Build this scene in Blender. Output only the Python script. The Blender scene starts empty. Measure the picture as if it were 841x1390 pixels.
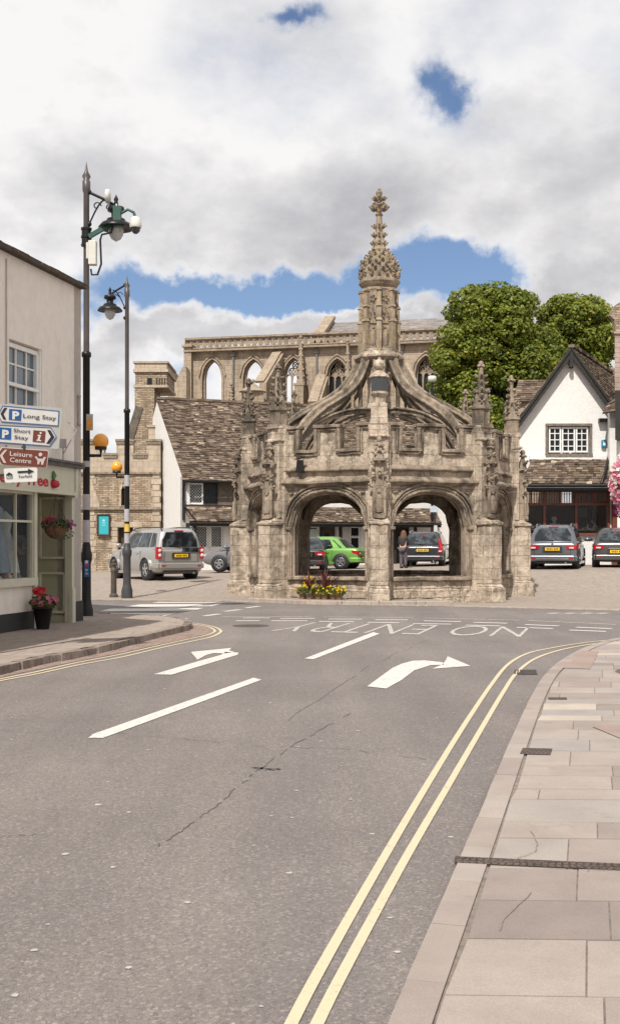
import bpy, math, random
from math import sin, cos, pi, radians, sqrt, atan2, exp
from mathutils import Vector, Matrix
R = random.Random(7)
SC = bpy.context.scene
COL = SC.collection
# ---------------------------------------------------------------- camera
EYE = 1.65; FOC = 1500.0; HX = 420.5; HY = 736.0
cam_d = bpy.data.cameras.new('camera'); cam = bpy.data.objects.new('camera', cam_d); COL.objects.link(cam)
cam.location = (0, 0, EYE); cam.rotation_euler = (radians(90), 0, 0)
cam_d.sensor_fit = 'VERTICAL'; cam_d.sensor_height = 36; cam_d.lens = FOC/1390*36
cam_d.shift_y = (HY-695)/1390; cam_d.clip_end = 3000; cam_d.clip_start = 0.1
SC.camera = cam
# ---------------------------------------------------------------- sun and sky
SUN_EL = 51; SUN_LEFT = 17.5            # degrees left of straight behind the camera
sl = bpy.data.lights.new('sun', 'SUN'); sl.energy = 4.9; sl.angle = radians(0.6); sl.color = (1, .955, .885)
sun = bpy.data.objects.new('sun', sl); COL.objects.link(sun)
tos = Vector((-sin(radians(SUN_LEFT))*cos(radians(SUN_EL)), -cos(radians(SUN_LEFT))*cos(radians(SUN_EL)), sin(radians(SUN_EL))))
sun.rotation_euler = tos.to_track_quat('Z', 'Y').to_euler()
SC.view_settings.view_transform = 'Standard'; SC.view_settings.look = 'None'
SC.view_settings.exposure = 0.0; SC.view_settings.gamma = 1; SC.view_settings.use_curve_mapping = False
world = bpy.data.worlds.new('World'); SC.world = world; world.use_nodes = True
def make_sky():
    nt = world.node_tree; nt.nodes.clear(); N = nt.nodes; L = nt.links
    def M(op, a, b=0.0, c=None, clamp=False):
        n = N.new('ShaderNodeMath'); n.operation = op; n.use_clamp = clamp
        for i, v in enumerate((a, b) if c is None else (a, b, c)):
            if isinstance(v, (int, float)): n.inputs[i].default_value = v
            else: L.new(v, n.inputs[i])
        return n.outputs[0]
    tc = N.new('ShaderNodeTexCoord'); sx = N.new('ShaderNodeSeparateXYZ'); L.new(tc.outputs['Generated'], sx.inputs[0])
    x, y, z = sx.outputs
    sky = N.new('ShaderNodeTexSky'); sky.sky_type = 'NISHITA'; sky.sun_disc = False
    sky.sun_elevation = radians(SUN_EL); sky.sun_rotation = radians(180+SUN_LEFT)
    # cloud deck coordinates
    zz = M('ADD', M('MAXIMUM', z, 0.0), 0.38)
    cb = N.new('ShaderNodeCombineXYZ'); L.new(M('DIVIDE', x, zz), cb.inputs[0]); L.new(M('DIVIDE', y, zz), cb.inputs[1]); cb.inputs[2].default_value = 3.1
    def noise(scale, detail, rough=.55, w=0.0, src=None):
        n = N.new('ShaderNodeTexNoise'); n.noise_dimensions = '4D'; n.inputs['W'].default_value = w
        n.inputs['Scale'].default_value = scale; n.inputs['Detail'].default_value = detail; n.inputs['Roughness'].default_value = rough
        L.new(src or cb.outputs[0], n.inputs['Vector']); return n.outputs['Fac']
    n1 = noise(2.0, 9, .58, 2.0)
    n3 = noise(9.0, 6, .6, 5.0, tc.outputs['Generated'])
    n4 = noise(9.0, 6, .6, 8.0, tc.outputs['Generated'])
    ya = M('MAXIMUM', y, 0.05)
    a = M('ADD', M('DIVIDE', x, ya), M('MULTIPLY', M('SUBTRACT', n3, .5), .22))
    e = M('ADD', M('DIVIDE', z, ya), M('MULTIPLY', M('SUBTRACT', n4, .5), .16))
    def blob(px, py, sx_, sy_, amp):
        a0 = (px-HX)/FOC; e0 = (HY-py)/FOC
        u = M('MULTIPLY', M('SUBTRACT', a, a0), FOC/sx_); v = M('MULTIPLY', M('SUBTRACT', e, e0), FOC/sy_)
        r2 = M('ADD', M('MULTIPLY', u, u), M('MULTIPLY', v, v))
        return M('MULTIPLY', M('POWER', 2.718, M('MULTIPLY', r2, -1.0)), amp)
    tot = None
    for b in [(300, 402, 190, 30, -.60), (440, 385, 120, 34, -.5), (620, 372, 85, 36, -.65), (622, 108, 38, 40, -.36), (400, 22, 34, 20, -.30), (150, 420, 70, 60, -.16), (250, 520, 60, 26, -.22), (160, 600, 60, 20, -.2),
              (250, 560, 80, 80, -.10), (760, 380, 60, 30, .3), (470, 452, 150, 22, .32), (230, 470, 120, 22, .30), (160, 560, 60, 60, .1), (300, 250, 400, 60, .15)]:
        q = blob(*b); tot = q if tot is None else M('ADD', tot, q)
    dens = M('ADD', n1, tot)
    cov = N.new('ShaderNodeMapRange'); cov.interpolation_type = 'SMOOTHSTEP'
    L.new(dens, cov.inputs[0]); cov.inputs[1].default_value = .10; cov.inputs[2].default_value = .46
    # cloud tones
    n2 = noise(2.9, 9, .55, 11.0)
    n5 = noise(9.0, 8, .62, 14.0)
    bil = M('SUBTRACT', 1.0, M('ABSOLUTE', M('SUBTRACT', M('MULTIPLY', noise(5.0, 7, .55, 21.0), 2.0), 1.0)))
    n6 = noise(1.3, 3, .5, 31.0)
    tone = M('ADD', M('ADD', M('MULTIPLY', n2, .50), M('MULTIPLY', n5, .20)), M('ADD', M('MULTIPLY', M('SUBTRACT', bil, .35), .16), M('MULTIPLY', n6, .30)))
    edge = M('MULTIPLY', M('SUBTRACT', .62, M('MINIMUM', dens, .62)), .42)
    tone = M('ADD', M('SUBTRACT', tone, .075), edge)
    cr = N.new('ShaderNodeValToRGB'); L.new(tone, cr.inputs[0])
    cr.color_ramp.elements[0].position = .37; cr.color_ramp.elements[0].color = (.44, .445, .475, 1)
    cr.color_ramp.elements[1].position = .61; cr.color_ramp.elements[1].color = (.95, .935, .93, 1)
    k = cr.color_ramp.elements.new(.49); k.color = (.66, .65, .665, 1)
    # Nishita (scaled), a little deeper blue, then clouds over it
    sc_ = N.new('ShaderNodeMixRGB'); sc_.blend_type = 'MULTIPLY'; sc_.inputs[0].default_value = 1
    L.new(sky.outputs[0], sc_.inputs[1]); sc_.inputs[2].default_value = (.95, 1.0, 1.12, 1)
    bgs = N.new('ShaderNodeBackground'); L.new(sc_.outputs[0], bgs.inputs[0]); bgs.inputs[1].default_value = .105
    bgc = N.new('ShaderNodeBackground'); L.new(cr.outputs[0], bgc.inputs[0]); bgc.inputs[1].default_value = 1.0
    mx = N.new('ShaderNodeMixShader'); L.new(cov.outputs[0], mx.inputs[0]); L.new(bgs.outputs[0], mx.inputs[1]); L.new(bgc.outputs[0], mx.inputs[2])
    out = N.new('ShaderNodeOutputWorld'); L.new(mx.outputs[0], out.inputs[0])
make_sky()
# ---------------------------------------------------------------- helpers
def Wp(px, py, Y): return Vector(((px-HX)/FOC*Y, Y, EYE+(HY-py)/FOC*Y))
def Xp(px, Y): return (px-HX)/FOC*Y
def Zp(py, Y): return EYE+(HY-py)/FOC*Y
def Gp(px, py, z=0.0):
    Y = FOC*(EYE-z)/(py-HY); return Vector(((px-HX)/FOC*Y, Y, z))
def sm(t): t = max(0, min(1, t)); return t*t*(3-2*t)
def ground_h(x, y): return sm((y-32)/10)*max(.2, min(.72, .45+.025*x))

class MB:
    def __init__(s): s.v = []; s.f = []; s.t = []; s.sm = []
    def face(s, pts, tint=.5, smooth=False):
        n = len(s.v); s.v += [tuple(p) for p in pts]; s.f.append(tuple(range(n, n+len(pts)))); s.t.append(tint); s.sm.append(smooth)
    def add(s, vs, fs, tint=.5, smooth=False):
        n = len(s.v); s.v += [tuple(p) for p in vs]
        for f in fs: s.f.append(tuple(i+n for i in f)); s.t.append(tint); s.sm.append(smooth)
    def hexa(s, b, t, tint=.5):   # b,t: four bottom / four top points, counter-clockwise from above
        s.add(list(b)+list(t), [(3,2,1,0),(4,5,6,7),(0,1,5,4),(1,2,6,5),(2,3,7,6),(3,0,4,7)], tint)
    def box(s, c, d, rz=0, tint=.5, top=1.0):
        hx, hy, hz = d[0]/2, d[1]/2, d[2]/2; ca, sa = cos(rz), sin(rz)
        def q(x, y, z): return (c[0]+x*ca-y*sa, c[1]+x*sa+y*ca, c[2]+z)
        s.hexa([q(-hx,-hy,-hz),q(hx,-hy,-hz),q(hx,hy,-hz),q(-hx,hy,-hz)], [q(-hx*top,-hy*top,hz),q(hx*top,-hy*top,hz),q(hx*top,hy*top,hz),q(-hx*top,hy*top,hz)], tint)
    def bx(s, x0, x1, y0, y1, z0, z1, tint=.5): s.box(((x0+x1)/2,(y0+y1)/2,(z0+z1)/2),(x1-x0,y1-y0,z1-z0),0,tint)
    def beam(s, a, b, w, h, up=(0,0,1), tint=.5):
        a = Vector(a); b = Vector(b); d = (b-a).normalized(); sd = d.cross(Vector(up))
        if sd.length < 1e-4: sd = d.cross(Vector((0,1,0)))
        sd.normalize(); u = sd.cross(d); P = []
        for p in (a, b):
            P.append([p-sd*w/2-u*h/2, p+sd*w/2-u*h/2, p+sd*w/2+u*h/2, p-sd*w/2+u*h/2])
        s.add(P[0]+P[1], [(0,1,2,3),(7,6,5,4),(0,4,5,1),(1,5,6,2),(2,6,7,3),(3,7,4,0)], tint)
    def sweep(s, path, w, h, up=(0,0,1), tint=.5):
        path = [Vector(p) for p in path]; up = Vector(up); n = len(path); rings = []
        for i, p in enumerate(path):
            d = (path[min(n-1,i+1)]-path[max(0,i-1)]).normalized(); sd = d.cross(up)
            if sd.length < 1e-4: sd = Vector((1,0,0))
            sd.normalize(); u = sd.cross(d)
            rings.append([p-sd*w/2-u*h/2, p+sd*w/2-u*h/2, p+sd*w/2+u*h/2, p-sd*w/2+u*h/2])
        vs = [q for r in rings for q in r]; fs = [(0,1,2,3), tuple(4*(n-1)+k for k in (3,2,1,0))]
        for i in range(n-1):
            for k in range(4): fs.append((4*i+k, 4*i+4+k, 4*i+4+(k+1)%4, 4*i+(k+1)%4))
        s.add(vs, fs, tint)
    def tube(s, path, r, n=8, tint=.5, smooth=True):
        path = [Vector(p) for p in path]; m = len(path); rr = r if isinstance(r, (list, tuple)) else [r]*m
        vs = []; prev = None
        for i, p in enumerate(path):
            d = (path[min(m-1,i+1)]-path[max(0,i-1)]).normalized()
            ref = Vector((0,0,1)) if abs(d.z) < .95 else Vector((1,0,0))
            if prev is None: a = d.cross(ref).normalized()
            else:
                a = (prev-d*prev.dot(d))
                a = a.normalized() if a.length > 1e-5 else d.cross(ref).normalized()
            prev = a; b = d.cross(a)
            for k in range(n):
                t = 2*pi*k/n; vs.append(p+(a*cos(t)+b*sin(t))*rr[i])
        fs = [(i*n+k, i*n+(k+1)%n, (i+1)*n+(k+1)%n, (i+1)*n+k) for i in range(m-1) for k in range(n)]
        s.add(vs, fs, tint, smooth); s.add(vs[:n], [tuple(range(n))[::-1]], tint); s.add(vs[-n:], [tuple(range(n))], tint)
    def lathe(s, prof, c=(0,0,0), n=16, tint=.5, smooth=True, rot=0, axis='z', sxy=(1,1)):
        vs = []; m = len(prof)
        for r, z in prof:
            for k in range(n):
                t = rot+2*pi*k/n
                p = (r*cos(t)*sxy[0], r*sin(t)*sxy[1], z) if axis == 'z' else ((z, r*cos(t), r*sin(t)) if axis == 'x' else (r*cos(t), z, r*sin(t)))
                vs.append((c[0]+p[0], c[1]+p[1], c[2]+p[2]))
        fs = [(i*n+k, i*n+(k+1)%n, (i+1)*n+(k+1)%n, (i+1)*n+k) for i in range(m-1) for k in range(n)]
        if axis == 'y': fs = [f[::-1] for f in fs]
        s.add(vs, fs, tint, smooth)
        if prof[0][0] > 1e-4: s.add(vs[:n], [tuple(range(n))[::-1]], tint)
        if prof[-1][0] > 1e-4: s.add(vs[-n:], [tuple(range(n))], tint)
    def blob(s, c, r, n=6, tint=.5, sc=(1,1,1), smooth=True, jit=0):
        vs = []; m = 4
        for i in range(1, m):
            ph = pi*i/m
            for k in range(n):
                t = 2*pi*k/n; q = r*(1+R.uniform(-jit, jit)); vs.append((c[0]+q*sin(ph)*cos(t)*sc[0], c[1]+q*sin(ph)*sin(t)*sc[1], c[2]-q*cos(ph)*sc[2]))
        b = len(vs); vs += [(c[0], c[1], c[2]-r*sc[2]), (c[0], c[1], c[2]+r*sc[2])]
        fs = [(i*n+k, i*n+(k+1)%n, (i+1)*n+(k+1)%n, (i+1)*n+k) for i in range(m-2) for k in range(n)]
        fs += [(b, (k+1)%n, k) for k in range(n)] + [(b+1, (m-2)*n+k, (m-2)*n+(k+1)%n) for k in range(n)]
        s.add(vs, fs, tint, smooth)
    def prism(s, poly, z0, z1, tint=.5):
        n = len(poly); z0f = z0 if callable(z0) else (lambda x, y: z0); z1f = z1 if callable(z1) else (lambda x, y: z1)
        vs = [(p[0], p[1], z0f(p[0], p[1])) for p in poly]+[(p[0], p[1], z1f(p[0], p[1])) for p in poly]
        s.add(vs, [tuple(range(n))[::-1], tuple(range(n, 2*n))]+[(i, (i+1)%n, n+(i+1)%n, n+i) for i in range(n)], tint)
    def plate(s, pts, nrm, t, tint=.5):   # polygon in 3D extruded backwards from its front face
        pts = [Vector(p) for p in pts]; nrm = Vector(nrm).normalized(); n = len(pts)
        a = sum(((pts[i]-pts[0]).cross(pts[(i+1)%n]-pts[0]) for i in range(n)), Vector())
        if a.dot(nrm) < 0: pts = pts[::-1]
        vs = pts+[p-nrm*t for p in pts]
        s.add(vs, [tuple(range(n)), tuple(range(n, 2*n))[::-1]]+[(i, n+i, n+(i+1)%n, (i+1)%n) for i in range(n)], tint)
    def arch_wall(s, O, u, nrm, t, length, z0, ztop, openings, brk=()):
        """wall whose front face starts at O and runs along u; openings (s0,s1,zb,curve)"""
        O = Vector(O); u = Vector(u).normalized(); nrm = Vector(nrm).normalized()
        zt = ztop if callable(ztop) else (lambda q: ztop)
        def P(q, z, back=0): return Vector((O.x, O.y, 0))+u*q-nrm*(t*back)+Vector((0,0,z))
        def strip(a, b, za0, zb0, za1, zb1, bot=False, top=False):
            s.face([P(a,za0),P(b,zb0),P(b,zb1),P(a,za1)]); s.face([P(b,zb0,1),P(a,za0,1),P(a,za1,1),P(b,zb1,1)])
            if top: s.face([P(a,za1),P(b,zb1),P(b,zb1,1),P(a,za1,1)])
            if bot: s.face([P(a,za0,1),P(b,zb0,1),P(b,zb0),P(a,za0)])
        ev = sorted(set([0, length]+[x for o in openings for x in o[:2]]+list(brk)))
        for i in range(len(ev)-1):
            a, b = ev[i], ev[i+1]; mid = (a+b)/2; op = [o for o in openings if o[0] < mid < o[1]]
            if not op:
                strip(a, b, z0, z0, zt(a+1e-6), zt(b-1e-6), False, True); continue
            o = op[0]
            strip(a, b, z0, z0, o[2], o[2], False, True) if o[2] > z0 else None
            k = 16
            for j in range(k):
                a1 = a+(b-a)*j/k; b1 = a+(b-a)*(j+1)/k
                strip(a1, b1, o[3](a1), o[3](b1), zt(a1+1e-6), zt(b1-1e-6), True, True)
        for o in openings:
            for q, fl in ((o[0], 0), (o[1], 1)):
                zc = o[3](q); f = [P(q,o[2]),P(q,zc),P(q,zc,1),P(q,o[2],1)]
                s.face(f if fl == 0 else f[::-1])
        for q, fl in ((0, 0), (length, 1)):
            zc = zt(max(1e-6, q-1e-6)); f = [P(q,z0),P(q,z0,1),P(q,zc,1),P(q,zc)]
            s.face(f if fl else f[::-1])
        for q in brk:
            za, zb = zt(q-1e-6), zt(q+1e-6)
            if abs(za-zb) > 1e-3: s.face([P(q,za),P(q,zb),P(q,zb,1),P(q,za,1)])
    def merge(s, o, M=None):
        n = len(s.v); s.v += [tuple(M@Vector(p)) if M else p for p in o.v]
        s.f += [tuple(i+n for i in f) for f in o.f]; s.t += o.t; s.sm += o.sm
    def build(s, name, mat, parent=None, bevel=0, subsurf=0, smooth=None, label=None, seg=1):
        off = Vector((0,0,0))
        if parent is not None: off = OFF.get(parent.name, Vector((0,0,0)))
        me = bpy.data.meshes.new(name); me.from_pydata([tuple(Vector(p)-off) for p in s.v], [], s.f)
        me.materials.append(mat)
        at = me.attributes.new('tint', 'FLOAT', 'FACE'); at.data.foreach_set('value', s.t)
        me.polygons.foreach_set('use_smooth', s.sm if smooth is None else [smooth]*len(s.f))
        uv = me.uv_layers.new(name='UVMap'); vs = s.v; co = []
        for p in me.polygons:
            nx, ny, nz = p.normal
            if abs(nz) > .75:
                for i in p.vertices: q = vs[i]; co += [q[0], q[1]]
            else:
                l = sqrt(nx*nx+ny*ny) or 1; tx, ty = -ny/l, nx/l; k = 1/max(.3, l)
                for i in p.vertices: q = vs[i]; co += [q[0]*tx+q[1]*ty, q[2]*k]
        uv.data.foreach_set('uv', co)
        if bevel:
            pass
        o = bpy.data.objects.new(name, me); COL.objects.link(o); o.parent = parent
        if bevel:
            md = o.modifiers.new('bevel', 'BEVEL'); md.width = bevel; md.segments = seg; md.limit_method = 'ANGLE'; md.angle_limit = radians(40)
        if subsurf:
            md = o.modifiers.new('subsurf', 'SUBSURF'); md.levels = subsurf; md.render_levels = subsurf
        if label: o['label'] = label
        return o
OFF = {}
def thing(name, label, cat, loc=(0,0,0), rotz=0, group=None, world_mode=False):
    o = bpy.data.objects.new(name, None); COL.objects.link(o); o.empty_display_size = .2
    o.location = loc; o.rotation_euler = (0,0,rotz); o['label'] = label; o['category'] = cat
    if group: o['group'] = group
    if world_mode: OFF[o.name] = Vector(loc)
    return o
def tag(o, label, cat, group=None, kind=None):
    o['label'] = label; o['category'] = cat
    if group: o['group'] = group
    if kind: o['kind'] = kind
    if not o.parent and o.type == 'MESH': recentre(o)
    return o
def recentre(o):
    vs = o.data.vertices; xs = [v.co.x for v in vs]; ys = [v.co.y for v in vs]; z = min(v.co.z for v in vs)
    c = Vector(((min(xs)+max(xs))/2, (min(ys)+max(ys))/2, z))
    o.data.transform(Matrix.Translation(-c)); o.location = o.location+c
def struct(o, kind='structure'): o['kind'] = kind; return o
def copy_tree(o, parent=None, loc=None, rotz=None, label=None):
    c = o.copy(); COL.objects.link(c); c.parent = parent
    if loc is not None: c.location = loc
    if rotz is not None: c.rotation_euler = (0,0,rotz)
    if label: c['label'] = label
    for ch in list(o.children): copy_tree(ch, c)
    return c
# ---------------------------------------------------------------- materials
MATS = {}
def lin(c): return tuple((x/12.92 if x <= .04045 else ((x+.055)/1.055)**2.4) for x in c)
class NT:
    def __init__(s, name):
        s.m = bpy.data.materials.new(name); s.m.use_nodes = True; s.t = s.m.node_tree; s.b = s.t.nodes['Principled BSDF']
        s.tc = s.t.nodes.new('ShaderNodeTexCoord'); MATS[name] = s.m
    def n(s, ty, **kw):
        x = s.t.nodes.new(ty)
        for k, v in kw.items():
            if k.startswith('_'): setattr(x, k[1:], v)
            else: x.inputs[k.replace('__', ' ')].default_value = v
        return x
    def l(s, a, b): s.t.links.new(a, b)
    def noise(s, scale, detail=4, rough=.55, co='Object', dist=0, vec=None):
        x = s.n('ShaderNodeTexNoise', Scale=scale, Detail=detail, Roughness=rough, Distortion=dist); s.l(vec or s.tc.outputs[co], x.inputs['Vector']); return x.outputs['Fac']
    def ramp(s, fac, els):
        x = s.n('ShaderNodeValToRGB'); s.l(fac, x.inputs[0]); cr = x.color_ramp
        while len(cr.elements) < len(els): cr.elements.new(.5)
        for e, (p, c) in zip(cr.elements, els): e.position = p; e.color = (*c, 1) if len(c) == 3 else c
        return x.outputs[0]
    def mix(s, fac, a, b, mode='MIX'):
        x = s.n('ShaderNodeMixRGB', _blend_type=mode)
        for i, v in enumerate((fac, a, b)):
            if isinstance(v, (int, float)): x.inputs[i].default_value = v
            elif isinstance(v, tuple): x.inputs[i].default_value = (*v, 1) if len(v) == 3 else v
            else: s.l(v, x.inputs[i])
        return x.outputs[0]
    def math(s, op, a, b=0.0):
        x = s.n('ShaderNodeMath', _operation=op)
        for i, v in enumerate((a, b)):
            if isinstance(v, (int, float)): x.inputs[i].default_value = v
            else: s.l(v, x.inputs[i])
        return x.outputs[0]
    def bump(s, h, strength=.5, dist=.02, prev=None):
        x = s.n('ShaderNodeBump', Strength=strength, Distance=dist); s.l(h, x.inputs['Height'])
        if prev: s.l(prev, x.inputs['Normal'])
        return x.outputs[0]
    def fin(s, col, rough=.8, nrm=None, metal=0, spec=None):
        if isinstance(col, tuple): s.b.inputs['Base Color'].default_value = (*col, 1)
        else: s.l(col, s.b.inputs['Base Color'])
        if isinstance(rough, (int, float)): s.b.inputs['Roughness'].default_value = rough
        else: s.l(rough, s.b.inputs['Roughness'])
        s.b.inputs['Metallic'].default_value = metal
        if spec is not None: s.b.inputs['Specular IOR Level'].default_value = spec
        if nrm: s.l(nrm, s.b.inputs['Normal'])
        return s.m
def plain(name, c, rough=.6, metal=0, var=.12, scale=6, bump=0, spec=None, coat=0):
    if name in MATS: return MATS[name]
    s = NT(name); f = s.noise(scale, 5)
    col = s.ramp(f, [(.3, tuple(x*(1-var) for x in c)), (.7, tuple(min(1, x*(1+var)) for x in c))])
    n = s.bump(s.noise(scale*8, 3), bump, .004) if bump else None
    m = s.fin(col, rough, n, metal, spec)
    if coat: s.b.inputs['Coat Weight'].default_value = coat; s.b.inputs['Coat Roughness'].default_value = .06
    return m
def stone(name, ca, cb, mortar, bw=.5, bh=.25, ms=.012, stain=(.10,.085,.065), stain_amt=.55, rubble=0, bumpd=.02, mott=.35, lichen=None, stain_lo=.5, soft=.3, pale=None):
    s = NT(name); vec = s.tc.outputs['UV']
    if rubble:
        nz = s.n('ShaderNodeTexNoise', Scale=1.6, Detail=3); s.l(s.tc.outputs['UV'], nz.inputs['Vector'])
        sub = s.n('ShaderNodeVectorMath', _operation='SUBTRACT'); s.l(nz.outputs['Color'], sub.inputs[0]); sub.inputs[1].default_value = (.5,.5,.5)
        mul = s.n('ShaderNodeVectorMath', _operation='SCALE'); s.l(sub.outputs[0], mul.inputs[0]); mul.inputs['Scale'].default_value = rubble
        ad = s.n('ShaderNodeVectorMath', _operation='ADD'); s.l(mul.outputs[0], ad.inputs[0]); s.l(s.tc.outputs['UV'], ad.inputs[1]); vec = ad.outputs[0]
    br = s.n('ShaderNodeTexBrick', _offset=.43, _squash=1.0)
    s.l(vec, br.inputs['Vector'])
    for k, v in (('Scale', 1), ('Brick Width', bw), ('Row Height', bh), ('Mortar Size', ms), ('Mortar Smooth', .6), ('Bias', 0)): br.inputs[k].default_value = v
    br.inputs['Color1'].default_value = (*ca, 1); br.inputs['Color2'].default_value = (*cb, 1); br.inputs['Mortar'].default_value = (*mortar, 1)
    col = s.mix(soft, br.outputs['Color'], tuple((x+y)/2 for x, y in zip(ca, cb)))
    m1 = s.noise(5.5, 8, .65); col = s.mix(mott, col, s.ramp(m1, [(.3, (.45,.43,.40)), (.5, (.9,.88,.86)), (.72, (1.25,1.25,1.25))]), 'MULTIPLY')
    mp = s.n('ShaderNodeMapping'); mp.inputs['Scale'].default_value = (1, 1, .35); s.l(s.tc.outputs['Object'], mp.inputs[0])
    m2 = s.noise(1.3, 10, .68, vec=mp.outputs[0], dist=.4)
    col = s.mix(s.ramp(m2, [(stain_lo, (0,0,0)), (stain_lo+.18, (stain_amt,)*3)]), col, stain)
    if name in ('limewash_wall', 'cream_render'): stain_amt = .08
    mq = s.n('ShaderNodeMapping'); mq.inputs['Scale'].default_value = (5, 5, .55); s.l(s.tc.outputs['Object'], mq.inputs[0])
    col = s.mix(.6*min(1, stain_amt), col, s.ramp(s.noise(1.0, 6, .6, vec=mq.outputs[0]), [(.36, (.50,.47,.45)), (.52, (1,1,1))]), 'MULTIPLY')
    if pale:
        m4 = s.noise(3.1, 9, .7, dist=.6); col = s.mix(s.ramp(m4, [(.50, (0,0,0)), (.64, (.75,)*3)]), col, pale)
        m5 = s.noise(26, 5, .7); col = s.mix(.55, col, s.ramp(m5, [(.3, (.68,.66,.64)), (.7, (1.22,1.22,1.22))]), 'MULTIPLY')
    if lichen:
        m3 = s.noise(7, 6, .6); ll = .57 if name.startswith('spire') else .62; col = s.mix(s.ramp(m3, [(ll, (0,0,0)), (ll+.1, (.75,)*3)]), col, lichen)
    h = s.math('ADD', s.math('MULTIPLY', br.outputs['Fac'], -1.0), s.math('MULTIPLY', s.noise(9, 9, .7), 1.7))
    n = s.bump(h, .8, bumpd)
    return s.fin(col, .93, n, spec=.15)
cross_stone = stone('cross_stone', (.60,.51,.415), (.42,.345,.275), (.21,.165,.125), .74, .31, .008, (.105,.09,.072), .86, .012, .034, .75, (.42,.35,.19), .47, .40, (.66,.56,.44))
cross_worn = stone('cross_carved_stone', (.41,.335,.26), (.30,.245,.19), (.17,.132,.10), .8, .35, .004, (.07,.060,.050), .9, 0, .02, .6, (.36,.27,.11), .44, .3)
cross_dark = stone('cross_shaded_interior_stone', (.17,.13,.095), (.13,.10,.075), (.08,.06,.05), .6, .27, .008, (.07,.06,.05), .6, 0, .02, .5)  # darker copy of the cross stone, with the interior's shade put into its colour
spire_stone = stone('spire_lichen_stone', (.42,.34,.255), (.31,.25,.19), (.2,.16,.12), .9, .4, .004, (.09,.08,.065), .7, 0, .02, .6, (.42,.27,.06), .46, .3)
abbey_stone = stone('abbey_stone', (.47,.385,.295), (.37,.30,.23), (.28,.225,.17), .75, .38, .012, (.17,.145,.11), .6, 0, .02, .45)
abbey_trim = stone('abbey_trim_stone', (.41,.33,.25), (.32,.255,.19), (.24,.19,.14), .8, .4, .006, (.16,.13,.10), .6, 0, .02, .4)
rubble = stone('rubble_stone', (.53,.425,.31), (.28,.215,.155), (.23,.18,.13), .30, .095, .014, (.13,.11,.085), .6, .09, .03, .5, None, .52, .1)
ashlar = stone('ashlar_stone', (.52,.435,.34), (.42,.35,.27), (.29,.235,.18), .6, .3, .008, (.22,.19,.15), .5, 0, .012, .35)
white_wall = stone('limewash_wall', (.75,.735,.71), (.75,.735,.71), (.75,.735,.71), 3, 3, .0001, (.55,.52,.47), .35, 0, .012, .12, None, .56, .5)
cream_render = stone('cream_render', (.80,.735,.66), (.80,.735,.66), (.80,.735,.66), 9, 9, .0001, (.42,.37,.31), .30, 0, .006, .15, None, .5, .5)
def tile_mat(name, ramp_, moss=(.16,.15,.07), ml=.62):
    s = NT(name); a = s.n('ShaderNodeAttribute', _attribute_name='tint'); col = s.ramp(a.outputs['Fac'], ramp_)
    f = s.noise(3, 6, .6); col = s.mix(s.ramp(f, [(ml, (0,0,0)), (ml+.12, (.5,)*3)]), col, moss)
    col = s.mix(.5, col, s.ramp(s.noise(11, 6, .65), [(.3, (.5,.48,.46)), (.7, (1.3,1.3,1.3))]), 'MULTIPLY')
    return s.fin(col, .9, s.bump(s.noise(22, 5, .65), .6, .02), spec=.15)
stone_tile = tile_mat('stone_roof_tile', [(0, (.065,.047,.036)), (.3, (.115,.085,.065)), (.55, (.175,.132,.10)), (.8, (.25,.195,.148)), (1, (.42,.34,.255))])
slate = tile_mat('slate_tile', [(0, (.17,.16,.165)), (.5, (.25,.23,.225)), (1, (.33,.29,.27))], (.28,.22,.17), .5)
slab_mat = None
def asphalt_mat():
    s = NT('asphalt'); f = s.noise(0.35, 6, .6)
    base = s.ramp(f, [(.3, (.162,.144,.136)), (.5, (.184,.164,.155)), (.7, (.208,.187,.177))])
    g = s.noise(180, 3, .7); base = s.mix(.7, base, s.ramp(g, [(.32, (.52,.52,.52)), (.5, (1,1,1)), (.70, (1.75,1.7,1.65))]), 'MULTIPLY')
    g2 = s.noise(38, 4, .7); base = s.mix(.5, base, s.ramp(g2, [(.3, (.75,.75,.75)), (.7, (1.22,1.22,1.2))]), 'MULTIPLY')
    v = s.n('ShaderNodeTexVoronoi', Scale=75); s.l(s.tc.outputs['Object'], v.inputs['Vector'])
    bw_ = s.n('ShaderNodeRGBToBW'); s.l(v.outputs['Color'], bw_.inputs[0]); base = s.mix(.42, base, s.ramp(bw_.outputs[0], [(.12, (.55,.55,.56)), (.45, (.97,.97,.97)), (.72, (1.1,1.1,1.08)), (.86, (1.9,1.85,1.8))]), 'MULTIPLY')
    base = s.mix(s.ramp(s.noise(1.7, 7, .7), [(.60, (0,0,0)), (.74, (.35,)*3)]), base, (.10,.088,.082))
    mp = s.n('ShaderNodeMapping'); mp.inputs['Rotation'].default_value = (0,0,radians(14)); mp.inputs['Scale'].default_value = (1.2,.12,1); s.l(s.tc.outputs['Object'], mp.inputs[0])
    st = s.noise(1.0, 5, .6, vec=mp.outputs[0]); base = s.mix(.75, base, s.ramp(st, [(.35, (.86,.86,.87)), (.65, (1.12,1.1,1.08))]), 'MULTIPLY')
    return s.fin(base, .88, s.bump(s.noise(90, 4, .7), .55, .006), spec=.25)
asphalt = asphalt_mat()
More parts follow.
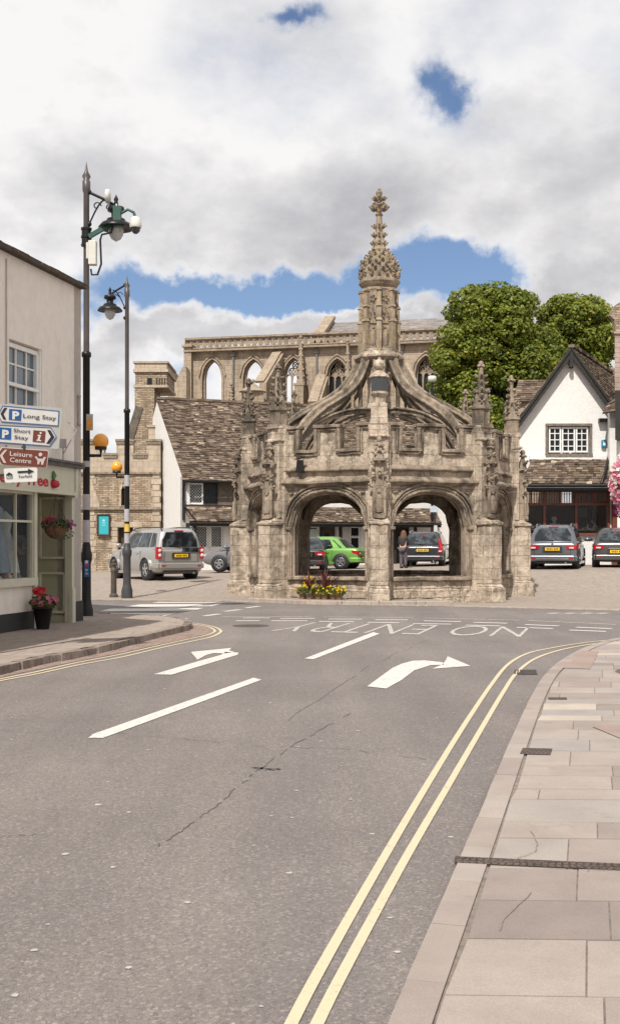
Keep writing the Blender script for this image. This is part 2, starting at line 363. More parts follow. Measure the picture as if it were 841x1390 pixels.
def paint_mat(name, c, wear=.5):
    s = NT(name); f = s.noise(14, 8, .7); g = s.noise(110, 3, .7)
    w = s.math('ADD', s.math('MULTIPLY', f, .6), s.math('MULTIPLY', g, .4))
    col = s.mix(s.ramp(w, [(wear-.08, (1,1,1)), (wear+.01, (0,0,0))]), c, (.26,.235,.215))
    s.fin(col, .75, s.bump(g, .4, .004), spec=.2); tr = s.n('ShaderNodeBsdfTransparent'); mx = s.n('ShaderNodeMixShader'); h = s.noise(30, 7, .75)
    w2 = s.math('ADD', s.math('MULTIPLY', h, .6), s.math('MULTIPLY', g, .4)); s.l(s.ramp(w2, [(wear-.09, (.25,)*3), (wear-.01, (1,1,1))]), mx.inputs[0]); s.l(tr.outputs[0], mx.inputs[1]); s.l(s.b.outputs[0], mx.inputs[2]); s.l(mx.outputs[0], s.t.nodes['Material Output'].inputs[0]); return s.m
white_paint = paint_mat('white_road_paint', (.62,.58,.54), .46); faded_paint = paint_mat('faded_road_paint', (.55,.51,.47), .50)
yellow_paint = paint_mat('yellow_road_paint', (.58,.485,.335), .425)
def slab_material():
    s = NT('paving_slab'); a = s.n('ShaderNodeAttribute', _attribute_name='tint')
    col = s.ramp(a.outputs['Fac'], [(0, (.235,.195,.175)), (.25, (.30,.25,.225)), (.5, (.35,.30,.265)), (.75, (.315,.29,.275)), (.9, (.46,.40,.335)), (1, (.31,.235,.205))])
    col = s.mix(.6, col, s.ramp(s.noise(2.2, 8, .62), [(.3, (.78,.77,.76)), (.7, (1.15,1.14,1.13))]), 'MULTIPLY')
    col = s.mix(.5, col, s.ramp(s.noise(150, 3, .7), [(.3, (.72,.72,.72)), (.7, (1.25,1.25,1.25))]), 'MULTIPLY')
    col = s.mix(s.ramp(s.noise(5, 9, .7), [(.60, (0,0,0)), (.72, (.5,)*3)]), col, (.17,.14,.12))
    col = s.mix(s.ramp(s.noise(.9, 6, .6), [(.50, (0,0,0)), (.70, (.35,)*3)]), col, (.23,.195,.17))
    return s.fin(col, .85, s.bump(s.noise(40, 6, .65), .4, .006), spec=.25)
slab_mat = slab_material()
joint_mat = plain('dark_joint_grout', (.21,.175,.15), .95, var=.3, scale=20)
setts = stone('market_setts', (.37,.315,.27), (.31,.262,.225), (.25,.21,.18), .42, .2, .012, (.26,.225,.20), .4, .05, .01, .4, None, .5, .55)
kerb_mat = stone('kerb_stone', (.42,.36,.31), (.36,.305,.26), (.17,.14,.12), .9, 5, .012, (.22,.185,.16), .5, 0, .008, .35)
earth = plain('far_ground_grass', (.10,.13,.05), .95, var=.3, scale=.5)
black_paint = plain('black_gloss_paint', (.012,.012,.013), .38, var=.25, scale=3, bump=.1, spec=.3)
grey_paint = plain('brown_grey_paint', (.075,.062,.06), .42, var=.2, scale=3)
white_p = plain('white_painted_wood', (.78,.77,.74), .5, var=.05)
black_wood = plain('black_stained_timber', (.02,.018,.016), .7, var=.4, scale=9, bump=.4)
old_wood = plain('weathered_oak', (.13,.10,.075), .8, var=.4, scale=9, bump=.4)
red_wood = plain('red_brown_painted_timber', (.17,.048,.03), .55, var=.25)
dark_in = plain('dim_interior', (.035,.028,.024), .9, var=.4, scale=2)
rubber = plain('tyre_rubber', (.02,.02,.02), .8); alloy = plain('alloy_rim', (.55,.55,.56), .35, .8, .05)
chrome = plain('bright_trim', (.65,.65,.66), .2, .9, .03); dplastic = plain('dark_plastic', (.025,.025,.027), .6)
red_lens = plain('red_lens', (.42,.008,.014), .2, var=.15, scale=20); clear_lens = plain('clear_lens', (.65,.6,.6), .15)
plate_y = plain('yellow_plate', (.80,.50,.02), .45, var=.04); plate_ink = plain('plate_ink', (.02,.02,.02), .6)
def glass_mat(name, tintc=(.02,.024,.028), rough=.05, trans=0.0):
    s = NT(name); s.fin(tintc, rough)
    s.b.inputs['Specular IOR Level'].default_value = .9
    if trans: s.b.inputs['Alpha'].default_value = 1-trans
    return s.m
def car_glass_mat():
    s = NT('car_glass'); col = s.ramp(s.noise(3.2, 3, .5), [(.42, (.010,.012,.014)), (.52, (.03,.036,.042)), (.60, (.065,.08,.09)), (.68, (.02,.022,.025))]); s.fin(col, .06, spec=.55); return s.m  # pale patches in the glass colour stand in for reflections and the cabin inside
car_glass = car_glass_mat(); pane = glass_mat('window_glass', (.018,.02,.024), .08); pane.node_tree.nodes['Principled BSDF'].inputs['Specular IOR Level'].default_value = .22; shop_glass = glass_mat('shop_glass', (.12,.13,.14), .04, .86); shop_glass.node_tree.nodes['Principled BSDF'].inputs['Specular IOR Level'].default_value = .5
cafe_glass = glass_mat('cafe_glass', (.03,.03,.03), .04, .86)
sash_glass = glass_mat('sash_glass', (.10,.13,.16), .06); lantern_glass = glass_mat('lantern_glass', (.50,.50,.49), .15, .12)
def leaf_mat(name, cols, trans=.35):
    s = NT(name); a = s.n('ShaderNodeAttribute', _attribute_name='tint'); col = s.ramp(a.outputs['Fac'], cols)
    s.fin(col, .55, spec=.35); tr = s.n('ShaderNodeBsdfTranslucent'); s.l(col, tr.inputs[0])
    mx = s.n('ShaderNodeMixShader'); mx.inputs[0].default_value = trans; s.l(s.b.outputs[0], mx.inputs[1]); s.l(tr.outputs[0], mx.inputs[2])
    s.l(mx.outputs[0], s.t.nodes['Material Output'].inputs[0]); return s.m
leaf = leaf_mat('maple_leaf', [(0, (.06,.09,.012)), (.4, (.145,.185,.022)), (.75, (.25,.275,.036)), (1, (.42,.38,.07))])
leaf2 = leaf_mat('petunia_leaf', [(0, (.03,.06,.015)), (1, (.13,.20,.04))])
bark = plain('tree_bark', (.09,.07,.05), .9, var=.4, scale=12, bump=.6)
petal = {k: leaf_mat(k+'_petal', [(0, tuple(x*.8 for x in c)), (1, c)], .3) for k, c in dict(pink=(.75,.20,.33), pale=(.85,.60,.62), purple=(.24,.025,.13), red=(.65,.02,.04), yellow=(.90,.62,.02), white=(.85,.80,.75), dark=(.09,.02,.03)).items()}
terracotta = plain('terracotta', (.36,.17,.10), .8); coir = plain('coir_basket', (.15,.08,.045), .95, var=.4, scale=30, bump=.8)
sign_white = plain('sign_white', (.58,.56,.54), .45, var=.04); sign_blue = plain('sign_blue', (.01,.085,.25), .4, var=.05); sign_brown = plain('sign_brown', (.15,.035,.02), .4, var=.06)
sign_ink = plain('sign_ink', (.015,.015,.018), .5); sign_back = plain('sign_grey_board', (.40,.39,.37), .5, var=.04)
skin = plain('skin', (.55,.33,.24), .6, var=.06); 
wtex = bpy.data.textures.new('weathering', 'CLOUDS'); wtex.noise_scale = .22; wtex.noise_depth = 3; wtex.cloud_type = 'COLOR'
def weather(o, amt=.05, levels=2):
    if levels: md = o.modifiers.new('fine', 'SUBSURF'); md.subdivision_type = 'SIMPLE'; md.levels = levels; md.render_levels = levels
    md = o.modifiers.new('wear', 'DISPLACE'); md.texture = wtex; md.direction = 'RGB_TO_XYZ'; md.texture_coords = 'LOCAL'; md.strength = amt; md.mid_level = .5; return o
# ---------------------------------------------------------------- text
def text_mb(body, size, bold=0.0, space=1.0, ext=0.0):
    c = bpy.data.curves.new('t', 'FONT'); c.body = body; c.size = size; c.offset = bold; c.extrude = ext; c.space_character = space; c.resolution_u = 3; c.align_x = 'LEFT'
    o = bpy.data.objects.new('t', c); COL.objects.link(o); dg = bpy.context.evaluated_depsgraph_get(); dg.update()
    me = bpy.data.meshes.new_from_object(o.evaluated_get(dg)); m = MB()
    m.add([tuple(v.co) for v in me.vertices], [tuple(p.vertices) for p in me.polygons])
    bpy.data.objects.remove(o); bpy.data.curves.remove(c); bpy.data.meshes.remove(me)
    return m
def text_on(body, size, O, u, v, bold=0, width=None, height=None, ext=0.0, space=1.0):
    """letters laid from O along u with caps rising along v"""
    m = text_mb(body, size, bold, space, ext); xs = [p[0] for p in m.v]; ys = [p[1] for p in m.v]
    sx = width/(max(xs)-min(xs)) if width else 1; sy = height/(max(ys)) if height else 1; x0 = min(xs)
    O = Vector(O); u = Vector(u); v = Vector(v); n = u.cross(v)
    n.normalize()
    m.v = [tuple(O+u*((p[0]-x0)*sx)+v*(p[1]*sy)+n*p[2]) for p in m.v]
    return m
# ---------------------------------------------------------------- roofs of separate tiles
def tiles(mb, A, B, C, D, row=.22, wid=.30, th=.035, jit=1.0, clip=None):
    """A-B eave (left to right), D-C ridge above it"""
    A, B, C, D = map(Vector, (A, B, C, D)); hl = ((D-A).length+(C-B).length)/2; n = int(hl/row)
    nrm = (B-A).cross(D-A).normalized()
    for i in range(n):
        t0 = i/n; t1 = min(1, (i+1.35)/n); L0 = A.lerp(D, t0); R0 = B.lerp(C, t0); L1 = A.lerp(D, t1); R1 = B.lerp(C, t1)
        w = (R0-L0).length; s = 0
        while s < w:
            q = wid*R.uniform(.55, 1.45); e = min(w, s+q)
            if w-e < wid*.4: e = w
            a, b = s/w, max(s/w+1e-4, (e-.008)/w)
            lf = th*R.uniform(.7, 1.5)*jit; dn = (L1-L0).normalized()*R.uniform(-.03, .03)*jit
            p0 = L0.lerp(R0, a)+nrm*lf+dn; p1 = L0.lerp(R0, b)+nrm*(lf+R.uniform(-.008,.008))+dn; p2 = L1.lerp(R1, b)+nrm*th*.3; p3 = L1.lerp(R1, a)+nrm*th*.3
            q0, q1 = p0-nrm*lf*.95, p1-nrm*lf*.95
            tn = min(1, max(0, R.gauss(.42, .24)))
            mb.add([p0,p1,p2,p3,q0,q1,p3-nrm*th,p2-nrm*th], [(0,1,2,3),(4,5,1,0),(1,5,7,2),(0,3,6,4)], tn)
            s = e
            if e >= w: break
# ================================================================ GROUND
def build_ground():
    def axis(lo, hi, fine0, fine1, st):
        a = []; x = fine0
        while x <= fine1+1e-6: a.append(x); x += st
        l = []; x = fine0; d = st
        while x > lo: d *= 1.6; x -= d; l.append(max(lo, x))
        r = []; x = fine1; d = st
        while x < hi: d *= 1.6; x += d; r.append(min(hi, x))
        return l[::-1]+a+r
    xs = axis(-600, 600, -24, 30, 1.0); ys = axis(-200, 1200, 26, 58, 1.0); mb = MB()
    vs = [(x, y, ground_h(x, y)) for y in ys for x in xs]; nx = len(xs)
    mb.add(vs, [(j*nx+i, j*nx+i+1, (j+1)*nx+i+1, (j+1)*nx+i) for j in range(len(ys)-1) for i in range(nx-1)], .5, True)
    struct(mb.build('market_place_ground', setts))
build_ground()
SD = Vector((.253, 1, 0)).normalized(); SN = Vector((SD.y, -SD.x, 0))      # street direction, and its right-hand normal
far_edge = [(-300,813),(120,815),(305,817),(460,821.5),(600,823.5),(700,826),(841,829.5),(1300,838)]
fe = [Gp(*p) for p in far_edge]
m = MB(); zr = .006
road = [Vector((-40,-8,0)), Vector((40,-8,0)), Vector((40,26,0))]+[Vector((p.x,p.y,0)) for p in fe[::-1]]+[Vector((-40,30,0))]
for i in range(len(fe)-1):   # fan the road surface out in strips
    a, b = fe[i], fe[i+1]; m.face([(a.x, -8, zr), (b.x, -8, zr), (b.x, b.y, zr), (a.x, a.y, zr)])
struct(m.build('road', asphalt))
# far kerb line between road and market place (nearly flush)
m = MB()
for i in range(len(fe)-1):
    a, b = fe[i], fe[i+1]; m.beam((a.x,a.y,.012), (b.x,b.y,.012), .26, .05)
struct(m.build('kerb', kerb_mat))
# ---------------------------------------------------------------- right footway of single slabs
def smooth_curve(pts, n=6):
    out = []
    P = [pts[0]]+list(pts)+[pts[-1]]
    for i in range(1, len(P)-2):
        for k in range(n):
            t = k/n; a, b, c, d = P[i-1], P[i], P[i+1], P[i+2]
            out.append(tuple(.5*((2*b[j])+(-a[j]+c[j])*t+(2*a[j]-5*b[j]+4*c[j]-d[j])*t*t+(-a[j]+3*b[j]-3*c[j]+d[j])*t**3) for j in range(len(a))))
    out.append(tuple(pts[-1])); return out
kerb_px = [(527,1390),(566,1300),(640,1130),(694,1003),(722,944),(743,914),(772,892),(806,877),(845,868),(960,858)]
KR = [Gp(*p) for p in kerb_px]
kr = smooth_curve([(p.x, p.y) for p in KR], 6); kr = [(kr[0][0]-SD.x*k, kr[0][1]-SD.y*k) for k in (9,7,5,3,1)]+kr
def kerb_x(y):     # kerb line as x(y)
    for (a, b), (c, d) in zip(kr, kr[1:]):
        if b <= y <= d: return a+(c-a)*(y-b)/(d-b+1e-9)
    return None
def pt_in(x, y, inset=0):
    # inside the right footway (right of the curve)
    if y > kr[-1][1]-.01: return False
    kx = kerb_x(y)
    return kx is not None and x > kx+inset
FW = .035
base = MB(); poly = [(x, y) for x, y in kr]+[(30, kr[-1][1]), (30, kr[0][1])]
for i in range(len(kr)-1):
    a, b = kr[i], kr[i+1]; base.face([(a[0]+.01,a[1],FW-.008),(30,a[1],FW-.008),(30,b[1],FW-.008),(b[0]+.01,b[1],FW-.008)])
struct(base.build('footway_bed', joint_mat))
kb = MB(); L = 0; start = kr[0]; seg = []; acc = 0
cur = [Vector((x, y, 0)) for x, y in kr]
def offset_line(cur, d):
    out = []
    for i, p in enumerate(cur):
        t = (cur[min(len(cur)-1, i+1)]-cur[max(0, i-1)]).normalized(); out.append(p+Vector((t.y, -t.x, 0))*d)
    return out
o1 = offset_line(cur, .012); o2 = offset_line(cur, .155); acc = 0
def at_len(line, d):
    for a_, b_ in zip(line, line[1:]):
        l_ = (b_-a_).length
        if d <= l_: return a_.lerp(b_, d/l_), (b_-a_).normalized()
        d -= l_
    return None
d = 0
while True:
    L_ = .62 if d < 16 else .34
    p0_, p1_ = at_len(cur, d), at_len(cur, d+L_-.006)
    if p1_ is None: break
    n0 = Vector((p0_[1].y, -p0_[1].x, 0)); n1 = Vector((p1_[1].y, -p1_[1].x, 0)); tn = R.choice((.25,.35,.4,.45,.55)); sh = R.uniform(-.004,.004)
    p = [p0_[0]+n0*(.012+sh), p0_[0]+n0*.155, p1_[0]+n1*.155, p1_[0]+n1*(.012+sh)]
    kb.hexa([q+Vector((0,0,-.01)) for q in p], [q+Vector((0,0,FW+.006+sh*.5)) for q in p], tn); d += L_
struct(kb.build('kerb', slab_mat))
sb = MB(); inner = offset_line(cur, .165)
def inner_x(y):
    for a, b in zip(inner, inner[1:]):
        if a.y <= y <= b.y: return a.x+(b.x-a.x)*(y-a.y)/(b.y-a.y+1e-9)
    return 1e9
# rows run across the footway, square to the kerb of the straight street
org = Gp(596, 1300); org = Vector((org.x, org.y, 0))
t = -6.0; rows = 0; CUTX = 14
R2 = random.Random(11)
def row_dir(t): return SN.lerp(Vector((1, 0.02, 0)), .80).normalized()
while t < 18:
    d = R2.choice((.30,.36,.42,.50,.58)); u = row_dir(t); p0 = org+SD*t
    s = -1.5-R2.uniform(0, .5) if False else R2.uniform(-1.2, -.6)
    pts = []
    # cut each slab by the kerb curve
    first = True
    while s < CUTX:
        w = R2.uniform(.55, 1.05); gap = .008
        tn = R2.choice((.05,.15,.25,.3,.4,.45,.5,.55,.6,.7,.88)); 
        lo, hi = s, s+w-gap
        def edge(tt):
            # s at which the row line crosses the inner kerb edge
            q = org+SD*tt; ss = -3.0
            while ss < 14:
                p = q+u*ss
                if p.y < inner[-1].y and p.x > inner_x(p.y): return ss
                ss += .02
            return 99
        if first:
            eA, eB = edge(t+.004), edge(t+d-gap)
        a0, b0 = max(lo, eA), max(lo, eB)
        if hi > min(a0, b0)+.02 and max(eA, eB) < 50:
            a0 = min(a0, hi-.004); b0 = min(b0, hi-.004)
            P = [org+SD*(t+.004)+u*a0, org+SD*(t+.004)+u*hi, org+SD*(t+d-gap)+u*hi, org+SD*(t+d-gap)+u*b0]
            zt = FW+R2.uniform(0, .003)
            sb.hexa([(q.x,q.y,FW-.03) for q in P], [(q.x,q.y,zt) for q in P], tn)
        first = False
        s += w
    t += d
struct(sb.build('footway', slab_mat))
# reddish tactile block strip at the corner and cover plates
def ground_plate(pxs, z, mat, name, label, cat, th=.006, tint=.5):
    m = MB(); ps = [Gp(x, y, z) for x, y in pxs]; m.plate([(p.x, p.y, z) for p in ps], (0,0,1), th, tint); return tag(m.build(name, mat), label, cat)
iron = stone('cast_iron_cover', (.16,.125,.11), (.12,.095,.085), (.04,.035,.03), .035, .035, .006, (.05,.04,.03), .4, 0, .006, .4)
ground_plate([(705,1023),(746,1024),(749,1016),(709,1015)], FW+.008, iron, 'inspection_cover', 'small dark rectangular iron cover set in the pale right footway slabs', 'cover')
ground_plate([(744,949),(769,949),(768,946.5),(743,946.5)], FW+.008, iron, 'stopcock_cover', 'tiny narrow iron cover set in a light slab further up the right footway', 'cover')
# slotted drain channel
dc = MB(); A = Gp(617,1168,FW+.004); B = Gp(1000,1185,FW+.004); dv = (B-A).normalized(); nv = Vector((-dv.y, dv.x, 0))
dt = thing('drain_channel', 'narrow slotted iron drainage channel crossing the right footway slabs', 'drain', (A.x, A.y, 0), world_mode=True)
f = MB(); f.beam(A+nv*.0, B, .085, .012); f.build('channel_base', plain('channel_silt', (.07,.055,.048), .9), dt)
n = int((B-A).length/.03)
for i in range(n):
    p = A+dv*(i*.03+.006); dc.beam(p-nv*.040, p+nv*.040, .014, .016)
for k in (-1, -.33, .33, 1): dc.beam(A+nv*.038*k+Vector((0,0,.001)), B+nv*.038*k+Vector((0,0,.001)), .011, .017)
dc.build('grating', iron, dt)
# road gully and manhole in the carriageway
gl = MB(); gt = thing('road_gully', 'small cast iron gully grate against the right kerb beside the yellow lines', 'drain', tuple(Gp(712, 913.5)), world_mode=True)
P = [Gp(696,917), Gp(729,917), Gp(727,910), Gp(698,910)]
f = MB(); f.hexa([(p.x,p.y,.0) for p in P], [(p.x,p.y,.010) for p in P]); f.build('frame', dplastic, gt)
for i in range(9):
    a = P[0].lerp(P[1], (i+.5)/9); b = P[3].lerp(P[2], (i+.5)/9); gl.beam(a.lerp(b, .08)+Vector((0,0,.013)), b.lerp(a, .08)+Vector((0,0,.013)), .016, .008)
gl.build('grating', iron, gt)
def manhole(px, py, r, label):
    c = Gp(px, py); m = MB(); m.lathe([(0,.004),(r,.004),(r,.009),(r*.93,.010),(r*.9,.008),(r*.88,.010),(0,.010)], (c.x,c.y,0), 28); tag(m.build('manhole_cover', iron), label, 'manhole cover')
manhole(340, 850, .36, 'round dark manhole cover in the road left of the NO ENTRY lettering')
# ---------------------------------------------------------------- left footway, raised with broken kerb
ZL = .11
lk_px = [(-200,955),(-60,930),(0,918),(60,903),(108,894),(160,882),(210,868),(252,858),(261,853.5),(258,849),(245,845.5),(222,842.5),(195,841),(150,839.5),(110,838.5),(60,838)]
LK = smooth_curve([(Gp(x, y, 0).x, Gp(x, y, 0).y) for x, y in lk_px], 4)
LK = [(LK[0][0]-SD.x*9, LK[0][1]-9)]+LK+[(-16, LK[-1][1]+.2)]
cur = [Vector((x, y, 0)) for x, y in LK]
io = offset_line(cur, -.16)
fw = MB()
cen = Vector((-14, 16, 0))
for i in range(len(cur)-1):
    fw.face([(io[i].x,io[i].y,ZL),(io[i+1].x,io[i+1].y,ZL),(-22,io[i+1].y+0,ZL),(-22,io[i].y,ZL)][::-1])
struct(fw.build('footway', stone('left_footway_paving', (.36,.30,.26), (.31,.258,.222), (.17,.14,.12), .75, .5, .010, (.25,.21,.18), .4, 0, .008, .35, None, .5, .4)))
kk = MB()
for i in range(len(cur)-1):
    l = (cur[i+1]-cur[i]).length
    if l > 3:
        k = int(l/.9)
    else: k = max(1, int(l/.3))
    for j in range(k):
        a, b = j/k, (j+1)/k-.012/l
        p = [cur[i].lerp(cur[i+1], a), cur[i].lerp(cur[i+1], b), io[i].lerp(io[i+1], b), io[i].lerp(io[i+1], a)]
        z = ZL+R.uniform(-.012, .008); sh = R.uniform(-.015, .015)
        t = (cur[i+1]-cur[i]).normalized(); nn = Vector((t.y,-t.x,0))
        kk.hexa([q+nn*(sh if n < 2 else 0)+Vector((0,0,-.02)) for n, q in enumerate(p)], [q+nn*(sh-.012 if n < 2 else 0)+Vector((0,0,z)) for n, q in enumerate(p)], R.uniform(.1,.6))
struct(kk.build('kerb', stone('rough_left_kerb', (.33,.275,.24), (.24,.195,.17), (.12,.1,.08), .8, 5, .01, (.10,.08,.065), .75, 0, .03, .7)))
# pinkish sett apron between kerb and yellow line
ap = [(-60,938),(0,921),(60,908),(108,898),(160,888),(215,876),(262,866),(287,859),(283,853),(265,848.5),(240,845)]
apo = smooth_curve([(Gp(x, y).x, Gp(x, y).y) for x, y in ap], 3)
m = MB(); apv = [Vector((x, y, 0)) for x, y in apo]
inn = offset_line(apv, -.55)
for i in range(len(apv)-1): m.face([(apv[i].x,apv[i].y,.011),(apv[i+1].x,apv[i+1].y,.011),(inn[i+1].x,inn[i+1].y,.011),(inn[i].x,inn[i].y,.011)])
struct(m.build('gutter_setts', stone('pink_gutter_setts', (.36,.27,.235), (.29,.215,.185), (.2,.16,.13), .22, .11, .012, (.17,.14,.12), .5, .02, .01, .5)))
# ---------------------------------------------------------------- painted markings
ZM = .012
def ribbon(pxs, w, name, mat, z=ZM, n=6, px=True):
    pts = [Gp(x, y) for x, y in pxs] if px else pxs
    c = [Vector((x, y, 0)) for x, y in smooth_curve([(p.x, p.y) for p in pts], n)] if len(pts) > 2 else [Vector((p.x,p.y,0)) for p in pts]
    l, r = offset_line(c, -w/2), offset_line(c, w/2); m = MB()
    for i in range(len(c)-1): m.face([(l[i].x,l[i].y,z),(r[i].x,r[i].y,z),(r[i+1].x,r[i+1].y,z),(l[i+1].x,l[i+1].y,z)])
    return m.build(name, mat)
yl1 = [(330,1530),(397,1390),(445,1300),(520,1168),(580,1066),(630,985),(668,928),(690,902),(715,888),(745,881),(780,875),(822,870),(900,863)]
yl2 = [(367,1530),(432,1390),(478,1300),(551,1166),(608,1068),(652,992),(684,938),(700,915),(722,897),(750,886),(785,878),(830,872),(905,865)]
for y in (yl1, yl2): struct(ribbon(y, .047, 'yellow_line', yellow_paint))
for y in ([(-80,943),(0,925.5),(50,916),(110,903),(165,893),(220,880),(262,871),(285,866),(298,860),(299,856),(290,851.5),(270,847.5),(250,845.5)],
          [(-80,940),(0,923),(50,913),(105,900.5),(160,890),(215,877.5),(255,868.5),(278,863.5),(290,859),(291,856),(282,851.5),(262,848),(243,846)]):
    struct(ribbon(y, .05, 'yellow_line', yellow_paint))
def poly_px(pxs, name='white_marking', mat=None, z=ZM):
    m = MB(); m.face([tuple(Gp(x, y))[:2]+(z,) for x, y in pxs]); return struct(m.build(name, mat or white_paint))
poly_px([(120,1003.5),(140,1003.5),(355,924),(344,921.3),(127,998)])
poly_px([(413,895),(425,896),(515,861),(506,859)])
# turn arrows
poly_px([(498,933),(524,936),(545,924),(562,911),(584,904),(560,898),(545,902),(532,908)])
poly_px([(560,898),(584,904),(602,903.5),(600,900),(575,897.5)])
poly_px([(586,909),(612,907),(638,905),(624,899),(607,892),(604,898),(600,903)])
poly_px([(209,916.5),(233,917),(322,890),(324,887),(306,886),(300,890),(268,899)])
poly_px([(268,896.5),(259,886),(314,880.5),(311,884),(318,886.2),(305,888),(290,887.5),(280,890)])
# NO ENTRY painted to be read from the far side
U = Vector((-4.38, 1.32, 0))/4.6; V = Vector((-.62, -2.25, 0)); B = Vector((4.25, 21.35, ZM))
tx = text_mb('NO ENTRY', 1.0, -.012, 1.05); xs = [p[0] for p in tx.v]; hh = max(p[1] for p in tx.v); w = max(xs)-min(xs)
tx.v = [tuple(B+U*((p[0]-min(xs))/w*4.6)+V*(p[1]/hh)) for p in tx.v]
tx.f = [f for f in tx.f]; tx.build('no_entry_lettering', faded_paint)['kind'] = 'structure'
# give-way dashes in two rows, the thin centre line of the cross street, zebra and its approach dashes
def dash(a, b, w, mat=white_paint): struct(ribbon([a, b], w, 'white_dash', mat))
for a, b in [((380,840.2),(427,840)),((445,841),(491,841.2)),((509,842),(553,842.2)),((575,843.5),(625,844.5)),((642,845.5),(688,846.8)),((712,848.6),(758,850.4)),((781,852.2),(830,854.2)),((330,839.5),(366,839.5))]: dash(a, b, .16)
for a, b in [((320,843.4),(352,843.2)),((368,843.4),(417,843.4)),((433,844.3),(480,844.6)),((498,845.4),(541,846)),((560,847.2),(612,848)),((631,849.3),(678,850.5)),((701,852.4),(750,854)),((772,856),(822,858))]: dash(a, b, .16)
for a, b in [((440,838.2),(560,839)),((575,839.6),(704,842.6)),((717,843),(835,848.5)),((300,838),(420,837.8))]: dash(a, b, .10, faded_paint)
for a, b in [((228,841.6),(255,840)),((277,836.8),(298,834)),((305,830.6),(326,828)),((334,825.8),(352,823.4))]: dash(a, b, .15)
for p in [[(168,824.5),(287,823.5),(300,820.5),(190,821)], [(134,830.5),(262,829.5),(276,826),(150,826.8)], [(118,837.5),(222,837),(240,833),(128,833)], [(206,819),(300,818.8),(308,817.6),(214,817.6)]]: poly_px(p, 'zebra_stripe')
for x0 in (744, 766, 788, 810): dash((x0,833.6),(x0+14,832.6), .22, faded_paint)
# sealed cracks, oil spots and gum spots
def jag(pts, amp, k=7):
    out = []
    for a, b in zip(pts, pts[1:]):
        for i in range(k): t = i/k; out.append((a[0]+(b[0]-a[0])*t+R.uniform(-amp, amp), a[1]+(b[1]-a[1])*t+R.uniform(-amp, amp)*.5))
    out.append(pts[-1]); return out
tar = plain('crack_tar', (.122,.108,.101), .8, var=.3, scale=20)
for pts, w in [([(215,1150),(262,1120),(300,1090),(352,1045),(420,1000),(480,965)], .009), ([(0,994),(150,996),(240,1003),(352,1014),(460,1018),(620,1036)], .005), ([(0,1138),(60,1134)], .005), ([(345,1043),(365,1046),(382,1046)], .03), ([(380,985),(500,905),(580,870)], .006)]:
    pp = [Gp(x, y) for x, y in jag(pts, 2.6, 12)]; i = 0; mm_ = MB(); cc_ = [Vector((q.x,q.y,0)) for q in pp]
    while i < len(cc_)-1:
        if R.random() > .22:
            t_ = (cc_[i+1]-cc_[i]).normalized(); nn_ = Vector((-t_.y, t_.x, 0)); w0_, w1_ = w*R.uniform(.25,.75), w*R.uniform(.25,.75)
            mm_.face([tuple(cc_[i]-nn_*w0_)[:2]+(.010,), tuple(cc_[i+1]-nn_*w1_)[:2]+(.010,), tuple(cc_[i+1]+nn_*w1_)[:2]+(.010,), tuple(cc_[i]+nn_*w0_)[:2]+(.010,)])
        i += 1
    struct(mm_.build('road_crack', tar))
gum = plain('gum_spots', (.40,.36,.33), .8, var=.2); m = MB()
for i in range(190):
    x = R.uniform(-3.5, 5); y = R.uniform(3.6, 13); r = R.uniform(.005, .018)*(1 if R.random() < .85 else 1.5)
    if kerb_x(y) is not None and x > kerb_x(y)-.05: continue
    m.face([(x+r*cos(k*1.05)*R.uniform(.7,1.2), y+r*sin(k*1.05)*R.uniform(.7,1.2), .0095) for k in range(6)])
o = m.build('gum_spots', gum); o['kind'] = 'structure'
def slab_line(pts, w):
    pp = [Gp(x, y, FW+.008) for x, y in jag(pts, 1.0, 4)]; struct(ribbon(pp, w, 'slab_crack', joint_mat, z=FW+.0075, n=1, px=False))
slab_line([(720,1127),(729,1143),(726,1155),(712,1161),(697,1165)], .004); slab_line([(721,1210),(708,1224),(690,1240),(682,1248),(678,1262)], .004)
slab_line([(796,1183),(800,1178),(815,1181),(835,1179)], .003)
m = MB(); m.face([tuple(Gp(x, y, FW+.007))[:2]+(FW+.007,) for x, y in [(803,986),(860,1010),(900,984),(845,984)]], 1.0); struct(m.build('paving_patch', slab_mat))
m = MB(); m.face([tuple(Gp(x, y, FW+.007))[:2]+(FW+.007,) for x, y in [(748,906),(800,908),(812,884),(790,883)]], 1.0); struct(m.build('paving_patch', slab_mat))

